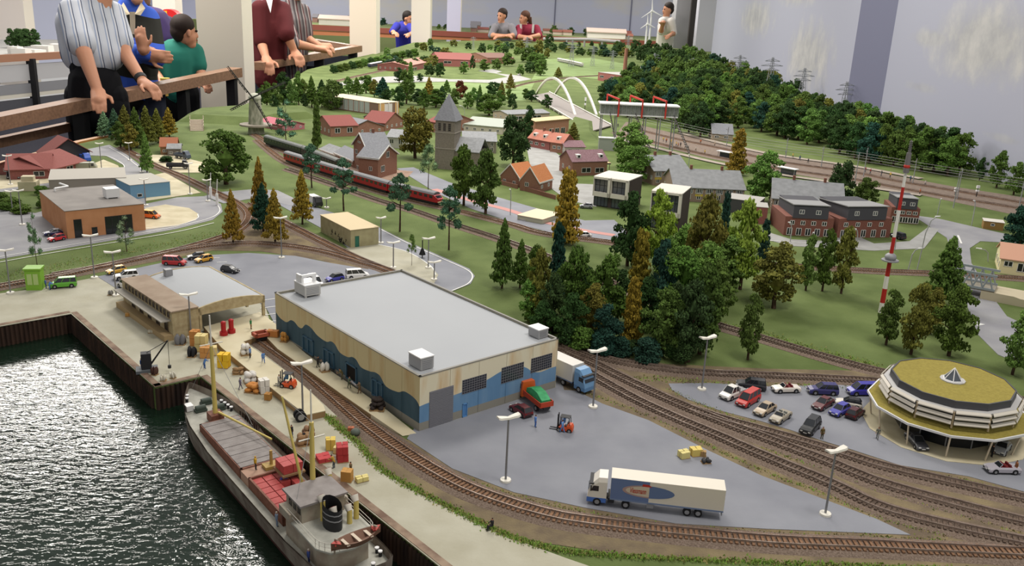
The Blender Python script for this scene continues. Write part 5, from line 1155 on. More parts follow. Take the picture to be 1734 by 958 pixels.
# log chute / stepped dyke crossing
f = site((322, 222), (345, 222)); t = T('dyke_stairs', 'pale wooden stairway with railings climbing the dyke', 'stairway', f.o, f.a); mb = MB(); m_ = mat('weathered_wood', 'a79a88', .85); hh = .035 / S
for k in range(9): mb.box(0, k * 1.6, 0, f.W, k * 1.6 + 1.6, hh * (k + 1) / 9)
mb.build('step', [m_], t)
for x in (0, f.W):
    mb = MB()
    for k in range(4): mb.cyl((x, k * 4, hh * k / 4), (x, k * 4, hh * (k + 1) / 4 + 1.6), .12, .12, 5)
    mb.cyl((x, 0, 1.7), (x, 14, hh + 1.7), .14, .14, 5); mb.build('railing', [m_], t)
# striped radio mast
b_ = G(1491, 530); h = height_for(b_, 237) / S; t = T('radio_mast', 'tall red and white striped radio mast with dish platform', 'mast', b_, 0)
zs = [0, .065, .15, .225, .31, .335, .455, .61, .74, .845, .88, 1.0]
lean = 0.0
for k in range(9):
    if k in (4,): continue
    mb = MB(); mb.cyl((0, 0, h * zs[k]), (0, 0, h * zs[k + 1]), .55 - .03 * k, .52 - .03 * k, 8); mb.build('mast_section', [mat('mast_red', 'b02a26', .5) if k in (1, 3, 5, 7) else mat('mast_white', 'dedad4', .5)], t)
mb = MB(); mb.cyl((0, 0, h * .31), (0, 0, h * .335), .7, .7, 8); mb.build('mast_section', [MATS['mast_white']], t)
mb = MB(); mb.cyl((0, 0, h * .315), (0, 0, h * .322), 1.7, 1.7, 12); mb.ball((0, 0, h * .337), (1.2, 1.2, .9), 0, 10, 6); mb.build('dish_platform', [metal_g], t)
mb = MB(); mb.cyl((0, 0, h * .82), (0, 0, h * .93), .6, .5, 8); mb.cyl((0, 0, h * .93), (0, 0, h), .3, .12, 6)
for k in range(6): mb.cyl((0, 0, h * (.94 + k * .01)), (0, 0, h * (.943 + k * .01)), .35, .35, 6)
mb.build('antenna', [mat('antenna_grey', '6f6b6c', .6)], t)
mb = MB(); mb.ball((0, 0, h * .855), .65, 0, 8, 6); mb.build('warning_lamp', [redp], t)
# wind turbines
for px, pyb, pyt, r_, l in ((1099, 72, 18, 20, 'white wind turbine standing in front of the man in the white shirt'), (1093, 75, 40, 14, 'smaller white wind turbine just behind the first')):
    Y = 15.5; b_ = P(px, pyb, Y); b_.z = 0; z1 = P(px, pyt, Y).z; t = T('wind_turbine', l, 'wind turbine', b_, 0, None, 1); k = Y / FPX
    mb = MB(); mb.cyl((0, 0, 0), (0, 0, z1), 2.2 * k, 1.2 * k, 8); mb.build('tower', [metal_w], t)
    mb = MB(); mb.box(-1.5 * k, -5 * k, z1 - 1.5 * k, 1.5 * k, 4 * k, z1 + 1.5 * k); mb.build('nacelle', [metal_w], t)
    for a in (95, 215, 335):
        d = V((cos(radians(a)), 0, sin(radians(a)))); q = V((-d.z, 0, d.x)); o_ = V((0, -6 * k, z1)); mb = MB()
        mb.loft([[o_ + q * s * k + V((0, e * k, 0)) for s, e in ((-1.4, 0), (0, -.6), (1.4, 0), (0, .6))], [o_ + d * r_ * k + q * s * k + V((0, e * k, 0)) for s, e in ((-.3, 0), (0, -.2), (.3, 0), (0, .2))]]); mb.build('blade', [metal_w], t)
# pylons
pyl = mat('pylon_grey', '8f9296', .6)
def pylon_mesh():
    mb = MB(); c = [(-1, -1), (1, -1), (1, 1), (-1, 1)]
    for i in range(4):
        x, y = c[i]; mb.cyl((x * .09, y * .09, 0), (x * .015, y * .015, 1), .008, .006, 4)
        for k in range(6):
            r1, r2 = .09 - .075 * k / 6, .09 - .075 * (k + 1) / 6; x2, y2 = c[(i + 1) % 4]
            mb.cyl((x * r1, y * r1, k / 6), (x2 * r2, y2 * r2, (k + 1) / 6), .005, .005, 4)
    me = mb.mesh('lattice_tower', [pyl]); arms = []
    mb = MB()
    for z, w_ in ((.72, .22), (.82, .3), (.92, .2)): mb.cyl((-w_, 0, z), (w_, 0, z), .008, .008, 4); mb.cyl((-w_, 0, z), (0, 0, z + .05), .005, .005, 4); mb.cyl((w_, 0, z), (0, 0, z + .05), .005, .005, 4)
    return me, mb.mesh('crossarm', [pyl])
pm, am = pylon_mesh()
for i, (x, yb, yt, l) in enumerate(((967, 113, 68, 'behind the white tanker train, furthest left of the meadow'), (1003, 112, 77, 'right of the tanker train'), (1036, 117, 85, 'left of the factory chimney'), (1105, 135, 90, 'right of the factory yard'), (1170, 140, 98, 'at the far end of the forest'), (1246, 160, 93, 'second along the forest, near the wall bend'), (1299, 175, 97, 'tallest one above the forest trees'), (1353, 190, 115, 'right of the tallest pylon'), (1423, 215, 138, 'in front of the blue-grey wall return'), (801, 85, 62, 'far left on the distant green field'), (1062, 96, 60, 'nearest the back wall seam'), (891, 100, 62, 'behind the round distant trees'))):
    b_ = G(x, yb); h = height_for(b_, yt); t = T('pylon', 'grey lattice power pylon ' + l, 'pylon', b_, radians(20), None, 1); t.scale = (h * .95, h * .95, h)
    link('lattice_tower', pm, t); link('crossarm', am, t)
# catenary masts and wires on the upper line
cp = []
for i, (x, yb, yt) in enumerate(((1230, 248, 215), (1330, 268, 234), (1390, 285, 248), (1462, 299, 250), (1446, 318, 258), (1545, 312, 268), (1620, 338, 285), (1614, 352, 290), (1725, 352, 300))):
    b_ = G(x, yb); h = height_for(b_, yt); t = T('catenary_mast', 'slim grey overhead-line mast beside the upper station tracks', 'mast', b_, radians(-30), 'overhead-line masts', 1)
    mb = MB(); mb.cyl((0, 0, 0), (0, 0, h), .0022, .0016, 5); mb.build('post', [metal_g], t)
    mb = MB(); mb.cyl((0, 0, h * .92), (.0, -.035, h * .92), .001, .001, 4); mb.cyl((0, 0, h * .8), (0, -.035, h * .92), .001, .001, 4); mb.build('bracket_arm', [metal_g], t)
    cp.append((b_, h))
wire = mat('wire_grey', '9a9a98', .5)
for k, dz in enumerate((.085, .097)):
    for o_ in (0, 1):
        mb = MB(); pts = [G(x, y - o_ * 10, 0) + V((0, 0, dz)) for x, y in ((1060, 225), (1200, 262), (1316, 285), (1447, 304), (1560, 325), (1740, 356))]; mb.tube(crom(pts, 4), .0006, 4); tag(mb.build('overhead_wire', [wire]), 'thin overhead wire strung along the upper station line', 'wire', 'overhead wires')
# signals
for x, yb, yt, l in ((990, 190, 166, 'black and white signal post beside the arch bridge'), (1653, 333, 315, 'signal with white head beside the upper line'), (1617, 330, 318, 'white relay signal by the upper platform end')):
    b_ = G(x, yb); h = height_for(b_, yt); t = T('railway_signal', l, 'signal', b_, 0, None, 1); mb = MB(); mb.cyl((0, 0, 0), (0, 0, h), .0018, .0018, 6); mb.build('post', [black_m], t)
    mb = MB(); mb.box(-.006, -.004, h * .8, .006, .003, h * 1.05); mb.box(-.006, -.004, h * .5, .006, .003, h * .65); mb.build('signal_head', [metal_w], t)
b_ = G(715, 437); t = T('bell_signal', 'black bell-shaped bus stop post on the bus apron', 'signal post', b_, 0); mb = MB(); mb.cyl((0, 0, 0), (0, 0, 4.4), .12, .12, 6); mb.build('post', [black_m], t); mb = MB(); mb.cyl((0, 0, .9), (0, 0, 2.4), .8, .25, 9); mb.build('bell', [black_m], t)
# platform shelters
for x, y, l in ((1318, 296, 'right of the golden tree'), (1215, 268, 'left of the golden tree')):
    f = site((x, y - 2), (x + 26, y + 3)); t = T('platform_shelter', 'small flat-roofed shelter on the upper platform, ' + l, 'shelter', f.o, f.a)
    mb = MB(); mb.box(-.6, -.6, 2.6, f.W + .6, 2.2, 2.85); mb.build('roof', [metal_w], t); mb = MB(); mb.box(0, 1.2, 0, f.W, 1.35, 2.6); mb.build('rear_screen', [mid_gl], t)
    for u in (0, f.W - .15):
        mb = MB(); mb.box(u, 0, 0, u + .15, .15, 2.6); mb.build('post', [metal_g], t)
# retaining walls, fences in the village
mb = MB()
for a, b_ in (((846, 312), (876, 320)), ((884, 322), (940, 338))): p, q = G(*a), G(*b_); wallseg(mb, p.xy, q.xy, 0, .016, .003)
tag(mb.build('garden_wall', [brick]), 'low brick garden wall in front of the orange-roofed cottages', 'wall')
# signal boxes, booths
b_ = G(61, 489); t = T('green_booth', 'lime green glazed booth standing on the quay beside the green van', 'booth', b_, radians(12)); mb = MB(); mb.box(-1.4, -1.2, 0, 1.4, 1.2, 4.2); mb.build('cabin', [mat('lime_green', '7cab38', .5)], t)
for k in (-.7, .4):
    mb = MB(); mb.box(k - .35, -1.26, 1.2, k + .55, -1.18, 3.4); mb.build('window', [mat('lime_glass', 'a9c07a', .3)], t)
mb = MB(); mb.box(-1.6, -1.4, 4.2, 1.6, 1.4, 4.5); mb.build('roof', [MATS['lime_green']], t)
b_ = G(50, 322); t = T('monument', 'stepped pale stone monument inside the grass circle', 'monument', b_, radians(15)); mb = MB(); mb.box(-2.4, -2, 0, 2.4, 2, 2.8); mb.build('plinth', [tan], t); mb = MB(); mb.box(-1.6, -1.3, 2.8, 1.6, 1.3, 4.2); mb.build('upper_block', [tan], t)
# level crossing barriers
for x, y in ((368, 348), (357, 336)):
    b_ = G(x, y); t = T('crossing_barrier', 'white level-crossing barrier post, %s one' % ('lower' if y > 340 else 'upper'), 'barrier', b_, 0); mb = MB(); mb.box(-.3, -.3, 0, .3, .3, 3.4); mb.build('post', [metal_w], t); mb = MB(); mb.cyl((0, 0, 3.2), (.3, .2, 7.5), .15, .1, 6); mb.build('boom', [metal_w], t)
# ================================================================ LAMPS
lamp_p = mat('lamp_post_grey', '88888a', .5, metal=.4); lamp_h = mat('lamp_head_white', 'dad6cb', .5)
def tlamp(base, top, label, ang=radians(28), half=2.3, grp=None):
    b_ = G(*base); h = height_for(b_, top[1]) / S; t = T('yard_lamp', label, 'lamp', b_, ang, grp)
    mb = MB(); mb.cyl((0, 0, 0), (0, 0, .35), .75, .7, 10); mb.build('base', [lamp_h], t)
    mb = MB(); mb.cyl((0, 0, .3), (0, 0, h - .25), .15, .12, 7); mb.build('pole', [lamp_p], t)
    mb = MB()
    for s in (-1, 1):
        rings = [[V((s * x, y, h + z)) for y, z in ((-w_, -.16), (w_, -.16), (w_ * .8, .08), (-w_ * .8, .08))] for x, w_ in ((0, .3), (.5, .38), (half * .8, .5), (half, .42))]
        for k, r_ in enumerate(rings):
            for p in r_: p.z += k * .1
        mb.loft(rings)
    mb.build('lamp_head', [lamp_h], t)
for bs_, tp, l in (((856, 815), (863, 707), 'yard lamp standing in the yard left of the articulated truck'), ((1397, 872), (1417, 763), 'yard lamp at the right tip of the yard asphalt'), ((1004, 690), (1010, 594), 'yard lamp beside the blue lorry at the warehouse corner'), ((1188, 660), (1197, 572), 'yard lamp at the left end of the showroom car park'),
    ((513, 705), (512, 615), 'tall lamp at the end of the loading dock by the trench track'), ((324, 572), (320, 499), 'lamp standing in front of the goods shed end wall'), ((197, 501), (194, 427), 'lamp left of the goods shed and white van'), ((160, 471), (154, 399), 'lamp on the quay edge right of the green van'), ((18, 497), (10, 424), 'lamp on the quay at the left picture edge'),
    ((477, 437), (473, 369), 'lamp at the back edge of the harbour car park'), ((666, 454), (666, 411), 'lamp on the bus apron right of the concrete hut'), ((725, 454), (727, 404), 'lamp on the loop road behind the bell post'), ((735, 474), (736, 444), 'lamp just over the warehouse roof edge'), ((645, 412), (645, 369), 'lamp at the right corner of the concrete hut'), ((553, 352), (555, 336), 'lamp behind the concrete hut'),
    ((18, 313), (14, 264), 'lamp before the red-roofed office at the left'), ((38, 381), (31, 323), 'front lamp by the grass circle'), ((22, 361), (20, 324), 'rear lamp by the grass circle'), ((172, 286), (170, 243), 'lamp on the bend of the west road'), ((220, 272), (215, 242), 'lamp beside the upper rusty track'), ((240, 292), (237, 263), 'lamp beside the slim pointed tree'), ((247, 348), (241, 304), 'lamp in front of the blue annex'), ((322, 329), (321, 277), 'lamp right of the blue annex apron'), ((352, 341), (351, 305), 'lamp at the level crossing')):
    tlamp(bs_, tp, l, half=1.5 if bs_[1] > 430 else 1.25)
def slamp(base, head, label, bend=None):
    b_ = G(*base); f = Fr(b_, 0); x, z = f.front(*head); t = T('street_lamp', label, 'lamp', b_, 0)
    mb = MB(); mb.tube([V((0, 0, 0)), V((x * .15, 0, z * .7)), V((x * .45, 0, z * .93)), V((x * .9, 0, z))], .13, 6); mb.build('pole', [mat('street_pole', '9a9c9a', .5)], t)
    mb = MB(); mb.cyl((x * .75, 0, z), (x * 1.1 + (.3 if x >= 0 else -.3), 0, z + .15), .22, .15, 6); mb.build('lamp_head', [metal_w], t)
for bs_, hd_, l in (((1538, 456), (1558, 421), 'curved street lamp on the field edge, lower one'), ((1553, 456), (1588, 367), 'taller curved street lamp on the field edge'), ((1673, 443), (1657, 421), 'curved street lamp by the underpass road'), ((1587, 364), (1593, 337), 'street lamp left below the upper platform end'), ((1645, 382), (1650, 340), 'street lamp near the transformer hut'), ((1450, 419), (1448, 388), 'street lamp on the pale path before the middle brick house'),
    ((1338, 410), (1337, 377), 'street lamp on the pale path before the left brick house'), ((1373, 408), (1377, 394), 'small street lamp beside the row of three trees'), ((1246, 294), (1241, 266), 'street lamp in front of the golden platform tree'), ((1165, 290), (1167, 262), 'street lamp behind the school roofs'), ((864, 364), (864, 321), 'street lamp on the lower town road'), ((787, 196), (779, 179), 'street lamp left of the church spire'), ((1515, 424), (1512, 398), 'slim street lamp right of the mast')):
    slamp(bs_, hd_, l)
# ================================================================ VISITOR HANDRAILS AND AISLE
def bar(name, pts, wd, ht, m, parent):
    mb = MB(); r_ = []
    for i, p in enumerate(pts):
        d = pts[min(i + 1, len(pts) - 1)] - pts[max(i - 1, 0)]; d.normalize(); n_ = V((-d.y, d.x, 0)).normalized() * wd / 2; up = V((0, 0, ht / 2))
        r_.append([p - n_ - up, p + n_ - up, p + n_ + up, p - n_ + up])
    mb.loft(r_); return mb.build(name, [m], parent)
ra_, rb_ = P(-30, 212, 4.75), P(400, 122, 7.55)
t = T('handrail', 'brown timber visitor handrail on black posts in front of the striped-shirt man', 'handrail', (0, 0, 0), 0, None, 1)
bar('top_rail', [ra_, rb_], .11, .075, timber, t); bar('lower_rail', [P(-30, 247, 4.9), P(128, 212, 5.75)], .05, .055, timber, t)
dn = V((0, 0, 1.0))
for u in (.28, .70, .965):
    p = ra_.lerp(rb_, u); mb = MB(); mb.box(p.x - .035, p.y - .02, -1.05, p.x + .035, p.y + .06, p.z - .03); mb.build('post', [black_m], t)
ra2, rb2, rc2 = P(436, 112, 8.45), P(606, 82, 10.8), P(512, 67, 11.6)
t = T('handrail', 'timber handrail with a corner, held by the man in maroon', 'handrail', (0, 0, 0), 0, None, 1)
bar('top_rail', [ra2, rb2], .11, .07, timber, t); bar('return_rail', [rb2, rc2], .10, .06, timber, t)
for u in (.55, .93):
    p = ra2.lerp(rb2, u); mb = MB(); mb.box(p.x - .05, p.y, -1.05, p.x + .05, p.y + .06, p.z - .03); mb.build('post', [black_m], t)
t = T('handrail', 'long dark red rail along the far end of the layout', 'handrail', (0, 0, 0), 0, None, 1)
bar('top_rail', [P(440, 42, 18), P(820, 60, 18.6), P(1112, 74, 18.4)], .1, .10, mat('far_rail_red', '7d4436', .5), t); bar('fascia', [P(440, 52, 18.0), P(820, 66, 18.6), P(1112, 78, 18.4)], .06, .08, mat('far_rail_orange', 'a56a45', .6), t)
# edge board of the layout and the dark fascia below
t = T('edge_board', 'orange-brown timber edge board along the visitor side of the layout', 'edge board', (0, 0, 0), 0, None, 1)
bar('edge_strip', [G(-60, 298, -.01), G(67, 264, -.01), G(135, 244, -.01), G(215, 227, -.01)], .03, .03, mat('edge_timber', 'a5723c', .5), t)
# neighbouring layout table at the left
t = T('neighbour_table', 'neighbouring layout table with grey fascia and wooden rim at the left', 'table', (0, 0, 0), 0, None, 1)
p0, p1 = P(-80, 110, 10.5), P(130, 88, 12.5); 
mb = MB(); mb.prism([tuple(p0.xy), tuple(p1.xy), (p1.x - 1, p1.y + 4), (p0.x - 2, p0.y + 4)], p1.z - .06, p1.z - .02); mb.build('table_top', [mat('table_grey', 'a9a8a4', .8)], t)
bar('rim', [V((p0.x, p0.y, p1.z - .03)), V((p1.x, p1.y, p1.z - .03))], .06, .09, mat('rim_wood', '8d6650', .5), t)
for dz, c, hh in ((-.22, '9b9b9d', .2), (-.42, '6f7074', .12), (-.5, 'aaa69c', .05), (-.85, '3b3c42', .6)):
    bar('fascia', [V((p0.x, p0.y + .06, p1.z + dz)), V((p1.x, p1.y + .06, p1.z + dz))], .05, hh, mat('fascia_' + c, c, .7), t)
for u in (.62,):
    p = V((p0.x, p0.y - .1, 0)).lerp(V((p1.x, p1.y - .1, 0)), u); mb = MB(); mb.box(p.x - .05, p.y - .03, -1.05, p.x + .05, p.y + .03, p1.z - .05); mb.build('post', [black_m], t)
zt = p1.z - .02; rg = random.Random(4)
for k in range(12):
    x, y = rg.uniform(p0.x - .1, p1.x - .5), p0.y + 1.1 + rg.uniform(0, 2); mb = MB(); mb.box(x, y, zt, x + rg.uniform(.1, .25), y + .15, zt + rg.uniform(.04, .1)); tag(mb.build('model_block', [mat('block_white', 'c9c6c0', .8)]), 'small white model building on the neighbouring table', 'model building', 'model buildings on the neighbouring table')
for k in range(6):
    cm, tm = PROTO['oval'][k % 4]; t = T('tree', 'dark green model tree on the neighbouring table', 'tree', (P(20 + k * 5, 70, 12.9).x, 12.9 + .1 * (k % 3), zt), k, 'trees on the neighbouring table', 1); t.scale = (.2, .2, .28); o = link('crown', cm, t); o.color = (*lin(TC['D']), 1)
# low far scenery beyond the last rail
far_t = T('far_table', 'far layout table along the painted back wall', 'table', (0, 0, 0), 0, None, 1)
mb = MB(); za = P(800, 54, 19.5).z; mb.box(-7, 19.2, za - .6, 3.6, 22.6, za); mb.build('table_top', [mat('far_table_green', '6f7a4f', .9)], far_t)
fr_ = random.Random(9); ftrees = Merge()
for i in range(46):
    px = fr_.uniform(470, 1085); Y = fr_.uniform(19.5, 21.5); k = Y / FPX; p = P(px, 50, Y)
    if i % 2:
        mb = MB(); w_ = fr_.uniform(8, 22) * k; h = fr_.uniform(4, 9) * k; mb.box(-w_ / 2, 0, 0, w_ / 2, .2, h); mb.gable(-w_ / 2, 0, w_ / 2, .2, h, h * 1.6, 1, .01, .01)
        o = mb.build('distant_house', [mat('fh%d' % (i % 3), ('a99a90', '8a6a60', 'b8aa9a')[i % 3], .9), mat('fr%d' % (i % 3), ('7a4a44', '77757a', '8a5a4c')[i % 3], .9)]); o.location = (p.x, Y, za); tag(o, 'tiny distant model house beyond the far rail', 'house', 'tiny houses beyond the far rail')
    else:
        s_ = fr_.uniform(8, 15) * k; ftrees.add(V((p.x, Y, za)), s_, s_, fr_.choice('DDGB'))
for (px0, px1, py, Y, l) in ((540, 592, 52, 19.6, 'long white distant building row behind the maroon man'), (1125 - 130, 1060, 52, 19.4, 'long pale distant station building near the back wall')):
    a, b_ = P(px0, py, Y), P(px1, py, Y); mb = MB(); mb.box(a.x, Y, za, b_.x, Y + .3, za + 9 * Y / FPX); mb.gable(a.x, Y, b_.x, Y + .3, za + 9 * Y / FPX, za + 14 * Y / FPX, 1, .02, .02); tag(mb.build('distant_building', [mat('distant_white', 'cfcac2', .8), mat('distant_roof', 'b9a79c', .8)]), l, 'building')
mb = MB(); mb.tube([P(920, 66, 16.9), P(1000, 67, 16.5), P(1050, 71, 16.1)], .03, 4)
for px, Y in ((930, 16.85), (960, 16.7), (990, 16.55), (1020, 16.35)): p = P(px, 67 + (px - 930) * .03, Y); mb.cyl((p.x, p.y, 0), (p.x, p.y, p.z), .02, .02, 5)
tag(mb.build('distant_viaduct', [mat('viaduct_grey', '9c9a98', .8)]), 'pale distant railway viaduct below the back wall', 'viaduct')
ftrees.build('far_table_trees', 'tiny dark trees on the far table beyond the last rail')
# fire hose reel on the far white pillar
c = P(285, 37, 9.4); t = T('hose_reel', 'round red fire-hose reel with grey hub behind the green-shirt boy', 'hose reel', c, 0, None, 1)
k = 9.4 / FPX; mb = MB(); mb.cyl((0, 0, 0), (0, .12, 0), 20 * k, 20 * k, 24); mb.build('disc', [mat('reel_red', 'b81f22', .4)], t)
mb = MB(); mb.cyl((0, -.02, -3 * k), (0, 0, -3 * k), 9.5 * k, 9.5 * k, 20); mb.build('hub', [mat('hub_grey', '55555a', .5)], t)
mb = MB(); mb.box(-9 * k, -.01, 12 * k, -1 * k, 0, 17 * k); mb.build('sticker', [mat('sticker_yellow', 'd2a030', .5)], t)
mb = MB(); mb.cyl((0, .12, 0), (0, .12, -1.2), .03, .03, 8); mb.cyl((0, .06, -18 * k), (0, .06, -40 * k), .12, .12, 10); mb.build('bracket', [MATS['reel_red']], t)
# ================================================================ VEHICLES
tyre = mat('tyre_black', '19191b', .7); hubm = mat('wheel_hub', '9a9a9c', .4, metal=.5); carglass = mat('car_glass', '22262c', .1, spec=.7)
chrome = mat('lamp_chrome', 'd0d0cc', .3); tail = mat('tail_red', '8a1f1c', .4); bumper = mat('bumper_dark', '2a2a2c', .6); seat_red = mat('interior_red', '6a1f22', .7)  # interior red is the seat colour of the convertibles
def wheel_mesh(r, w_):
    mb = MB(); mb.cyl((0, -w_, 0), (0, w_, 0), r, r, 14, 0); mb.cyl((0, -w_ - .01, 0), (0, w_ + .01, 0), r * .58, r * .58, 10, 1); return mb.mesh('wheel', [tyre, hubm])
WH = {}
def sect(x, w_, z0, z1, z2, tw): return [V((x, -w_, z0)), V((x, -w_, z1)), V((x, -tw, z2)), V((x, tw, z2)), V((x, w_, z1)), V((x, w_, z0))]
# style: length, half width, stations of the lower body (x, top z), cabin (x0 base, x0 roof, x1 roof, x1 base, belt, roof z), wheel x
ST = {'sedan': (4.6, .88, [(-2.3, .55), (-2.25, .8), (-1.5, .92), (-.9, .95), (.75, .93), (1.6, .85), (2.2, .72), (2.3, .5)], (-1.75, -1.1, .1, .95, .92, 1.42), 1.4, .33),
      'hatch': (3.9, .85, [(-1.95, .55), (-1.93, .9), (-1.2, .95), (.6, .93), (1.4, .86), (1.88, .7), (1.95, .5)], (-1.88, -1.5, .1, .85, .92, 1.46), 1.22, .32),
      'suv': (4.7, .93, [(-2.35, .6), (-2.32, 1.0), (-1.5, 1.08), (.8, 1.08), (1.7, 1.02), (2.3, .85), (2.35, .6)], (-2.28, -2.05, .2, 1.0, 1.06, 1.75), 1.42, .38),
      'van': (4.9, .97, [(-2.45, .6), (-2.43, 1.1), (-1.5, 1.15), (1.0, 1.15), (1.8, 1.02), (2.4, .8), (2.45, .55)], (-2.42, -2.3, .8, 1.6, 1.12, 1.95), 1.5, .36),
      'cabrio': (4.5, .88, [(-2.25, .55), (-2.2, .82), (-1.4, .92), (-.9, .93), (.75, .93), (1.6, .85), (2.15, .72), (2.25, .5)], None, 1.35, .33),
      'pickup': (5.2, .98, [(-2.6, .55), (-2.58, .68), (-.3, .70), (-.25, 1.1), (1.1, 1.1), (1.9, 1.0), (2.5, .8), (2.6, .55)], (-.4, -.3, .9, 1.6, 1.08, 1.85), 1.6, .36),
      'beetle': (4.1, .88, [(-2.05, .5), (-1.95, .75), (-1.4, .95), (-.6, 1.0), (.7, 1.0), (1.4, .92), (1.95, .7), (2.05, .5)], (-1.5, -.6, .2, .95, .95, 1.5), 1.25, .35)}
CM = {}
def car_meshes(st):
    if st in CM: return CM[st]
    L, w_, body, cab, wx, wr = ST[st]; D = {}
    mb = MB(); rings = []
    for i, (x, z) in enumerate(body):
        e = 1 if 0 < i < len(body) - 1 else .86
        rings.append(sect(x, w_ * e, .28, z * .80, z, w_ * .86 * e))
    mb.loft(rings, 0, True, True); D['body'] = mb
    mb = MB()
    for s in (-1, 1):
        for x in (-wx, wx): mb.cyl((x, s * (w_ - .02), wr + .02), (x, s * (w_ + .012), wr + .02), wr + .09, wr + .09, 14)
    mb.box(-L / 2 + .1, -w_ * .95, .2, L / 2 - .1, w_ * .95, .30); mb.box(L / 2 - .12, -w_ * .8, .34, L / 2 + .03, w_ * .8, .5); mb.box(-L / 2 - .03, -w_ * .8, .36, -L / 2 + .12, w_ * .8, .52); D['bumpers'] = mb
    mb = MB()
    for s in (-1, 1): mb.cbox(L / 2 - .05, s * w_ * .62, .55, .16, .34, .16, 0, 0); mb.cbox(-L / 2 + .05, s * w_ * .68, .62, .14, .26, .18, 0, 1)
    mb.box(L / 2 - .0, -.26, .38, L / 2 + .05, .26, .5, 0); D['lights'] = mb
    if cab:
        a, b_, c, d, zb, zr = cab; t1 = w_ * .84; t2 = w_ * .68
        base = [V((a, -t1, zb)), V((d, -t1, zb)), V((d, t1, zb)), V((a, t1, zb))]; top = [V((b_, -t2, zr)), V((c, -t2, zr)), V((c, t2, zr)), V((b_, t2, zr))]
        mb = MB(); mb.loft([base, top], 0, False); D['windows'] = mb
        mb = MB(); mb.add([p + V((0, 0, -.02)) for p in top] + [V((p.x * .97 + .03 * (b_ + c) / 2, p.y * .9, zr + .05)) for p in top], [(4, 5, 6, 7), (0, 1, 5, 4), (1, 2, 6, 5), (2, 3, 7, 6), (3, 0, 4, 7)])
        for p, q in zip(base, top): mb.cyl(p, q, .055, .045, 5)
        for s in (0, 3) :
            for u in ((.42,) if st not in ('van', 'suv') else (.3, .68)):
                p = base[s].lerp(base[s + 1 if s == 0 else 2], u); q = top[s].lerp(top[s + 1 if s == 0 else 2], u); mb.cyl(p, q, .05, .05, 5)
        D['roof'] = mb
    if st == 'cabrio':
        mb = MB(); mb.box(-1.0, -w_ * .72, .86, .6, w_ * .72, .95)
        for x in (-.7, .1):
            for s in (-1, 1): mb.box(x - .12, s * .38 - .26, .9, x + .1, s * .38 + .26, 1.25)
        D['seats'] = mb
        mb = MB(); mb.add([(.85, -w_ * .78, .92), (.85, w_ * .78, .92), (.4, w_ * .66, 1.32), (.4, -w_ * .66, 1.32)], [(0, 1, 2, 3)]); D['windscreen'] = mb
        mb = MB(); mb.tube([V((.86, -w_ * .78, .92)), V((.4, -w_ * .66, 1.33)), V((.4, w_ * .66, 1.33)), V((.86, w_ * .78, .92))], .04, 5); D['windscreen_frame'] = mb
    if st == 'pickup':
        mb = MB()
        for k in range(12): mb.box(-2.6 + k * .19, -1.0, .78, -2.6 + k * .19 + .1, 1.0, .84)
        mb.box(-2.62, -1.02, .74, -.35, -.95, 1.1); mb.box(-2.62, .95, .74, -.35, 1.02, 1.1); mb.box(-.42, -1.0, .7, -.34, 1.0, 1.7); D['flatbed'] = mb
    D = {k: v.mesh('car_' + k, [carglass] if 'window' in k and 'frame' not in k or k == 'windscreen' else [chrome, tail] if k == 'lights' else [bumper]) for k, v in D.items()}
    WH[st] = wheel_mesh(wr, .1); CM[st] = (D, wx, wr, w_); return CM[st]
def car(st, c, front, rear, label, roofc=None, group=None, cat='car', nm='car', seats=None):
    a, b_ = G(*front), G(*rear); d = a - b_; D, wx, wr, w_ = car_meshes(st)
    t = T(nm, label, cat, (a + b_) / 2 + V((0, 0, .0016)), atan2(d.y, d.x), group)
    m = mat('car_paint_' + c, c, .3, spec=.6)
    for k, me in D.items():
        o = link(k, me, t)
        if k in ('body', 'roof', 'windscreen_frame'): o.material_slots[0].link = 'OBJECT'; o.material_slots[0].material = m if k != 'roof' or not roofc else col(roofc, .4)
        if k == 'seats': o.material_slots[0].link = 'OBJECT'; o.material_slots[0].material = seat_red if not seats else col(seats, .7)
        if k == 'flatbed': o.material_slots[0].link = 'OBJECT'; o.material_slots[0].material = col('b4b4b6', .5)
    for x in (-wx, wx):
        for s in (-1, 1): o = link('wheel', WH[st], t); o.location = (x, s * (w_ - .06), wr)
    return t
car('pickup', 'd8d5cf', (1216, 682), (1264, 662), 'white flatbed pickup with slatted grey bed in the showroom car park', cat='pickup', nm='pickup')
car('suv', '23242a', (1252, 656), (1290, 661), 'black estate car parked behind the white pickup')
car('van', 'b8281f', (1248, 694), (1283, 673), 'red minibus parked beside the white pickup', cat='van', nm='van')
car('sedan', 'a8957c', (1279, 708), (1309, 690), 'beige saloon car parked beside the red minibus')
car('cabrio', '9f9684', (1308, 720), (1333, 703), 'silver-beige open convertible at the end of the front row', seats='8a8a84')
car('cabrio', 'd9d2c8', (1309, 664), (1351, 663), 'white open convertible with dark red seats in the back row')
car('suv', '2e2c66', (1371, 666), (1413, 668), 'dark blue estate car with white windscreen glare in the back row')
car('van', '33309a', (1437, 668), (1482, 668), 'violet-blue van at the right end of the back row', cat='van', nm='van')
car('sedan', '5a2428', (1380, 697), (1405, 682), 'maroon saloon in the middle of the showroom car park')
car('hatch', 'd6d0c4', (1420, 686), (1452, 692), 'white small hatchback with black roof beside the blue car', roofc='222226')
car('hatch', '4646a0', (1407, 708), (1434, 694), 'blue small car between white hatchback and maroon hatchback')
car('hatch', '4a1c20', (1458, 697), (1436, 714), 'maroon hatchback facing away at the end of the row, nearest the showroom')
car('suv', '26282a', (1360, 741), (1382, 718), 'black hatchback alone near the track, with a man standing beside it')
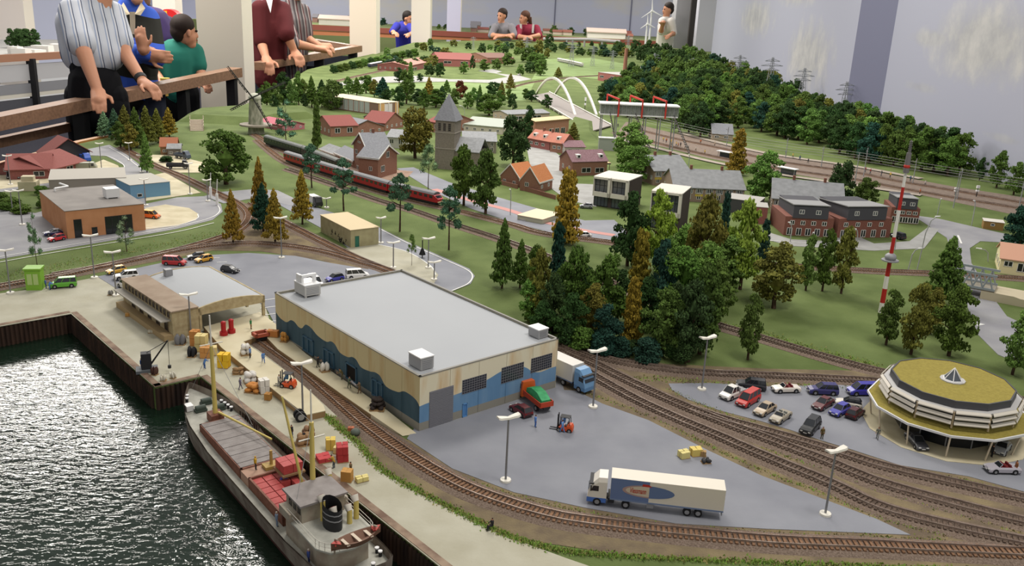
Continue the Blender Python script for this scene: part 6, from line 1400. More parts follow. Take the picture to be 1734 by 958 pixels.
car('sedan', '4a4a4e', (1562, 766), (1540, 742), 'dark grey saloon parked under the showroom canopy')
car('beetle', '9c9fa2', (1686, 776), (1704, 754), 'silver rounded beetle-shaped car under the showroom canopy at right')
car('cabrio', 'aaa6ae', (1675, 799), (1716, 800), 'silver open convertible with red seats in front of the showroom')
car('hatch', '5c1f24', (871, 694), (893, 708), 'maroon estate parked against the warehouse beside the orange truck')
car('van', 'b3242a', (314, 450), (278, 448), 'red panel van behind the goods shed', cat='van', nm='van')
car('hatch', '2a2a30', (322, 440), (344, 438), 'black car behind the red panel van')
car('hatch', 'd19a2a', (333, 446), (357, 441), 'orange-yellow car beside the black one behind the goods shed')
car('hatch', '26262b', (399, 463), (381, 460), 'black car alone on the harbour car park')
car('hatch', 'd2a02c', (186, 465), (208, 461), 'yellow car left of the white estate')
car('suv', 'dcdad6', (193, 475), (234, 471), 'white estate car with black windows left of the goods shed')
car('van', 'd6d4d2', (204, 484), (228, 494), 'white van half hidden behind the goods shed corner', cat='van', nm='van')
car('van', '5aa52c', (88, 488), (127, 485), 'bright green van standing on the quay', cat='van', nm='van')
car('hatch', '3a3a9a', (556, 478), (577, 474), 'blue car behind the warehouse roof edge', roofc='1c1c22')
car('van', 'e2e0de', (620, 470), (590, 472), 'white van showing its roof behind the warehouse', cat='van', nm='van')
car('van', 'd9d7d4', (542, 489), (525, 478), 'white van half hidden behind the rooftop air unit', cat='van', nm='van')
car('van', 'e06a1e', (271, 371), (240, 368), 'orange and yellow van beside the orange hall', roofc='e0a82c', cat='van', nm='van')
car('sedan', '2a2a5a', (78, 400), (106, 397), 'dark blue car left of the orange hall', roofc='c8c8cc')
car('hatch', 'c2242c', (81, 411), (111, 405), 'red car at the corner of the orange hall')
for k, (x, y) in enumerate(((18, 306), (36, 306), (54, 305))): car('van', '26272c', (x, y + 1), (x - 1, y - 9), 'black van parked nose out before the red-roofed office', cat='van', nm='van', group='black vans before the office')
car('van', 'cfcfd0', (2, 298), (8, 284), 'white lorry at the left edge beside the office', cat='van', nm='van')
car('sedan', 'cfcdcb', (977, 402), (996, 402), 'small white car driving on the lower town road')
car('hatch', '8a8a90', (985, 352), (1000, 353), 'grey car parked before the white modern house')
car('suv', '2c2e33', (1512, 401), (1527, 406), 'dark car parked behind the striped mast')
car('hatch', 'c9c6c0', (868, 126), (890, 130), 'cream distant car on the far white road', group=None)
# small lorries
def lorry(label, front, rear, cabc, boxc, L=7.5, box=True, bw=1.15, bh=3.3, nm='lorry', load=None):
    a, b_ = G(*front), G(*rear); d = a - b_; t = T(nm, label, 'lorry', (a + b_) / 2 + V((0, 0, .0016)), atan2(d.y, d.x)); h = L / 2
    mb = MB(); mb.loft([sect(x, 1.15 * e, .5, z * .7, z, 1.0 * e) for x, z, e in ((h - 1.9, 2.9, 1), (h - .8, 2.85, 1), (h - .25, 1.9, 1), (h, 1.5, .96), (h + .05, .6, .95))]); mb.build('cab', [col(cabc, .35, .5)], t)
    mb = MB(); mb.add([(h - .76, -.95, 2.7), (h - .76, .95, 2.7), (h - .2, 1.0, 1.75), (h - .2, -1.0, 1.75)], [(0, 1, 2, 3)])
    for s in (-1, 1): mb.box(h - 1.5, s * 1.14 - .02, 1.75, h - .7, s * 1.14 + .02, 2.5)
    mb.build('windows', [carglass], t)
    mb = MB(); mb.box(-h, -.5, .6, h - .5, .5, 1.0); mb.build('chassis', [bumper], t)
    if box:
        mb = MB(); mb.box(-h, -bw, 1.0, h - 2.1, bw, bh); mb.build('box_body', [col(boxc, .5)], t)
    else:
        mb = MB(); mb.box(-h, -bw, 1.0, h - 2.1, bw, 1.2); mb.box(-h, -bw, 1.2, h - 2.1, -bw + .1, 1.8); mb.box(-h, bw - .1, 1.2, h - 2.1, bw, 1.8); mb.box(-h, -bw, 1.2, -h + .1, bw, 1.8); mb.build('open_bed', [col(boxc, .6)], t)
    me = wheel_mesh(.48, .15)
    for x in (-h + 1.3, h - 1.0):
        for s in (-1, 1): o = link('wheel', me, t); o.location = (x, s * 1.0, .48)
    return t, h
t, h = lorry('orange flatbed lorry with green load parked at the warehouse wall', (889, 672), (920, 697), 'd2622a', 'b5442a', 7.4, False)
mb = MB(); mb.loft([[V((x, s * .95, z)) for s, z in ((-1, 1.3), (-.8, 2.2 + e), (.8, 2.2 + e), (1, 1.3))] for x, e in ((-h + .3, -.2), (-h + 1.8, .5), (-h + 3.4, .6), (-h + 4.8, .1))]); tag(mb.build('green_load', [mat('tarpaulin_green', '2f8a55', .6, '3fa068', 1.5, .5, 2)], t))
lorry('bright blue lorry cab beside the red-roofed office wing', (152, 276), (134, 270), '2f57b5', '2f57b5', 6, True, 1.1, 2.2)
lorry('olive grey tank lorry below the blue lorry', (156, 290), (122, 290), '8a8a78', '8f907e', 9, True, 1.1, 2.8)
lorry('white and black lorry behind the concrete hut', (541, 352), (526, 345), '2c2c2e', 'd5d3cf', 6, True, 1.1, 2.8)
lorry('black scrap lorry on the scrapyard', (314, 286), (288, 286), '2a2a2e', '3a3a3e', 7, False)
lorry('blue-grey digger carrier beside the scrapyard hut', (316, 270), (302, 268), '4a5360', '4a5360', 6, False)
# articulated truck: white and blue
def artic(label, front, rear, cabc, cab2, boxc, L=16.2, panel=None, text=False, sc=1.0):
    a, b_ = G(*front), G(*rear); d = a - b_; t = T('articulated_truck', label, 'truck', (a + b_) / 2 + V((0, 0, .0016)), atan2(d.y, d.x)); h = L / 2; cw_ = col(cabc, .35, .5)
    mb = MB(); secs = ((h - 2.35, 3.75, 1), (h - 1.3, 3.7, 1), (h - .55, 2.9, 1), (h - .12, 1.9, .98), (h, 1.15, .95))
    mb.loft([sect(x, 1.22 * e, 1.05, z * .85, z, 1.05 * e) for x, z, e in secs]); mb.build('cab', [cw_], t)
    mb = MB(); mb.box(h - 2.3, -1.22, .45, h + .02, 1.22, 1.06); mb.build('bumper_skirt', [col(cab2, .4)], t)
    mb = MB(); mb.add([(h - .56, -1.0, 2.8), (h - .56, 1.0, 2.8), (h - .06, 1.05, 1.9), (h - .06, -1.05, 1.9)], [(0, 1, 2, 3)])
    for s in (-1, 1): mb.add([(h - 1.35, s * 1.235, 1.95), (h - .4, s * 1.235, 1.95), (h - .7, s * 1.235, 2.65), (h - 1.35, s * 1.235, 2.65)], [(0, 1, 2, 3)])
    mb.build('windows', [carglass], t)
    mb = MB(); mb.box(h - .75, -1.3, 2.85, h - .2, 1.3, 3.0); mb.build('sun_visor', [bumper], t)
    for s in (-1, 1):
        mb = MB(); mb.box(h - .5, s * 1.35 - .08, 2.0, h - .35, s * 1.35 + .08, 2.7); mb.build('mirror', [bumper], t)
    mb = MB(); mb.box(h - 5.2, -.45, .6, h - .6, .45, .95); mb.box(h - 3.3, -1.1, .5, h - 2.5, 1.1, 1.1); mb.box(-h + .3, -.6, .9, h - 4, .6, 1.15); mb.build('chassis', [bumper], t)
    xf = h - 2.75; mb = MB(); mb.box(-h, -1.27, 1.22, xf, 1.27, 4.0); mb.build('trailer_box', [col(boxc, .45)], t)
    mb = MB(); mb.box(-h, -1.3, 1.05, xf, 1.3, 1.24); mb.build('trailer_skirt', [mat('skirt_blue', '6f7f9c', .5)], t)
    if panel:
        for s in (-1, 1):
            mb = MB(); mb.box(xf - 4.6, s * 1.28 - .01, 1.2, xf - .02, s * 1.28 + .01, 3.95)
            mb.build('side_panel', [mat('panel_blue', '62749a', .5)], t)
            y = s * 1.297
            def ell(cx, cz, rx, rz, m, n_, y=y, x0=None, x1=None):
                pts = [(cx + rx * cos(2 * pi * i / 28), cz + rz * sin(2 * pi * i / 28)) for i in range(28)]
                pts = [(min(max(x, x0), x1), z) for x, z in pts]; mb = MB(); mb.add([(x, y, z) for x, z in pts], [tuple(range(28))]); mb.build(n_, [m], t)
            xm = xf - 4.6; ell(xm + .1, 2.62, 3.1, .82, mat('ellipse_blue', '5f7296', .5), 'logo_ellipse', y, -99, xm)
            ell(xm + .1, 2.62, 3.1, .82, mat('ellipse_rim', 'a58a86', .5), 'logo_ellipse', y, xm, 99)
            ell(xm + .1, 2.62, 2.7, .66, mat('ellipse_pale', 'c6b8a4', .5), 'logo_ellipse', y + s * .004, xm, 99)
            mb = MB(); mb.add([(xm + .9, y + s * .006, 3.3), (xm - .3, y + s * .006, 3.3), (xm + .1, y + s * .006, 3.6), (xm + .8, y + s * .006, 3.62)], [(0, 1, 2, 3)]); mb.build('logo_swoosh', [redp], t)
            cu = bpy.data.curves.new('lettering', 'FONT'); cu.body = 'Viessmann'; cu.size = 1.15; cu.shear = .25; cu.align_x = 'CENTER'; cu.extrude = .005; cu.offset = .02; cu.materials.append(mat('lettering_red', 'a83628', .5))
            tmp = bpy.data.objects.new('tmp', cu); COL.objects.link(tmp); lm = bpy.data.meshes.new_from_object(tmp.evaluated_get(bpy.context.evaluated_depsgraph_get())); bpy.data.objects.remove(tmp); o = link('lettering', lm, t); o.location = (xm + (1.35 if s > 0 else 1.35), y + s * .012, 2.32)
            o.rotation_euler = (pi / 2, 0, pi if s > 0 else 0); o.scale = (.40, .85, 1)
    me = wheel_mesh(.5, .16); mb = MB()
    for x in (h - 1.25, h - 4.7, -h + 2.9, -h + 4.2):
        for s in (-1, 1): o = link('wheel', me, t); o.location = (x, s * 1.08, .5)
    mb.box(-h + .1, -1.2, .55, -h + .2, 1.2, .9); mb.box(h - 8.0, -1.15, .4, h - 7.2, -1.0, 1.1); mb.box(h - 8.0, 1.0, .4, h - 7.2, 1.15, 1.1); mb.build('underrun_bar', [metal_g], t)
    return t
artic('long white articulated truck with blue front panel, alone on the yard', (993, 846), (1222, 873), 'd9d3c8', '4a6fb5', 'd6cfc0', 16.2, True)
fx = G(1003, 664) ; rx = fx + (G(945, 640) - fx).normalized() * .155
ra3 = pj(rx)[:2]; artic('blue cab truck with white box trailer reversing behind the warehouse corner', (1000, 668), ra3, '6f98c0', '5f86b0', 'd3d0ca', 13.4)
# forklifts
def forklift(label, px, ang, z=.0, person=False):
    b_ = G(*px, z); t = T('forklift', label, 'forklift', b_, ang)
    mb = MB(); mb.loft([sect(x, .6 * e, .25, z_ * .8, z_, .5 * e) for x, z_, e in ((-1.3, .9, .85), (-1.1, 1.25, 1), (-.5, 1.2, 1), (-.3, .8, 1), (.7, .75, 1), (.8, .6, 1))]); mb.build('body', [mat('forklift_orange', 'd2552a', .4)], t)
    mb = MB()
    for x, y in ((-.9, -.5), (-.9, .5), (.6, -.5), (.6, .5)): mb.cyl((x, y, .9), (x * .8, y, 2.3), .06, .06, 5)
    mb.box(-.8, -.55, 2.25, .6, .55, 2.32); mb.build('overhead_guard', [bumper], t)
    mb = MB()
    for s in (-.3, .3): mb.box(.85, s - .06, .1, .98, s + .06, 2.6); mb.box(.95, s - .06, .12, 2.1, s + .06, .2)
    mb.box(.9, -.5, .6, 1.0, .5, .75); mb.build('mast_and_forks', [bumper], t)
    mb = MB(); mb.box(-.5, -.3, .8, -.1, .3, .95); mb.box(-.6, -.3, .95, -.48, .3, 1.5); mb.build('seat', [bumper], t)
    me = wheel_mesh(.34, .13)
    for x in (-.85, .65):
        for s in (-1, 1): o = link('wheel', me, t); o.location = (x, s * .55, .34)
    return t
forklift('orange forklift driven by a man in blue, on the open yard', (955, 729), radians(165))
forklift('orange forklift carrying white sacks on the quayside dock', (487, 655), radians(170), ZD)
# ================================================================ TRAINS
def train(nm, label, px, n_, c, roofc, z0=.0, length=None, width=2.8, nose=False):
    pts = crom([G(*p) for p in px], 12); acc = [0]
    for a, b_ in zip(pts, pts[1:]): acc.append(acc[-1] + (b_ - a).length)
    def at(s):
        for i in range(len(acc) - 1):
            if acc[i + 1] >= s: return pts[i].lerp(pts[i + 1], (s - acc[i]) / max(1e-9, acc[i + 1] - acc[i]))
        return pts[-1]
    Lc = acc[-1] / n_; bm_ = col(c, .4, .4); rm = col(roofc, .6)
    for k in range(n_):
        a, b_ = at(k * Lc + .002), at((k + 1) * Lc - .003); d = b_ - a; L = d.length / S
        t = T(nm, label % ('first', 'second', 'third', 'fourth', 'fifth')[k], 'railway carriage', a + V((0, 0, .008)), atan2(d.y, d.x)); w_ = width / 2
        e = 1.6 if nose and k == n_ - 1 else 0
        mb = MB(); rings = [[V((x, y, z)) for y, z in ((-w_ * q, .9), (-w_ * q, 3.0 * qq), (w_ * q, 3.0 * qq), (w_ * q, .9))] for x, q, qq in ((0, 1, 1), (L - e, 1, 1), (L, .8, .62 if e else 1))]; mb.loft(rings); mb.build('body', [bm_], t)
        mb = MB(); rings = [[V((x, y * w_ * q, z)) for y, z in ((-1.02, 3.0), (-.8, 3.5), (-.3, 3.75), (.3, 3.75), (.8, 3.5), (1.02, 3.0))] for x, q in ((0, 1), (L - e, 1))]; mb.loft(rings); mb.build('roof', [rm], t)
        nw = max(4, int(L / 2.2))
        for s in (-1, 1):
            mb = MB()
            for i in range(nw): x = (L - e) * (i + .2) / nw; mb.box(x, s * w_ - .03, 1.95, x + (L - e) / nw * .6, s * w_ + .03, 2.75)
            mb.build('window_band', [carglass], t)
        mb = MB(); mb.box(1, -w_ * .8, .2, L - 1, w_ * .8, .9); mb.build('underframe', [bumper], t)
        if e:
            mb = MB(); mb.add([(L - .1, -w_ * .7, 1.9), (L - .1, w_ * .7, 1.9), (L - 1.2, w_ * .8, 2.8), (L - 1.2, -w_ * .8, 2.8)], [(0, 1, 2, 3)]); mb.build('cab_window', [carglass], t)
            mb = MB(); mb.box(L - .1, -w_ * .82, .9, L + .15, w_ * .82, 1.25); mb.build('buffer_beam', [mat('train_cream', 'cdbf9a', .6)], t)
train('red_train_carriage', 'dark red railcar with grey roof, %s carriage counted from the station end', [(486, 276), (560, 300), (640, 325), (700, 341), (747, 352)], 4, 'a8242a', '6e6f72', nose=True)
train('green_train_carriage', 'dark green carriage of the train behind the red one, %s from the rear', [(452, 247), (500, 262), (548, 278), (575, 291)], 2, '27352e', '5c605c')
train('tanker_carriage', 'white and red distant train on the pale meadow, %s car', [(945, 105), (965, 109), (986, 114)], 2, 'b9b5b0', 'd5d2cc')
train('distant_carriage', 'dark blue distant train below the cream pillar, %s car', [(625, 116), (650, 111), (672, 106)], 2, '343a52', 'bfc0c4')
# wagon frame in the trench
a, b_ = G(430, 583), G(455, 578); d = b_ - a; t = T('flat_wagon', 'small red flat wagon frame standing at the end of the trench track', 'wagon', a + V((0, 0, .008)), atan2(d.y, d.x)); L = d.length / S
mb = MB(); mb.box(0, -1.0, .7, L, -.7, 1.3); mb.box(0, .7, .7, L, 1.0, 1.3); mb.box(0, -1, .7, .4, 1, 1.3); mb.box(L - .4, -1, .7, L, 1, 1.3); mb.build('frame', [mat('wagon_red', 'a5523c', .7)], t)
mb = MB(); mb.box(.5, -.7, .1, L - .5, .7, .7); mb.build('running_gear', [bumper], t)
# buffer stop + red pumps in the shed
for k, (x, y) in enumerate(((379, 567), (392, 563))):
    b_ = G(x, y, ZD); t = T('red_machine', 'red pump machine under the shed arch, %s one' % ('left', 'right')[k], 'machine', b_, radians(40), None, S * .7); m = mat('machine_red', 'a51f24', .45)
    mb = MB(); mb.cyl((0, 0, 0), (0, 0, .9), 1.0, 1.0, 10); mb.build('base', [m], t); mb = MB(); mb.cyl((0, 0, .9), (0, 0, 3.2), .62, .62, 10); mb.build('column', [m], t); mb = MB(); mb.ball((0, 0, 3.2), (.68, .68, .45), 0, 10, 6); mb.build('cap', [m], t)
# ================================================================ SHIP
ZW = -.043
sh_ = G(600, 906) - G(628, 884)
bow, stern = V((-.533, 1.432, ZW)) + sh_, V((-.145, .945, ZW)) + sh_; dS = bow - stern; fs_ = Fr(stern, atan2(dS.y, dS.x)); LS = dS.length / S
ship = T('coaster_ship', 'grey coastal cargo ship with brown hatch coamings moored at the quay', 'ship', stern, fs_.a)
hullm = mat('hull_weathered', '8d8579', .7, '6d5f55', .5, stretch=(1, 1, .5)); deckm = mat('deck_pale_grey', 'b5b4aa', .8, 'a3a298', .8); redlead = mat('boot_topping', '4a2a26', .8); coam = mat('coaming_brown', '6e4334', .7, '7f5544', 1.5)
steel_g = mat('hatch_grey', '7d7673', .7, '8b8582', .8); superm = mat('superstructure_beige', 'a79f8e', .65, '96897a', .8); mastm = mat('mast_yellow', 'c9b565', .5)
HB = 4.15
def hb(u):  # half beam along 0..1 from stern
    if u < .1: return HB * (.80 + .20 * math.sqrt(max(0, 1 - (1 - u / .1) ** 2))) if u > 0 else HB * .62
    if u < .72: return HB
    return HB * max(.02, 1 - ((u - .72) / .28) ** 2.2)
def dz(u): return 2.5 + 1.6 * max(0, (u - .55) / .45) ** 2 + .5 * max(0, (.25 - u) / .25) ** 2
us = [0, .012, .03, .06, .1, .2, .35, .5, .65, .72, .78, .84, .89, .93, .96, .98, .995]
def shell(mb, f0_, f1_, za, zb_, m=0):
    for s in (-1, 1):
        vs = []
        for u in us: vs += [V((u * LS, s * hb(u) * f0_, za(u))), V((u * LS, s * hb(u) * f1_, zb_(u)))]
        mb.add(vs, [(2 * i, 2 * i + 2, 2 * i + 3, 2 * i + 1) for i in range(len(us) - 1)], m, True)
    for u in (0,):
        mb.add([V((0, -hb(0) * f0_, za(0))), V((0, hb(0) * f0_, za(0))), V((0, hb(0) * f1_, zb_(0))), V((0, -hb(0) * f1_, zb_(0)))], [(0, 1, 2, 3)], m)
    u = us[-1]; mb.add([V((u * LS, -hb(u) * f0_, za(u))), V((u * LS, hb(u) * f0_, za(u))), V((u * LS, hb(u) * f1_, zb_(u))), V((u * LS, -hb(u) * f1_, zb_(u)))], [(0, 1, 2, 3)], m)
mb = MB(); shell(mb, .92, 1, lambda u: .7, lambda u: dz(u)); mb.build('hull', [hullm], ship)
mb = MB(); shell(mb, .8, .92, lambda u: -.9, lambda u: .7); mb.build('boot_topping', [redlead], ship)
mb = MB(); shell(mb, 1, 1.02, lambda u: dz(u), lambda u: dz(u) + (1.0 if u > .7 or u < .12 else .55)); shell(mb, .96, .98, lambda u: dz(u), lambda u: dz(u) + (1.0 if u > .7 or u < .12 else .55)); mb.build('bulwark', [hullm], ship)
mb = MB(); vs = []
for u in us: vs += [V((u * LS, -hb(u), dz(u) - .05)), V((u * LS, hb(u), dz(u) - .05))]
mb.add(vs, [(2 * i, 2 * i + 1, 2 * i + 3, 2 * i + 2) for i in range(len(us) - 1)]); mb.build('deck', [deckm], ship)
def sl(px, py, z): x, y = fs_.top(px, py, z); return V((x, y, z))
# hatch 1 (closed) and hold 2 (open): axis-aligned along the ship
hx1, hx0 = LS * .775, LS * .50; hy = 2.75; zh = 3.9
mb = MB()
for (x0, y0, x1, y1) in ((hx0, -hy, hx1, -hy + .3), (hx0, hy - .3, hx1, hy), (hx0, -hy, hx0 + .3, hy), (hx1 - .3, -hy, hx1, hy)): mb.box(x0, y0, 2.3, x1, y1, zh)
mb.build('hatch_coaming', [coam], ship)
nb = 12
for k in range(nb):
    x0 = hx0 + .3 + (hx1 - hx0 - .6) * k / nb; mb = MB(); mb.box(x0 + .04, -hy + .15, zh - .12, x0 + (hx1 - hx0 - .6) / nb - .04, hy - .15, zh + .06 + .03 * (k % 2)); mb.build('hatch_board', [steel_g], ship)
mx0, mx1 = LS * .455, hx0; mb = MB(); mb.box(mx0, -hy, 2.3, mx1, hy, zh - .15); mb.build('winch_deck', [mat('winch_deck_pink', 'a58572', .8)], ship)
ox0, ox1 = LS * .265, mx0
mb = MB()
for (x0, y0, x1, y1) in ((ox0, -hy, ox1, -hy + .25), (ox0, hy - .25, ox1, hy), (ox0, -hy, ox0 + .25, hy), (ox1 - .25, -hy, ox1, hy)): mb.box(x0, y0, 1.2, x1, y1, zh)
mb.build('hold_coaming', [coam], ship)
mb = MB(); mb.box(ox0, -hy, 2.2, ox1, hy, 2.5); mb.build('hold_floor', [mat('hold_floor_grey', '77746e', .8)], ship)
# superstructure
sx0, sx1 = LS * .05, LS * .235
mb = MB(); pts = [(sx1, -3.1), (sx1, 3.1), (sx0 + 2.2, 3.1), (sx0 + .5, 2.2), (sx0, 0), (sx0 + .5, -2.2), (sx0 + 2.2, -3.1)]
mb.prism(pts, 2.4, 5.2); mb.build('deckhouse', [superm], ship)
mb = MB(); mb.prism([(x + (.3 if x > LS * .15 else -.5), y * 1.12) for x, y in pts], 5.2, 5.4); mb.build('boat_deck', [deckm], ship)
wx0, wx1 = LS * .175, LS * .25
mb = MB(); mb.box(wx0, -2.6, 5.3, wx1, 2.6, 7.5); mb.build('wheelhouse', [superm], ship)
mb = MB(); mb.box(wx0 - .3, -2.9, 7.5, wx1 + .4, 2.9, 7.75); mb.build('wheelhouse_roof', [steel_g], ship)
for k in range(5):
    mb = MB(); y = -2.2 + k * .95; mb.box(wx1 - .02, y, 6.3, wx1 + .05, y + .7, 7.2); mb.build('wheelhouse_window', [dark_gl], ship)
for s in (-1, 1):
    for k in range(3):
        mb = MB(); x = wx0 + .3 + k * 1.1; mb.box(x, s * 2.6 - .04, 6.3, x + .8, s * 2.6 + .04, 7.2); mb.build('wheelhouse_window', [dark_gl], ship)
    mb = MB(); mb.box(wx0 + 1, s * 2.6, 5.3, wx1 - .2, s * 3.6, 6.3); mb.build('bridge_wing', [superm], ship)
fx_ = LS * .135; mb = MB()
rings = [[V((fx_ + (1.5 if True else 1) * cos(2 * pi * i / 14), .95 * sin(2 * pi * i / 14), z + (.3 * cos(2 * pi * i / 14) if z > 7 else 0))) for i in range(14)] for z in (5.3, 8.2)]
mb.loft(rings, 0, False, True, True); mb.build('funnel', [mat('funnel_black', '232427', .5)], ship)
mb = MB()
for z in (6.6, 7.3): mb.loft([[V((fx_ + 1.53 * cos(2 * pi * i / 14), .98 * sin(2 * pi * i / 14), zz)) for i in range(14)] for zz in (z, z + .15)], 0, False)
mb.build('funnel_band', [metal_g], ship)
def vent(px, py, z, h_, label=None):
    p = sl(px, py, z); p.y = max(-2.9, min(2.9, p.y)); mb = MB(); mb.cyl(p, p + V((0, 0, h_)), .32, .3, 8); o = mb.build('ventilator_cowl', [mastm], ship)
    mb = MB(); mb.cyl(p + V((0, 0, h_ - .1)), p + V((.5, 0, h_ + .45)), .34, .5, 8); mb.build('cowl_mouth', [mat('cowl_white', 'd6cfc2', .5)], o)
    mb = MB(); c = p + V((.5, 0, h_ + .45)); mb.cyl(c, c + V((.02, 0, .02)), .4, .4, 8); mb.build('cowl_inside', [mat('cowl_red', '7a2624', .6)], o)
for px, py, z, h_ in ((547, 880, 5.4, 2.4), (567, 893, 5.4, 1.8), (617, 872, 5.4, 2.2), (592, 885, 5.4, 1.6), (500, 870, 3.9, 2.2), (569, 830, 5.4, 2.4)): vent(px, py, z, h_)
mb = MB()
for i in range(13):
    a = pi * .5 + pi * i / 12; x, y = sx0 + 2.0 + 2.6 * cos(a), 3.3 * sin(a); mb.cyl((x, y, 5.4), (x, y, 6.4), .04, .04, 4)
for z in (5.9, 6.4): mb.tube([V((sx0 + 2.0 + 2.6 * cos(pi * .5 + pi * i / 12), 3.3 * sin(pi * .5 + pi * i / 12), z)) for i in range(13)], .045, 4)
for s in (-1, 1):
    for z in (5.9, 6.4): mb.cyl((sx0 + 2, s * 3.3, z), (sx1 - 1, s * 3.3, z), .045, .045, 4)
mb.build('boat_deck_railing', [mat('railing_white', 'c9c4b8', .5)], ship)
# lifeboat hung across the stern
lb = T('lifeboat', 'open wooden lifeboat with red ends hung across the ship stern', 'boat', fs_.w(sx0 - .9, 0, 6.1), fs_.a + pi / 2 + .05)
mb = MB(); n_ = 9; rings = []
for k in range(n_):
    u = k / (n_ - 1); x = -3 + 6 * u; w_ = 1.0 * (1 - abs(2 * u - 1) ** 2.2) + .04; zk = .35 * abs(2 * u - 1) ** 2
    rings.append([V((x, -w_, .9 + zk)), V((x, -w_ * .8, .3 + zk)), V((x, 0, zk)), V((x, w_ * .8, .3 + zk)), V((x, w_, .9 + zk)), V((x, w_ * .85, .85 + zk)), V((x, 0, .4 + zk)), V((x, -w_ * .85, .85 + zk))])
mb.loft(rings); mb.build('shell', [mat('boat_wood', '6f5040', .7)], lb)
for k, x in enumerate((-1.4, 0, 1.4)):
    mb = MB(); mb.box(x - .18, -.9, .78, x + .18, .9, .86); mb.build('thwart', [mat('thwart_pale', 'c7b8a5', .7)], lb)
for s in (-1, 1):
    mb = MB(); mb.add([(s * 3, 0, 1.26), (s * 2.1, -.55, 1.12), (s * 2.1, .55, 1.12), (s * 2.1, 0, 1.2)], [(0, 1, 3), (0, 3, 2)]); mb.box(min(s * 2.0, s * 2.7), -.3, .9, max(s * 2.0, s * 2.7), .3, 1.1); mb.build('end_cover', [mat('end_red', 'b04a42', .6)], lb)
    mb = MB(); mb.tube([V((sx0 - .2, s * 2.2, 5.3)), V((sx0 - .6, s * 2.3, 7.4)), V((sx0 - 1.2, s * 2.3, 7.6))], .1, 5); mb.build('davit', [superm], ship)
# masts and derricks
mp = sl(357, 712, 3.6); mp.y = 0; m1x = mp.x
k1 = LS * .80
mb = MB(); mb.cyl((k1, 0, 3.2), (k1, 0, 14.5), .34, .24, 10); mb.build('foremast', [mastm], ship)
mb = MB(); mb.cyl((k1, 0, 14.5), (k1, 0, 19.0), .16, .1, 8); mb.cyl((k1, -1.6, 14.8), (k1, 1.6, 14.8), .08, .08, 6); mb.build('topmast', [mat('topmast_white', 'd8d4c8', .5)], ship)
mb = MB(); mb.cyl((k1 - .5, -.3, 4.6), (LS * .565, -2.9, 5.0), .17, .13, 8); mb.build('derrick_boom', [mastm], ship)
mb = MB(); mb.cbox(k1, 0, 3.2, 2.0, 1.8, 1.2); mb.build('mast_house', [coam], ship)
k2 = LS * .258
mb = MB(); mb.cyl((k2, -.9, 2.5), (k2, -.9, 15.0), .36, .26, 10); mb.build('mainmast', [mastm], ship)
mb = MB(); mb.cyl((k2, -.9, 15), (k2, -.9, 19), .12, .08, 8); mb.cyl((k2, -2.5, 13.0), (k2, 0.7, 13.0), .09, .09, 6); mb.build('topmast', [MATS['topmast_white']], ship)
mb = MB(); mb.cyl((k2 + .3, -.3, 4), (k2 + 4.0, .8, 17.0), .2, .13, 8); mb.build('derrick_boom', [mastm], ship)
for p_, q_ in (((k2 + 4.0, .8, 17.0), (k2 + .1, -.9, 15.0)), ((k2 + 4.0, .8, 17), (k2 + 4.6, -1.4, 6.2)), ((k1, 0, 14.6), (LS * .975, 0, 4.6)), ((k1, 0, 14.6), (LS * .66, -2.4, 5.0)), ((k2, -.9, 15), (LS * .2, 2.6, 7.5))):
    mb = MB(); mb.cyl(p_, q_, .035, .035, 4); mb.build('stay_rope', [wire], ship)
mb = MB(); mb.cyl((mx0 + 1.2, -.8, zh - .1), (mx0 + 1.2, -.8, zh + 2.2), .22, .2, 8); mb.cbox(mx0 + 1.2, -.8, zh - .1, 1.4, 2.0, .4); mb.build('samson_post', [mat('post_ochre', 'a58a4c', .6)], ship)
for (u, v, w_) in ((.87, .8, .0), (.9, -.6, 0), (.855, -1.6, 0)):
    x = u * LS; z = dz(u); mb = MB(); mb.cyl((x, v - .7, z + .5), (x, v + .7, z + .5), .42, .42, 10); mb.cbox(x, v, z, .9, 1.7, .35); mb.build('windlass', [mat('windlass_dark', '3f4a42', .6)], ship)
for (u, s) in ((.93, 1), (.945, 1), (.835, -1), (.85, -1), (.865, -1), (.88, -1), (.02, .75), (.03, .9), (.05, -1), (.065, -1), (.02, -.5), (.9, 1)):
    x = u * LS; y = s * hb(u) * .84; z = dz(u); mb = MB(); mb.cyl((x, y, z), (x, y, z + .55), .2, .2, 8); o = mb.build('bollard', [bumper], ship); mb = MB(); mb.cyl((x, y, z + .55), (x, y, z + .7), .26, .26, 8); mb.build('bollard_cap', [metal_w], o)
mb = MB(); mb.cbox(LS * .89, 2.1, dz(.89), 1.3, 1.0, .8); mb.build('deck_locker', [metal_w], ship)
# red crates: on and in the hold
crm = mat('crate_red', 'a8403f', .6, 'b04f4c', 2)
cme = MB(); cme.box(-.62, -.62, 0, .62, .62, 1.15); cme = cme.mesh('crate', [crm])
cl = MB(); cl.box(-.64, -.05, 1.13, .64, .05, 1.19); cl.box(-.05, -.64, 1.13, .05, .64, 1.19); clm = cl.mesh('crate_batten', [mat('crate_dark', '7a2a2a', .7)])
def crate(x, y, z, label, grp, rz=0, s=1.0):
    o = link('crate', cme); o.location = fs_.w(x, y, z); o.rotation_euler = (0, 0, fs_.a + rz); o.scale = (S * s,) * 3; tag(o, label, 'crate', grp)
n_ = 0
for i in range(6):
    for j in range(4):
        x = ox1 - .95 - i * 1.36; y = hy - .95 - j * 1.36
        if (j == 2 and i > 1) or (j == 3 and i in (0,)) or (i == 5 and j == 1): continue
        crate(x, y, 2.5, 'red crate stowed in the open hold of the ship', 'red crates in the hold')
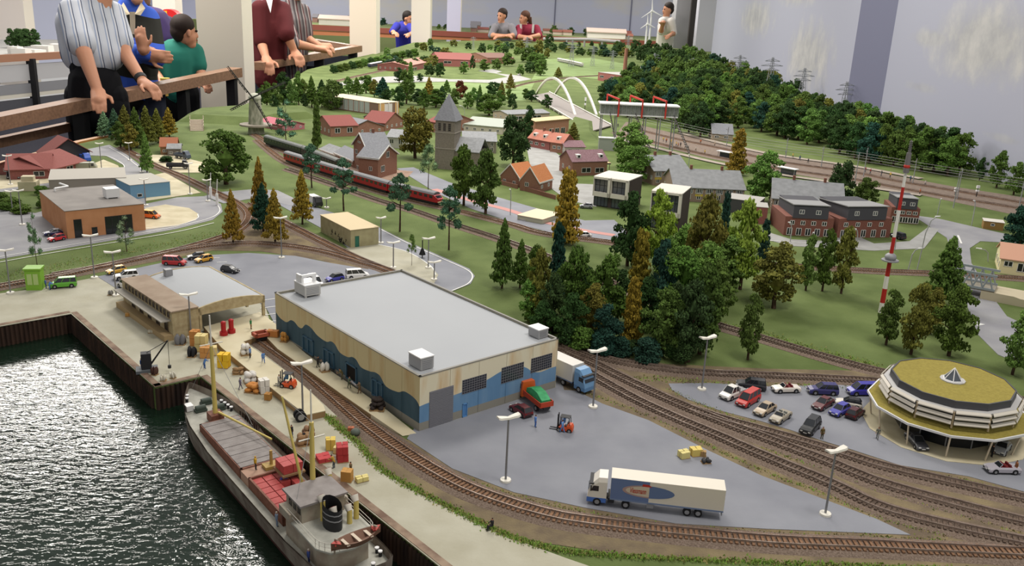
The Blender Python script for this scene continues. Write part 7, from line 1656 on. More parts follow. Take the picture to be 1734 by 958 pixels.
for i in range(2):
    for j in range(2): crate(ox0 + 1.2 + i * 1.36, -hy + .95 + j * 1.36, 2.5, 'red crate in the after corner of the open hold', 'red crates in the after corner')
for i in range(2):
    for j in range(2): crate(ox1 - 2.2 + i * 1.3, -hy + .1 + j * 1.3, 4.5, 'red crate in the hoisted block of four on the hatch edge', 'red crates of the hoisted block')
mb = MB(); mb.cbox(0, 0, 0, 3.0, 3.0, .25); o = mb.build('cargo_pallet', [mat('pallet_wood', '8a6f50', .85)]); o.location = fs_.w(ox1 - 1.55, -hy + .75, 4.2); o.rotation_euler = (0, 0, fs_.a); o.scale = (S,) * 3; tag(o, 'wooden cargo pallet under the hoisted red crates on the hatch edge', 'pallet')
# ================================================================ GOODS ON THE QUAY
def lump(nm, label, cat, px, z, sx, sy, sz, c, n_=6, group=None, kind='sacks', seed=1):
    """a pallet load: each sack or box a part of the bundle that moves together on its pallet"""
    r_ = random.Random(seed); t = T(nm, label, cat, G(*px, z), r_.uniform(-.3, .6), group, S * .82); m = mat('goods_' + c, c, .75, None)
    mb = MB(); mb.box(-sx / 2, -sy / 2, 0, sx / 2, sy / 2, .22); mb.build('pallet', [mat('pallet_wood2', '9a7c56', .85)], t)
    for k in range(n_):
        a, b_ = (k % 2) - .5, ((k // 2) % 2) - .5; lv = k // 4; mb = MB(); h_ = sz / max(1, math.ceil(n_ / 4))
        cx, cy = a * sx * .5 + r_.uniform(-.08, .08), b_ * sy * .5 + r_.uniform(-.08, .08)
        if kind == 'sacks':
            q = Matrix.Rotation(r_.uniform(0, 3), 3, 'Z') @ Matrix.Rotation(r_.uniform(-.3, .3), 3, 'X'); mb.ball((cx * (1 - .25 * lv), cy * (1 - .25 * lv), .22 + lv * h_ + h_ * .45), (sx * .33, sy * .24, h_ * .58), 0, 8, 6, q)
        else: mb.cbox(cx, cy, .22 + lv * h_, sx * .47, sy * .47, h_ * .96, r_.uniform(-.08, .08))
        mb.build('sack' if kind == 'sacks' else 'box', [m], t)
    return t
for i, a in enumerate([
    ('sack_pallet', 'white sacks heaped on a pallet by the dock edge, left of the orange sacks', (424, 647), 0, 2.4, 2.2, 1.9, 'd6d2cc', 8, 'sacks'),
    ('sack_pallet', 'orange sacks heaped on the quay between two white pallets', (430, 663), 0, 2.8, 2.4, 1.5, 'bf7f3e', 8, 'sacks'),
    ('box_stack', 'white stacked boxes right of the orange sacks', (447, 665), 0, 1.7, 1.7, 2.6, 'd9d5cd', 8, 'boxes'),
    ('box_stack', 'single brown wooden box right of the white boxes', (454, 677), 0, 1.1, 1.1, 1.2, 'a8793e', 4, 'boxes'),
    ('box_stack', 'bright yellow wrapped pallet load on the quay', (380, 622), 0, 2.0, 1.8, 2.8, 'e0b52a', 8, 'boxes'),
    ('sack_pallet', 'brown sacks on the quay between yellow load and white sacks', (404, 633), 0, 2.2, 1.5, 1.3, '9a7a56', 6, 'sacks'),
    ('sack_pallet', 'white sacks with a yellow box on the dock beside the man in blue', (416, 600), ZD, 2.0, 1.8, 2.0, 'd4d0c8', 8, 'sacks'),
    ('box_stack', 'pale yellow stacked boxes by the goods shed, tall block', (342, 594), 0, 2.2, 2.0, 3.4, 'd3c084', 8, 'boxes'),
    ('box_stack', 'orange-brown boxes behind the pale yellow block', (331, 585), 0, 1.8, 1.6, 3.2, 'bd8146', 8, 'boxes'),
    ('box_stack', 'orange-brown boxes in front of the pale yellow block', (349, 605), 0, 2.0, 1.8, 2.2, 'c08a4e', 8, 'boxes'),
    ('box_stack', 'pale yellow boxes beside the ship mast foot on the quay', (361, 601), 0, 1.6, 1.5, 1.7, 'd8c68c', 4, 'boxes'),
    ('sack_pallet', 'black covered bundle left of the yellow boxes', (325, 604), 0, 1.6, 1.6, 1.9, '232428', 4, 'sacks'),
    ('sack_pallet', 'grey covered machine at the goods shed corner', (306, 583), 0, 2.0, 1.8, 2.0, '6f6e70', 4, 'sacks'),
    ('box_stack', 'orange wooden boxes at the head of the warehouse dock', (463, 570), ZD, 2.4, 1.2, 1.3, 'b5763c', 4, 'boxes'),
    ('sack_pallet', 'orange sacks beside the warehouse wall, behind the orange boxes', (482, 578), ZD, 1.5, 1.5, 2.0, 'b98440', 6, 'sacks'),
    ('sack_pallet', 'white sacks on a pallet on the narrow warehouse dock', (550, 628), ZD, 1.7, 1.6, 1.5, 'd5d0c6', 4, 'sacks'),
    ('sack_pallet', 'dark brown heaped barrels at the ramp end of the warehouse dock', (639, 692), ZD, 2.6, 2.2, 2.0, '2e2522', 12, 'sacks'),
    ('box_stack', 'tall yellow box on the quay behind the red crates', (560, 761), 0, 1.5, 1.5, 1.9, 'd3b858', 4, 'boxes'),
    ('box_stack', 'small yellow box beside the red crate stack', (570, 768), 0, .9, .9, 1.1, 'd9c98a', 4, 'boxes'),
    ('box_stack', 'red crate stack on the quay', (580, 780), 0, 1.8, 2.0, 2.7, 'a83436', 8, 'boxes'),
    ('box_stack', 'flat red crates on a sling at the quay edge', (548, 780), 0, 2.2, 2.2, .7, 'b53d40', 4, 'boxes'),
    ('box_stack', 'orange-brown box on the quay edge beside a workman', (588, 814), 0, 1.7, 1.5, 1.7, 'b98a48', 4, 'boxes'),
    ('box_stack', 'flat pale yellow block lying alone on the quay', (613, 815), 0, 1.9, 1.0, .7, 'd6c884', 4, 'boxes'),
    ('sack_pallet', 'brown sacks heaped at the quay edge beside the mainmast', (515, 752), 0, 2.6, 2.2, 1.7, '8c6c4a', 8, 'sacks'),
    ('sack_pallet', 'brown baskets of sticks behind the mainmast on the quay', (522, 738), 0, 2.0, 1.8, 1.9, '8a6a50', 6, 'sacks'),
    ('box_stack', 'orange bricks on the quay grass edge beside the track', (594, 730), 0, 1.1, .8, .6, 'b0684a', 4, 'boxes'),
    ('box_stack', 'left yellow straw bale pile on the yard asphalt', (1158, 775), 0, 1.7, 1.4, 1.1, 'd3c684', 4, 'boxes'),
    ('box_stack', 'right yellow straw bale pile on the yard asphalt', (1178, 771), 0, 1.9, 1.5, 1.2, 'd3bd6a', 4, 'boxes'),
    ('box_stack', 'brown box behind the black bundle on the yard', (1191, 773), 0, .9, .9, .9, 'a5865a', 4, 'boxes'),
    ('sack_pallet', 'black bundle beside the straw bales on the yard', (1195, 784), 0, 1.5, 1.2, .7, '3a3a3c', 4, 'sacks'),
    ('sack_pallet', 'white sacks left of the quay crane hook', (277, 645), 0, 1.1, 1.0, 1.0, 'cdc7b6', 4, 'sacks'),
    ('sack_pallet', 'white sacks right of the quay crane hook', (293, 641), 0, 1.0, .9, 1.2, 'd3cfc0', 4, 'sacks'),
    ('sack_pallet', 'dark brown bundle beside the quay crane', (262, 635), 0, 1.2, 1.0, 1.4, '4a3028', 4, 'sacks'),
    ('box_stack', 'small orange box on the quay before the goods shed', (219, 536), 0, 1.6, .9, .6, 'c4924e', 4, 'boxes'),
    ('box_stack', 'small white box on the quay before the goods shed', (256, 564), 0, 1.2, .8, .5, 'cfc9b4', 4, 'boxes'),
    ('box_stack', 'yellow and red boxes on the goods shed platform end', (217, 505), 0, 1.5, 1.5, 2.8, 'c8a030', 8, 'boxes'),
    ('sack_pallet', 'grey boulder-like bundle beside the lamp on the quay', (187, 500), 0, 1.1, .9, 1.0, '7f7d78', 4, 'sacks')]):
    lump(a[0], a[1], 'pallet load' if a[0] == 'sack_pallet' else 'boxes', a[2], a[3], a[4], a[5], a[6], a[7], a[8], None, a[9], i)
# quay crane
b_ = G(249, 628); t = T('quay_crane', 'small black loading crane with slanted jib on the quay', 'crane', b_, 0)
mb = MB(); mb.cbox(0, 0, 0, 3.2, 2.2, .5, .4); mb.build('base', [mat('crane_base', '5f6468', .6)], t)
mb = MB(); mb.cbox(0, 0, .5, 1.5, 1.3, 2.6, .4); mb.build('cabin', [bumper], t)
f = Fr(b_, 0); x, z = f.front(284, 576); tip = V((x, 0, z)); mb = MB()
for s in (-.25, .25): mb.cyl((.4, s, .8), tip + V((0, s * .3, 0)), .14, .1, 6)
mb.build('jib', [bumper], t)
mb = MB(); mb.cyl((0, 0, 3.0), tip, .05, .05, 4); x2, z2 = f.front(287, 620); mb.cyl(tip, (x2, 0, max(.8, z2)), .04, .04, 4); mb.cbox(x2, 0, max(.5, z2 - .3), .4, .4, .5); mb.build('cable_and_hook', [bumper], t)
# hand winch at the foot of the dock lamp, wheelbarrow etc
b_ = G(508, 712); t = T('cable_drum', 'dark cable drum cart at the foot of the dock lamp', 'cart', b_, .5); me = wheel_mesh(.8, .2)
for y in (-.5, .5): o = link('wheel', me, t); o.location = (0, y, .8)
mb = MB(); mb.box(-.3, -.5, .5, 2.4, .5, .9); mb.build('frame', [bumper], t)
b_ = G(602, 737); mb = MB(); mb.ball((0, 0, .5), (.7, .6, .55), 0, 10, 6); o = mb.build('barrel', [mat('barrel_grey_green', '5a625a', .6)]); o.location = b_; o.scale = (S,) * 3; tag(o, 'grey-green drum lying by the quay track grass', 'drum')
# ================================================================ PEOPLE
def body_mesh(name, caps, voxel, mats, smooth=3):
    """one continuous body: tapered limbs fused by a voxel remesh; every face takes the cloth of its nearest limb"""
    mb = MB()
    for (a, ra, b_, rb, m) in caps:
        a, b_ = V(a), V(b_)
        fl = 1
        if isinstance(ra, tuple): mb.ball(a, ra, 0, 14, 10); continue
        mb.ball(a, ra, 0, 12, 8); mb.ball(b_, rb, 0, 12, 8); mb.cyl(a, b_, ra, rb, 12)
    me = mb.mesh(name + '_tmp', mats); o = bpy.data.objects.new('tmp', me); COL.objects.link(o)
    md = o.modifiers.new('r', 'REMESH'); md.mode = 'VOXEL'; md.voxel_size = voxel; md.use_smooth_shade = True
    ms = o.modifiers.new('s', 'SMOOTH'); ms.factor = .5; ms.iterations = smooth
    dg = bpy.context.evaluated_depsgraph_get(); m2 = bpy.data.meshes.new_from_object(o.evaluated_get(dg)); m2.name = name
    bpy.data.objects.remove(o); m2.materials.clear()
    for m in mats: m2.materials.append(m)
    seg = []
    for (a, ra, b_, rb, m) in caps:
        seg.append((V(a), (sum(ra) / 3 if isinstance(ra, tuple) else ra), V(b_), rb if not isinstance(ra, tuple) else sum(ra) / 3, m, ra))
    n_ = len(m2.polygons); c = np.empty(n_ * 3); m2.polygons.foreach_get('center', c); c = c.reshape(n_, 3); best = np.full(n_, 1e9); mi = np.zeros(n_, dtype=np.int32)
    for a, ra, b_, rb, m, raw in seg:
        A = np.array(a); dv = np.array(b_) - A; L2 = float(dv @ dv)
        if isinstance(raw, tuple): dist = (np.linalg.norm((c - A) / np.array(raw), axis=1) - 1) * min(raw)
        else:
            u = np.clip((c - A) @ dv / L2, 0, 1) if L2 > 1e-12 else np.zeros(n_)
            dist = np.linalg.norm(c - A - u[:, None] * dv, axis=1) - (ra + (rb - ra) * u)
        k = dist < best; best[k] = dist[k]; mi[k] = m
    m2.polygons.foreach_set('material_index', mi); m2.polygons.foreach_set('use_smooth', np.ones(n_, dtype=bool)); m2.update()
    return m2
skin = mat('skin', 'b98468', .55, spec=.3); skin2 = mat('skin_pale', 'c4937a', .55, spec=.3)
# ---- tiny H0 figures, prototype metres
def mini(pose):
    lean = {'stand': 0, 'walk': .06, 'bend': .55, 'carry': .1, 'sit': .0}[pose]
    hip = V((0, 0, .92 if pose != 'sit' else .55)); ch = hip + V((sin(lean) * .5, 0, cos(lean) * .5)); nk = hip + V((sin(lean) * .6, 0, cos(lean) * .6)); hd = nk + V((sin(lean) * .18 + .03, 0, .17))
    C = [(hip, .155, ch, .19, 1), (ch, .19, nk, .08, 1), (nk, .075, hd, .09, 0), (hd + V((0, 0, .02)), (.105, .095, .13), hd, 0, 0), (hd + V((-.02, 0, .07)), (.11, .10, .085), hd, 0, 3)]
    for s in (-1, 1):
        sh = nk + V((0, s * .2, -.07)); st = {'walk': s * .28, 'stand': 0, 'bend': .05, 'carry': s * .15, 'sit': 0}[pose]
        if pose == 'sit': kn, ft = hip + V((.45, s * .12, .02)), V((.5, s * .12, .06))
        else: kn, ft = V((st * .5 + .05, s * .11, .5)), V((st, s * .12, .06))
        C += [(hip + V((0, s * .09, 0)), .105, kn, .085, 2), (kn, .08, ft, .06, 2), (ft, .06, ft + V((.15, s * .02, -.01)), .05, 4)]
        if pose in ('carry', 'bend', 'sit'): el, wr = sh + V((.16, s * .06, -.24)), sh + V((.44, s * .02, -.26))
        else: el, wr = sh + V((-.04 + st * -.3, s * .07, -.28)), sh + V((.05 - st * .5, s * .06, -.55))
        C += [(sh, .075, el, .06, 1), (el, .058, wr, .045, 1), (wr, .05, wr + (wr - el).normalized() * .1, .04, 0)]
    return body_mesh('figure_' + pose, C, .032, [skin, bumper, bumper, bumper, bumper], 1)
MINI = {p: mini(p) for p in ('stand', 'walk', 'bend', 'carry', 'sit')}
hair_d = mat('hair_dark', '2a1d17', .7)
def fig(px, pose, shirt, legs, label, ang=0., z=0., at=None, hat='2a1d17', group=None, s=1.0):
    o = link('person', MINI[pose]); o.location = at if at is not None else G(*px, z); o.location.z += .0013; o.rotation_euler = (0, 0, radians(ang)); o.scale = (S * s * 1.05,) * 3
    for i, c in ((1, shirt), (2, legs), (3, hat), (4, '1d1d1f')): o.material_slots[i].link = 'OBJECT'; o.material_slots[i].material = col(c, .7)
    return tag(o, label, 'person', group)
for a in (((906, 724), 'stand', '5f86c4', '4a6fb0', 'tiny workman in light blue overalls standing on the yard by the maroon car', 20), ((952, 733), 'walk', '6b93c8', '5f86c4', 'tiny workman in blue beside the yard forklift', 150),
    ((833, 898), 'sit', '1f1f22', '26262a', 'tiny cyclist in black riding at the quay grass edge', 200), ((1391, 744), 'stand', '6a5a34', '4a4230', 'tiny man in olive-brown beside the black hatchback', -90), ((1485, 744), 'walk', '6f7064', '7a7a76', 'tiny grey figure walking on the showroom patio edge', -120),
    ((1718, 802), 'stand', '8a5a3a', '9a5a34', 'tiny person in brown at the rear of the silver convertible', 180), ((1678, 775), 'stand', '232326', '232326', 'tiny figure in black under the showroom canopy', 0), ((78, 489), 'stand', '4a6aa8', '3a4a80', 'tiny workman in blue between green booth and green van', 40), ((84, 491), 'bend', '5a82c8', '4a6ab0', 'tiny bending workman in bright blue at the nose of the green van', 20),
    ((240, 627), 'stand', '3f5f9a', '2f3f60', 'tiny workman in blue at the quay crane', 0), ((346, 625), 'bend', '3f74b8', '3f5f9a', 'tiny workman in blue under the orange-brown boxes', 60), ((407, 660), 'walk', '7a7488', '6a6478', 'tiny man in grey-violet walking to the white sacks', 30),
    ((515, 752), 'stand', '2b2b30', '3a4a6a', 'tiny dark-clothed man at the quay edge', 0), ((566, 794), 'bend', 'b08a3a', '4a5560', 'tiny workman in yellow jacket at the flat red crates', 150), ((594, 806), 'stand', '6a5a40', '4a4034', 'tiny man in brown beside the orange-brown box', 200), ((494, 742), 'stand', '26262a', '3f4f70', 'tiny man in black jacket left of the brown baskets', -30)):
    fig(*a)
for a in (((424, 607), 'stand', '6f8fc4', '232326', 'tiny man in blue shirt and black trousers by the dock sacks', 180), ((446, 615), 'walk', '5a86c4', '4a6fae', 'tiny workman in blue overalls and yellow helmet on the dock', -60), ((472, 655), 'carry', 'b5b0a4', '8a8a8a', 'tiny man in pale clothes beside the dock forklift', 0),
    ((538, 623), 'carry', '2b2724', '232326', 'tiny dark-clothed man by the white sacks at the warehouse', 0), ((580, 643), 'bend', '6a5f3c', '5a5236', 'tiny man in olive stooping by the warehouse wall', 200), ((591, 658), 'carry', '4f5a4a', '4a5040', 'tiny man in green carrying the left end of a grey plank', -40), ((609, 667), 'carry', '6a5a44', '6a5038', 'tiny man in brown carrying the right end of a grey plank', 150),
    ((425, 558), 'stand', '2f7a4a', '7a5a3a', 'tiny man in green jacket standing under the shed edge', 0)):
    fig(*a, z=ZD)
b1, b2 = G(591, 658, ZD) + V((.004, 0, .014)), G(609, 667, ZD) + V((-.004, 0, .014)); mb = MB(); mb.cyl(b1, b2, .0022, .0022, 4); tag(mb.build('plank', [metal_g]), 'grey plank carried between two tiny workmen on the warehouse dock', 'plank')
fig((955, 727), 'sit', '5f8ac0', '4a6fae', 'tiny driver in blue sitting in the yard forklift', 165, at=G(955, 727) + V((0, 0, .006)))
fig((487, 653), 'sit', '4f86b0', '3f6a90', 'tiny driver in blue sitting in the dock forklift', 170, at=G(487, 653, ZD) + V((0, 0, .006)))
deckz = lambda x, y, z: fs_.w(x, y, z)
fig(None, 'stand', 'c8a02c', '3a3a3c', 'tiny seaman in yellow oilskin on the ship winch deck', 30, at=deckz(mx0 + 1.4, 1.2, zh - .15), hat='c8a02c')
fig(None, 'bend', '4a4f9a', '3a3f7a', 'tiny docker in violet-blue among the red crates', 30, at=deckz(ox1 - 2.2, hy - 3.3, 2.5))
fig(None, 'stand', '7f8fa6', '6a7a92', 'tiny seaman in grey-blue at the ship side by the hold', 30, at=deckz(LS * .27, 3.4, 2.5), hat='c9c4b8')
fig(None, 'stand', '3a4a86', '2a3560', 'tiny seaman in dark blue on the after deck', 30, at=deckz(LS * .11, 3.55, 2.5), hat='c9c4b8')
# passengers waiting on the upper platform
pr = random.Random(8); pal = ['b0643c', 'c9c4bc', '8a3a34', 'd0b050', '3f5f7a', 'c08060', '5a5a5c', 'b8a890']
for i, (x, y) in enumerate([(1123, 240), (1128, 242), (1136, 244), (1137, 247), (1145, 248), (1148, 250), (1152, 249), (1160, 252), (1165, 253), (1178, 256), (1193, 262), (1186, 244), (1210, 248), (1046, 216), (1088, 214), (1088, 212), (1330, 263), (1342, 268), (1354, 272), (1368, 277), (1411, 287), (1465, 292), (1473, 295), (1492, 298), (1507, 301), (1530, 305), (1541, 307), (1566, 315), (1529, 324), (1557, 330)]):
    c = pr.choice(pal); fig((x, y), pr.choice(('stand', 'walk')), c, pr.choice(('2f3a50', '3a3a3c', '6a5a48')), 'tiny traveller waiting on the upper station platform', pr.uniform(0, 360), group='travellers on the upper platforms', s=1.15)
# ---- the visitors: joints given as (px, py, world distance)
def J(x, y, Y): return P(x, y, Y)
def hand(C, wr, dr, side, m, n_fold=.9, k=1.0, down=V((0, 0, -1))):
    """palm, four curled fingers, thumb off the side of the palm"""
    d = dr.normalized(); s_ = d.cross(down).normalized() * side; pm = wr + d * .085 * k
    C.append((wr, .030 * k, pm, .034 * k, m)); C.append((wr + s_ * .018, .026 * k, pm + s_ * .022 * k, .022 * k, m)); C.append((wr - s_ * .018, .026 * k, pm - s_ * .022 * k, .022 * k, m))
    for j, (o_, L) in enumerate(((-.034, .060), (-.012, .070), (.012, .068), (.034, .052))):
        a = pm + s_ * o_ * k; b_ = a + (d * .8 + down * n_fold * .5).normalized() * L * .6 * k; c = b_ + (d * .25 + down * n_fold).normalized() * L * .6 * k
        C.append((a, .0115 * k, b_, .0105 * k, m)); C.append((b_, .0105 * k, c, .009 * k, m))
    t0 = wr + d * .03 * k - s_ * .032 * k; t1 = t0 + (d * .6 - s_ * .8).normalized() * .045 * k; C.append((t0, .015 * k, t1, .0125 * k, m)); C.append((t1, .0125 * k, t1 + (d * .9 - s_ * .2 + down * .3).normalized() * .04 * k, .010 * k, m))
def head(C, c, look, m, r_=.105):
    """skull, jaw, nose, ears along the look direction"""
    l = look.normalized(); s_ = l.cross(V((0, 0, 1))).normalized()
    C.append((c + V((0, 0, .025)), (r_ * .82, r_ * .82, r_ * .98), c, 0, m)); C.append((c + l * .02 + V((0, 0, -.03)), .07, c + l * .045 + V((0, 0, -.085)), .042, m))
    C.append((c + l * .085 + V((0, 0, .02)), .012, c + l * .096 + V((0, 0, -.02)), .017, m))
    C.append((c + l * .07 + V((0, 0, -.06)) - s_ * .015, .016, c + l * .07 + V((0, 0, -.06)) + s_ * .015, .016, m))
    for q in (-1, 1): C.append((c + s_ * q * .083 + V((0, 0, .015)), .016, c + s_ * q * .09 + V((0, 0, -.02)), .012, m))
def face(par, c, look):
    l = look.normalized(); s_ = l.cross(V((0, 0, 1))).normalized()
    for q in (-1, 1):
        mb = MB(); mb.ball(c + l * .082 + s_ * q * .034 + V((0, 0, .022)), .011, 0, 8, 6); mb.build('eye', [mat('eye_dark', '1c1714', .3)], par)
    mb = MB(); mb.cyl(c + l * .089 + V((0, 0, -.052)) - s_ * .022, c + l * .089 + V((0, 0, -.052)) + s_ * .022, .006, .006, 6); mb.build('mouth', [mat('lip', '8f4f44', .5)], par)
def hair(par, c, look, colr, r_=.112, nm='hair', long=0):
    l = look.normalized(); mb = MB(); rnd = random.Random(1)
    C = [(c + V((0, 0, .055)) - l * .018, (r_ * .86, r_ * .86, r_ * .82), c, 0, 0), (c - l * .05 + V((0, 0, .0)), .07, c - l * .055 + V((0, 0, -.03 - long)), .05, 0)]
    me = body_mesh('hair', C, .012, [mat('hair_' + colr, colr, .75)], 1); o = link(nm, me, par); return o
def person(label, C, mats, voxel=.009, nm='person'):
    t = T(nm, label, 'person', (0, 0, 0), 0, None, 1); link('body', body_mesh('body', C, voxel, mats), t); return t
def cloth(t, nm, C, m, voxel=.014): return link(nm, body_mesh(nm, C, voxel, [m], 4), t)
def stripes(nm, cs, sc, axis=(1, .35, 0), w_=.5):
    m = bpy.data.materials.new(nm); m.use_nodes = True; n = m.node_tree; b = n.nodes['Principled BSDF']; b.inputs['Roughness'].default_value = .85; b.inputs['Specular IOR Level'].default_value = .1
    tc = n.nodes.new('ShaderNodeTexCoord'); mp = n.nodes.new('ShaderNodeVectorMath'); mp.operation = 'DOT_PRODUCT'; n.links.new(tc.outputs['Object'], mp.inputs[0]); mp.inputs[1].default_value = axis
    nz = n.nodes.new('ShaderNodeTexNoise'); nz.inputs['Scale'].default_value = 6; n.links.new(tc.outputs['Object'], nz.inputs['Vector'])
    ma = n.nodes.new('ShaderNodeMath'); ma.operation = 'MULTIPLY_ADD'; n.links.new(nz.outputs[0], ma.inputs[0]); ma.inputs[1].default_value = .015; n.links.new(mp.outputs['Value'], ma.inputs[2])
    m2 = n.nodes.new('ShaderNodeMath'); m2.operation = 'MULTIPLY'; n.links.new(ma.outputs[0], m2.inputs[0]); m2.inputs[1].default_value = sc
    fr_ = n.nodes.new('ShaderNodeMath'); fr_.operation = 'FRACT'; n.links.new(m2.outputs[0], fr_.inputs[0])
    rp = n.nodes.new('ShaderNodeValToRGB'); rp.color_ramp.interpolation = 'CONSTANT'; n.links.new(fr_.outputs[0], rp.inputs[0]); e = rp.color_ramp.elements
    for i, (p, c) in enumerate(cs):
        if i < 2: e[i].position = p; e[i].color = (*lin(c), 1)
        else: q = e.new(p); q.color = (*lin(c), 1)
    n.links.new(rp.outputs[0], b.inputs['Base Color']); return m
trous = mat('trousers_black', '161619', .85, spec=.1)
def legs(C, hip, Y, m=1, w_=.10, dx=0):
    for s in (-1, 1):
        h_ = hip + V((s * w_, 0, -.05)); kn = V((h_.x + dx + s * .01, h_.y + .02, hip.z - .48)); ft = V((kn.x, kn.y + .03, hip.z - .92)); C += [(h_, .10, kn, .075, m), (kn, .072, ft, .055, m), (ft, .055, ft + V((.10, -.12, -.03)), .045, m)]
# 1 striped-shirt man: Y about 5.6
hip = J(162, 150, 5.75); chest = J(150, 55, 5.85); nk = J(172, -26, 5.85); hc = J(186, -78, 5.8); look = V((.8, -.45, -.25))
shn, shf = J(122, 20, 5.72), J(190, 22, 5.98); eln, elf = J(143, 92, 5.5), J(212, 92, 5.8); wrn, wrf = J(166, 156, 5.42), J(243, 140, 5.62)
C = [(hip, .14, chest, .135, 1), (chest, .135, nk, .07, 0), (nk, .062, hc, .065, 0), (shn, .06, eln, .047, 0), (eln, .047, wrn, .031, 0), (shf, .06, elf, .046, 0), (elf, .046, wrf, .03, 0)]
head(C, hc, look, 0); hand(C, wrn, V((.25, -.55, -.35)), -1, 0, .8, 1.0); hand(C, wrf, V((.7, -.35, -.3)), 1, 0, .8, 1.0); legs(C, hip, 5.75)
t = person('man in a white blue-striped short-sleeved shirt leaning with both hands on the handrail', C, [skin, trous], .007)
sm = stripes('shirt_stripes', [(0, 'b9bcc4'), (.42, '8f9ab0'), (.55, 'c3c4ca'), (.70, '4f566a'), (.80, 'b4b8c2')], 15, (1, .5, .12))
cloth(t, 'shirt', [(J(160, 92, 5.78), .155, J(150, 45, 5.85), .165, 0), (J(136, 92, 5.8), .12, J(127, 40, 5.85), .12, 0), (J(184, 94, 5.78), .10, J(176, 40, 5.9), .105, 0), (J(150, 30, 5.85), .16, J(168, -20, 5.87), .085, 0), (shn, .085, shn.lerp(eln, .74), .09, 0), (shf, .08, shf.lerp(elf, .70), .08, 0)], sm)
cloth(t, 'trousers', [(hip + V((0, 0, .02)), .165, hip + V((0, 0, -.12)), .17, 0)] + [(hip + V((s * .09, 0, -.1)), .115, hip + V((s * .11, .03, -.9)), .085, 0) for s in (-1, 1)], trous)
mb = MB(); w0_ = wrf.lerp(elf, .1); dd = (elf - wrf).normalized(); mb.cyl(w0_, w0_ + dd * .03, .036, .038, 12); mb.build('wristwatch', [bumper], t)
face(t, hc, look); hair(t, hc, look, '6a5a4a')
# 2 rugby-shirt man with crossed arms
hip = J(232, 150, 6.5); chest = J(222, 60, 6.5); nk = J(224, 2, 6.5); hc = J(228, -26, 6.45); look = V((.5, -.8, -.2))
sh1, sh2 = J(190, 30, 6.4), J(247, 34, 6.5); e1, e2 = J(212, 92, 6.2), J(260, 96, 6.25); w1_, w2_ = J(250, 92, 6.1), J(243, 84, 6.06)
C = [(hip, .15, chest, .155, 1), (chest, .155, nk, .08, 1), (nk, .062, hc, .065, 0), (sh1, .075, e1, .065, 1), (e1, .065, w1_, .045, 1), (sh2, .075, e2, .065, 1), (e2, .062, w2_, .036, 0)]
head(C, hc, look, 0); hand(C, w2_, V((-.1, -.1, .9)), 1, 0, .15, .9, V((0, 1, 0))); hand(C, w1_, V((.9, 0, -.1)), 1, 0, .3, 1.0, V((0, 1, 0))); legs(C, hip, 6.5, 2)
rug = stripes('rugby_hoops', [(0, '3f5fbf'), (.5, '2a2a26')], 3.4, (.18, 0, 1))
t = person('man in a blue and black hooped rugby shirt with crossed arms', C, [skin, rug, mat('jeans', '1f2433', .85)], .007)
cloth(t, 'shirt', [(J(228, 114, 6.5), .165, chest, .17, 0), (chest, .17, J(224, 14, 6.5), .10, 0), (sh1, .10, e1, .085, 0), (sh2, .10, e2, .085, 0), (e1, .085, e1.lerp(w1_, .6), .065, 0)], rug)
col_c = mat('collar_cream', 'b5a88f', .85)
mb = MB(); 
for s in (-1, 1): a = J(224 + s * 15, 4, 6.38); mb.add([J(224 + s * 4, 24, 6.22), a, J(224 + s * 22, 14, 6.30), J(224 + s * 14, 26, 6.24)], [(0, 1, 2, 3)])
mb.add([J(219, 20, 6.25), J(229, 20, 6.25), J(229, 58, 6.24), J(221, 58, 6.24)], [(0, 1, 2, 3)]); mb.build('collar', [col_c], t)
mb = MB(); w0_ = w2_.lerp(e2, .12); mb.cyl(w0_, w0_ + (e2 - w2_).normalized() * .03, .042, .042, 12); mb.build('wristwatch', [chrome], t); face(t, hc, look); hair(t, hc, look, '5a4636')
# 3 person with purple backpack
hip = J(268, 150, 8.15); chest = J(262, 60, 8.15); nk = J(244, 18, 8.15); hc = J(232, 2, 8.10); look = V((-.6, -.6, -.2))
C = [(hip, .15, chest, .17, 1), (chest, .175, nk, .08, 1), (nk, .06, hc, .065, 0), (J(246, 34, 8.05), .07, J(240, 95, 8.00), .06, 1), (J(284, 40, 8.25), .07, J(292, 100, 8.25), .06, 1), (J(292, 100, 8.25), .05, J(280, 130, 8.05), .035, 0)]
head(C, hc, look, 0); legs(C, hip, 8.15, 2); hand(C, J(280, 130, 8.05), V((-.4, -.4, -.3)), 1, 0)
t = person('person with a dark purple backpack standing behind the rugby-shirt man', C, [skin, mat('top_dark', '2a2438', .85), trous])
cloth(t, 'backpack', [(J(262, 40, 7.97), .14, J(281, 72, 7.97), .15, 0), (J(254, 32, 8.00), .11, J(288, 82, 8.00), .11, 0)], mat('backpack_purple', '33244f', .8)); hair(t, hc, look, '8a6a54'); face(t, hc, look)
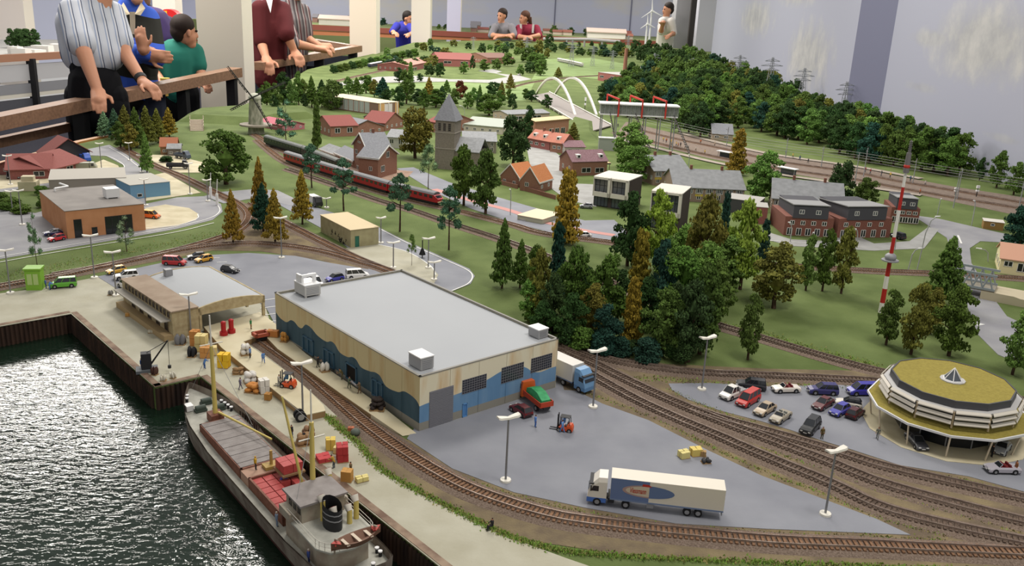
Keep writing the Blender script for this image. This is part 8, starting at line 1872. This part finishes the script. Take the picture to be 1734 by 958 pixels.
# 4 boy in green
hip = J(300, 148, 7.45); chest = J(298, 105, 7.45); nk = J(308, 74, 7.45); hc = J(313, 55, 7.42); look = V((.75, .65, -.1))
s1, s2 = J(275, 88, 7.38), J(330, 88, 7.5); e1, e2 = J(262, 122, 7.32), J(340, 125, 7.45); w1_, w2_ = J(276, 140, 7.2), J(345, 142, 7.3)
C = [(hip, .13, chest, .14, 1), (chest, .14, nk, .06, 1), (nk, .05, hc, .055, 0), (s1, .055, e1, .042, 0), (e1, .042, w1_, .028, 0), (s2, .055, e2, .042, 0), (e2, .04, w2_, .028, 0)]
head(C, hc, look, 0, .098); hand(C, w1_, V((.5, -.5, -.1)), -1, 0, .7, .85); hand(C, w2_, V((.4, -.5, -.1)), 1, 0, .7, .85); legs(C, hip, 7.45, 2, .08)
t = person('boy in a green t-shirt with dark hair standing behind the handrail', C, [skin, mat('tee_green', '1f6a5c', .85), trous], .008)
cloth(t, 'shirt', [(J(300, 130, 7.45), .165, J(299, 100, 7.45), .165, 0), (J(299, 100, 7.45), .165, J(306, 80, 7.45), .08, 0), (s1, .075, s1.lerp(e1, .62), .07, 0), (s2, .075, s2.lerp(e2, .62), .07, 0), (J(280, 120, 7.45), .09, J(282, 95, 7.42), .10, 0), (J(320, 120, 7.48), .09, J(320, 95, 7.48), .10, 0)], MATS['tee_green']); hair(t, hc, look, '241812', .112); face(t, hc, look)
c = J(279, 132, 7.12); mb = MB(); mb.cyl(c, c + V((0, 0, -.14)), .038, .018, 10); o = mb.build('ice_cream_cone', [mat('cone_yellow', 'd8b25c', .6), mat('ice_white', 'e2ddd2', .6)]); tag(o, 'small yellow ice cream cone held by the boy in green', 'ice cream')
# 5 maroon sweater, 6 grey striped shirt
hip = J(455, 130, 8.9); chest = J(456, 50, 8.95); nk = J(460, 0, 8.95); hc = J(464, -34, 8.9); look = V((.7, -.6, -.3))
s1, s2 = J(440, 16, 8.85), J(478, 18, 9.0); e1, e2 = J(443, 74, 8.75), J(486, 60, 8.8); w1_, w2_ = J(451, 100, 8.6), J(500, 90, 8.85)
C = [(hip, .155, chest, .17, 1), (chest, .175, nk, .08, 1), (nk, .06, hc, .065, 0), (s1, .07, e1, .058, 1), (e1, .05, w1_, .034, 0), (s2, .07, e2, .058, 1), (e2, .05, w2_, .033, 0)]
head(C, hc, look, 0); hand(C, w1_, V((.3, -.6, -.4)), -1, 0, .8, 1.2); hand(C, w2_, V((.4, -.6, -.3)), 1, 0, .8, 1.2); legs(C, hip, 8.9, 2)
mar = mat('sweater_maroon', '4a1418', .9)
t = person('man in a maroon sweater and white collar holding the far handrail', C, [skin, mar, mat('jeans2', '262b38', .85)])
cloth(t, 'sweater', [(J(457, 100, 8.9), .165, chest, .175, 0), (chest, .175, J(460, 6, 8.95), .09, 0), (s1, .09, s1.lerp(e1, .9), .08, 0), (s2, .09, s2.lerp(e2, .95), .08, 0)], mar)
mb = MB(); mb.add([J(450, -2, 8.76), J(462, -2, 8.76), J(458, 22, 8.72)], [(0, 1, 2)]); mb.build('collar', [metal_w], t); face(t, hc, look); hair(t, hc, look, '6a5646')
hip = J(490, 125, 9.4); chest = J(492, 45, 9.4); nk = J(497, 4, 9.4); hc = J(502, -24, 9.35); look = V((.8, -.5, -.2))
s1, s2 = J(474, 24, 9.25), J(512, 20, 9.5); e1, e2 = J(499, 74, 9.0), J(520, 66, 9.4); w1_, w2_ = J(536, 82, 9.1), J(542, 78, 9.3)
C = [(hip, .155, chest, .17, 1), (chest, .175, nk, .08, 1), (nk, .06, hc, .065, 0), (s1, .07, e1, .058, 1), (e1, .05, w1_, .034, 0), (s2, .07, e2, .058, 1), (e2, .05, w2_, .033, 0)]
head(C, hc, look, 0); hand(C, w1_, V((.9, -.1, -.05)), -1, 0, .8, 1.15); hand(C, w2_, V((.9, -.1, 0)), 1, 0, .8, 1.1); legs(C, hip, 9.4, 2)
gs = stripes('grey_stripes', [(0, '6f6a6a'), (.3, '4a4648'), (.6, '8a8280'), (.8, '5a3a3c')], 14, (1, .4, .1))
t = person('man in a grey striped shirt leaning his forearms on the far handrail', C, [skin, gs, mar])
cloth(t, 'shirt', [(J(488, 105, 9.4), .20, chest, .20, 0), (chest, .20, J(496, 8, 9.4), .09, 0), (s1, .085, s1.lerp(e1, .8), .075, 0), (s2, .085, s2.lerp(e2, .8), .075, 0)], gs); face(t, hc, look); hair(t, hc, look, '7a6a5c')
# 7 blue-shirt man far, 8 grey-shirt man, 9 woman, 10 white-shirt man
def far_person(label, hx, hy, Y, hp, sh, arms, shirt, haircol, look, lean=0, sweat=None):
    hc = J(hx, hy, Y); nk = hc + V((-.02, .02, -.16)); ch = J(*hp, Y + .1); hip = V((ch.x, ch.y + .15, ch.z - .42))
    C = [(hip, .16, ch, .17, 1), (ch, .18, nk, .08, 1), (nk, .06, hc, .06, 0)]
    for (a, b_, c) in arms: a, b_, c = J(*a), J(*b_), J(*c); C += [(a, .075, b_, .06, 1), (b_, .05, c, .035, 0)]; hand(C, c, (c - b_), 1, 0, .4, 1.1)
    head(C, hc, look, 0); legs(C, hip, Y, 2)
    t = person(label, C, [skin, mat('shirt_' + shirt, shirt, .85), trous], .016); face(t, hc, look); hair(t, hc, look, haircol)
    return t, hc, ch
far_person('man in a royal blue shirt bending behind the far rail beside the white column', 691, 32, 17, (684, 52), None, [((672, 44, 16.8), (664, 54, 16.6), (668, 56, 16.5)), ((694, 46, 16.8), (700, 56, 16.6), (694, 58, 16.4))], '2a2c8a', '1c1512', V((.8, -.4, -.2)))
far_person('man in a grey polo shirt leaning folded arms on the far red rail', 850, 27, 17.6, (852, 52), None, [((838, 46, 17.5), (831, 60, 17.4), (856, 61, 17.2)), ((866, 46, 17.5), (872, 60, 17.4), (848, 62, 17.2))], '77757a', '2a1e18', V((-.6, -.6, -.2)))
t, hc, ch = far_person('woman in a dark red top with rucksack straps leaning on the far rail', 888, 31, 17.8, (894, 54), None, [((879, 48, 17.6), (877, 62, 17.4), (892, 63, 17.2)), ((908, 48, 17.6), (914, 60, 17.5), (896, 63, 17.2))], '7a1f34', '4a2e20', V((-.9, -.3, -.2)))
mb = MB()
for px in (882, 903): mb.tube([J(px, 41, 17.55), J(px - 1, 56, 17.5)], .022, 6)
mb.build('rucksack_strap', [mat('strap_grey', 'a8a4a0', .8)], t); mb = MB(); mb.cyl(hc - V((-.09, -.03, -.02)), hc - V((-.14, -.05, .16)), .05, .02, 7); mb.build('ponytail', [MATS['hair_4a2e20']], t)
far_person('man in a white shirt standing at the doorway behind the wind turbines', 1131, 17, 17.2, (1129, 46), None, [((1121, 36, 17.1), (1119, 54, 17.0), (1122, 42, 16.8)), ((1137, 36, 17.1), (1141, 56, 17.1), (1134, 60, 16.9))], 'd2cdc8', '241a15', V((-.9, -.2, -.1)))
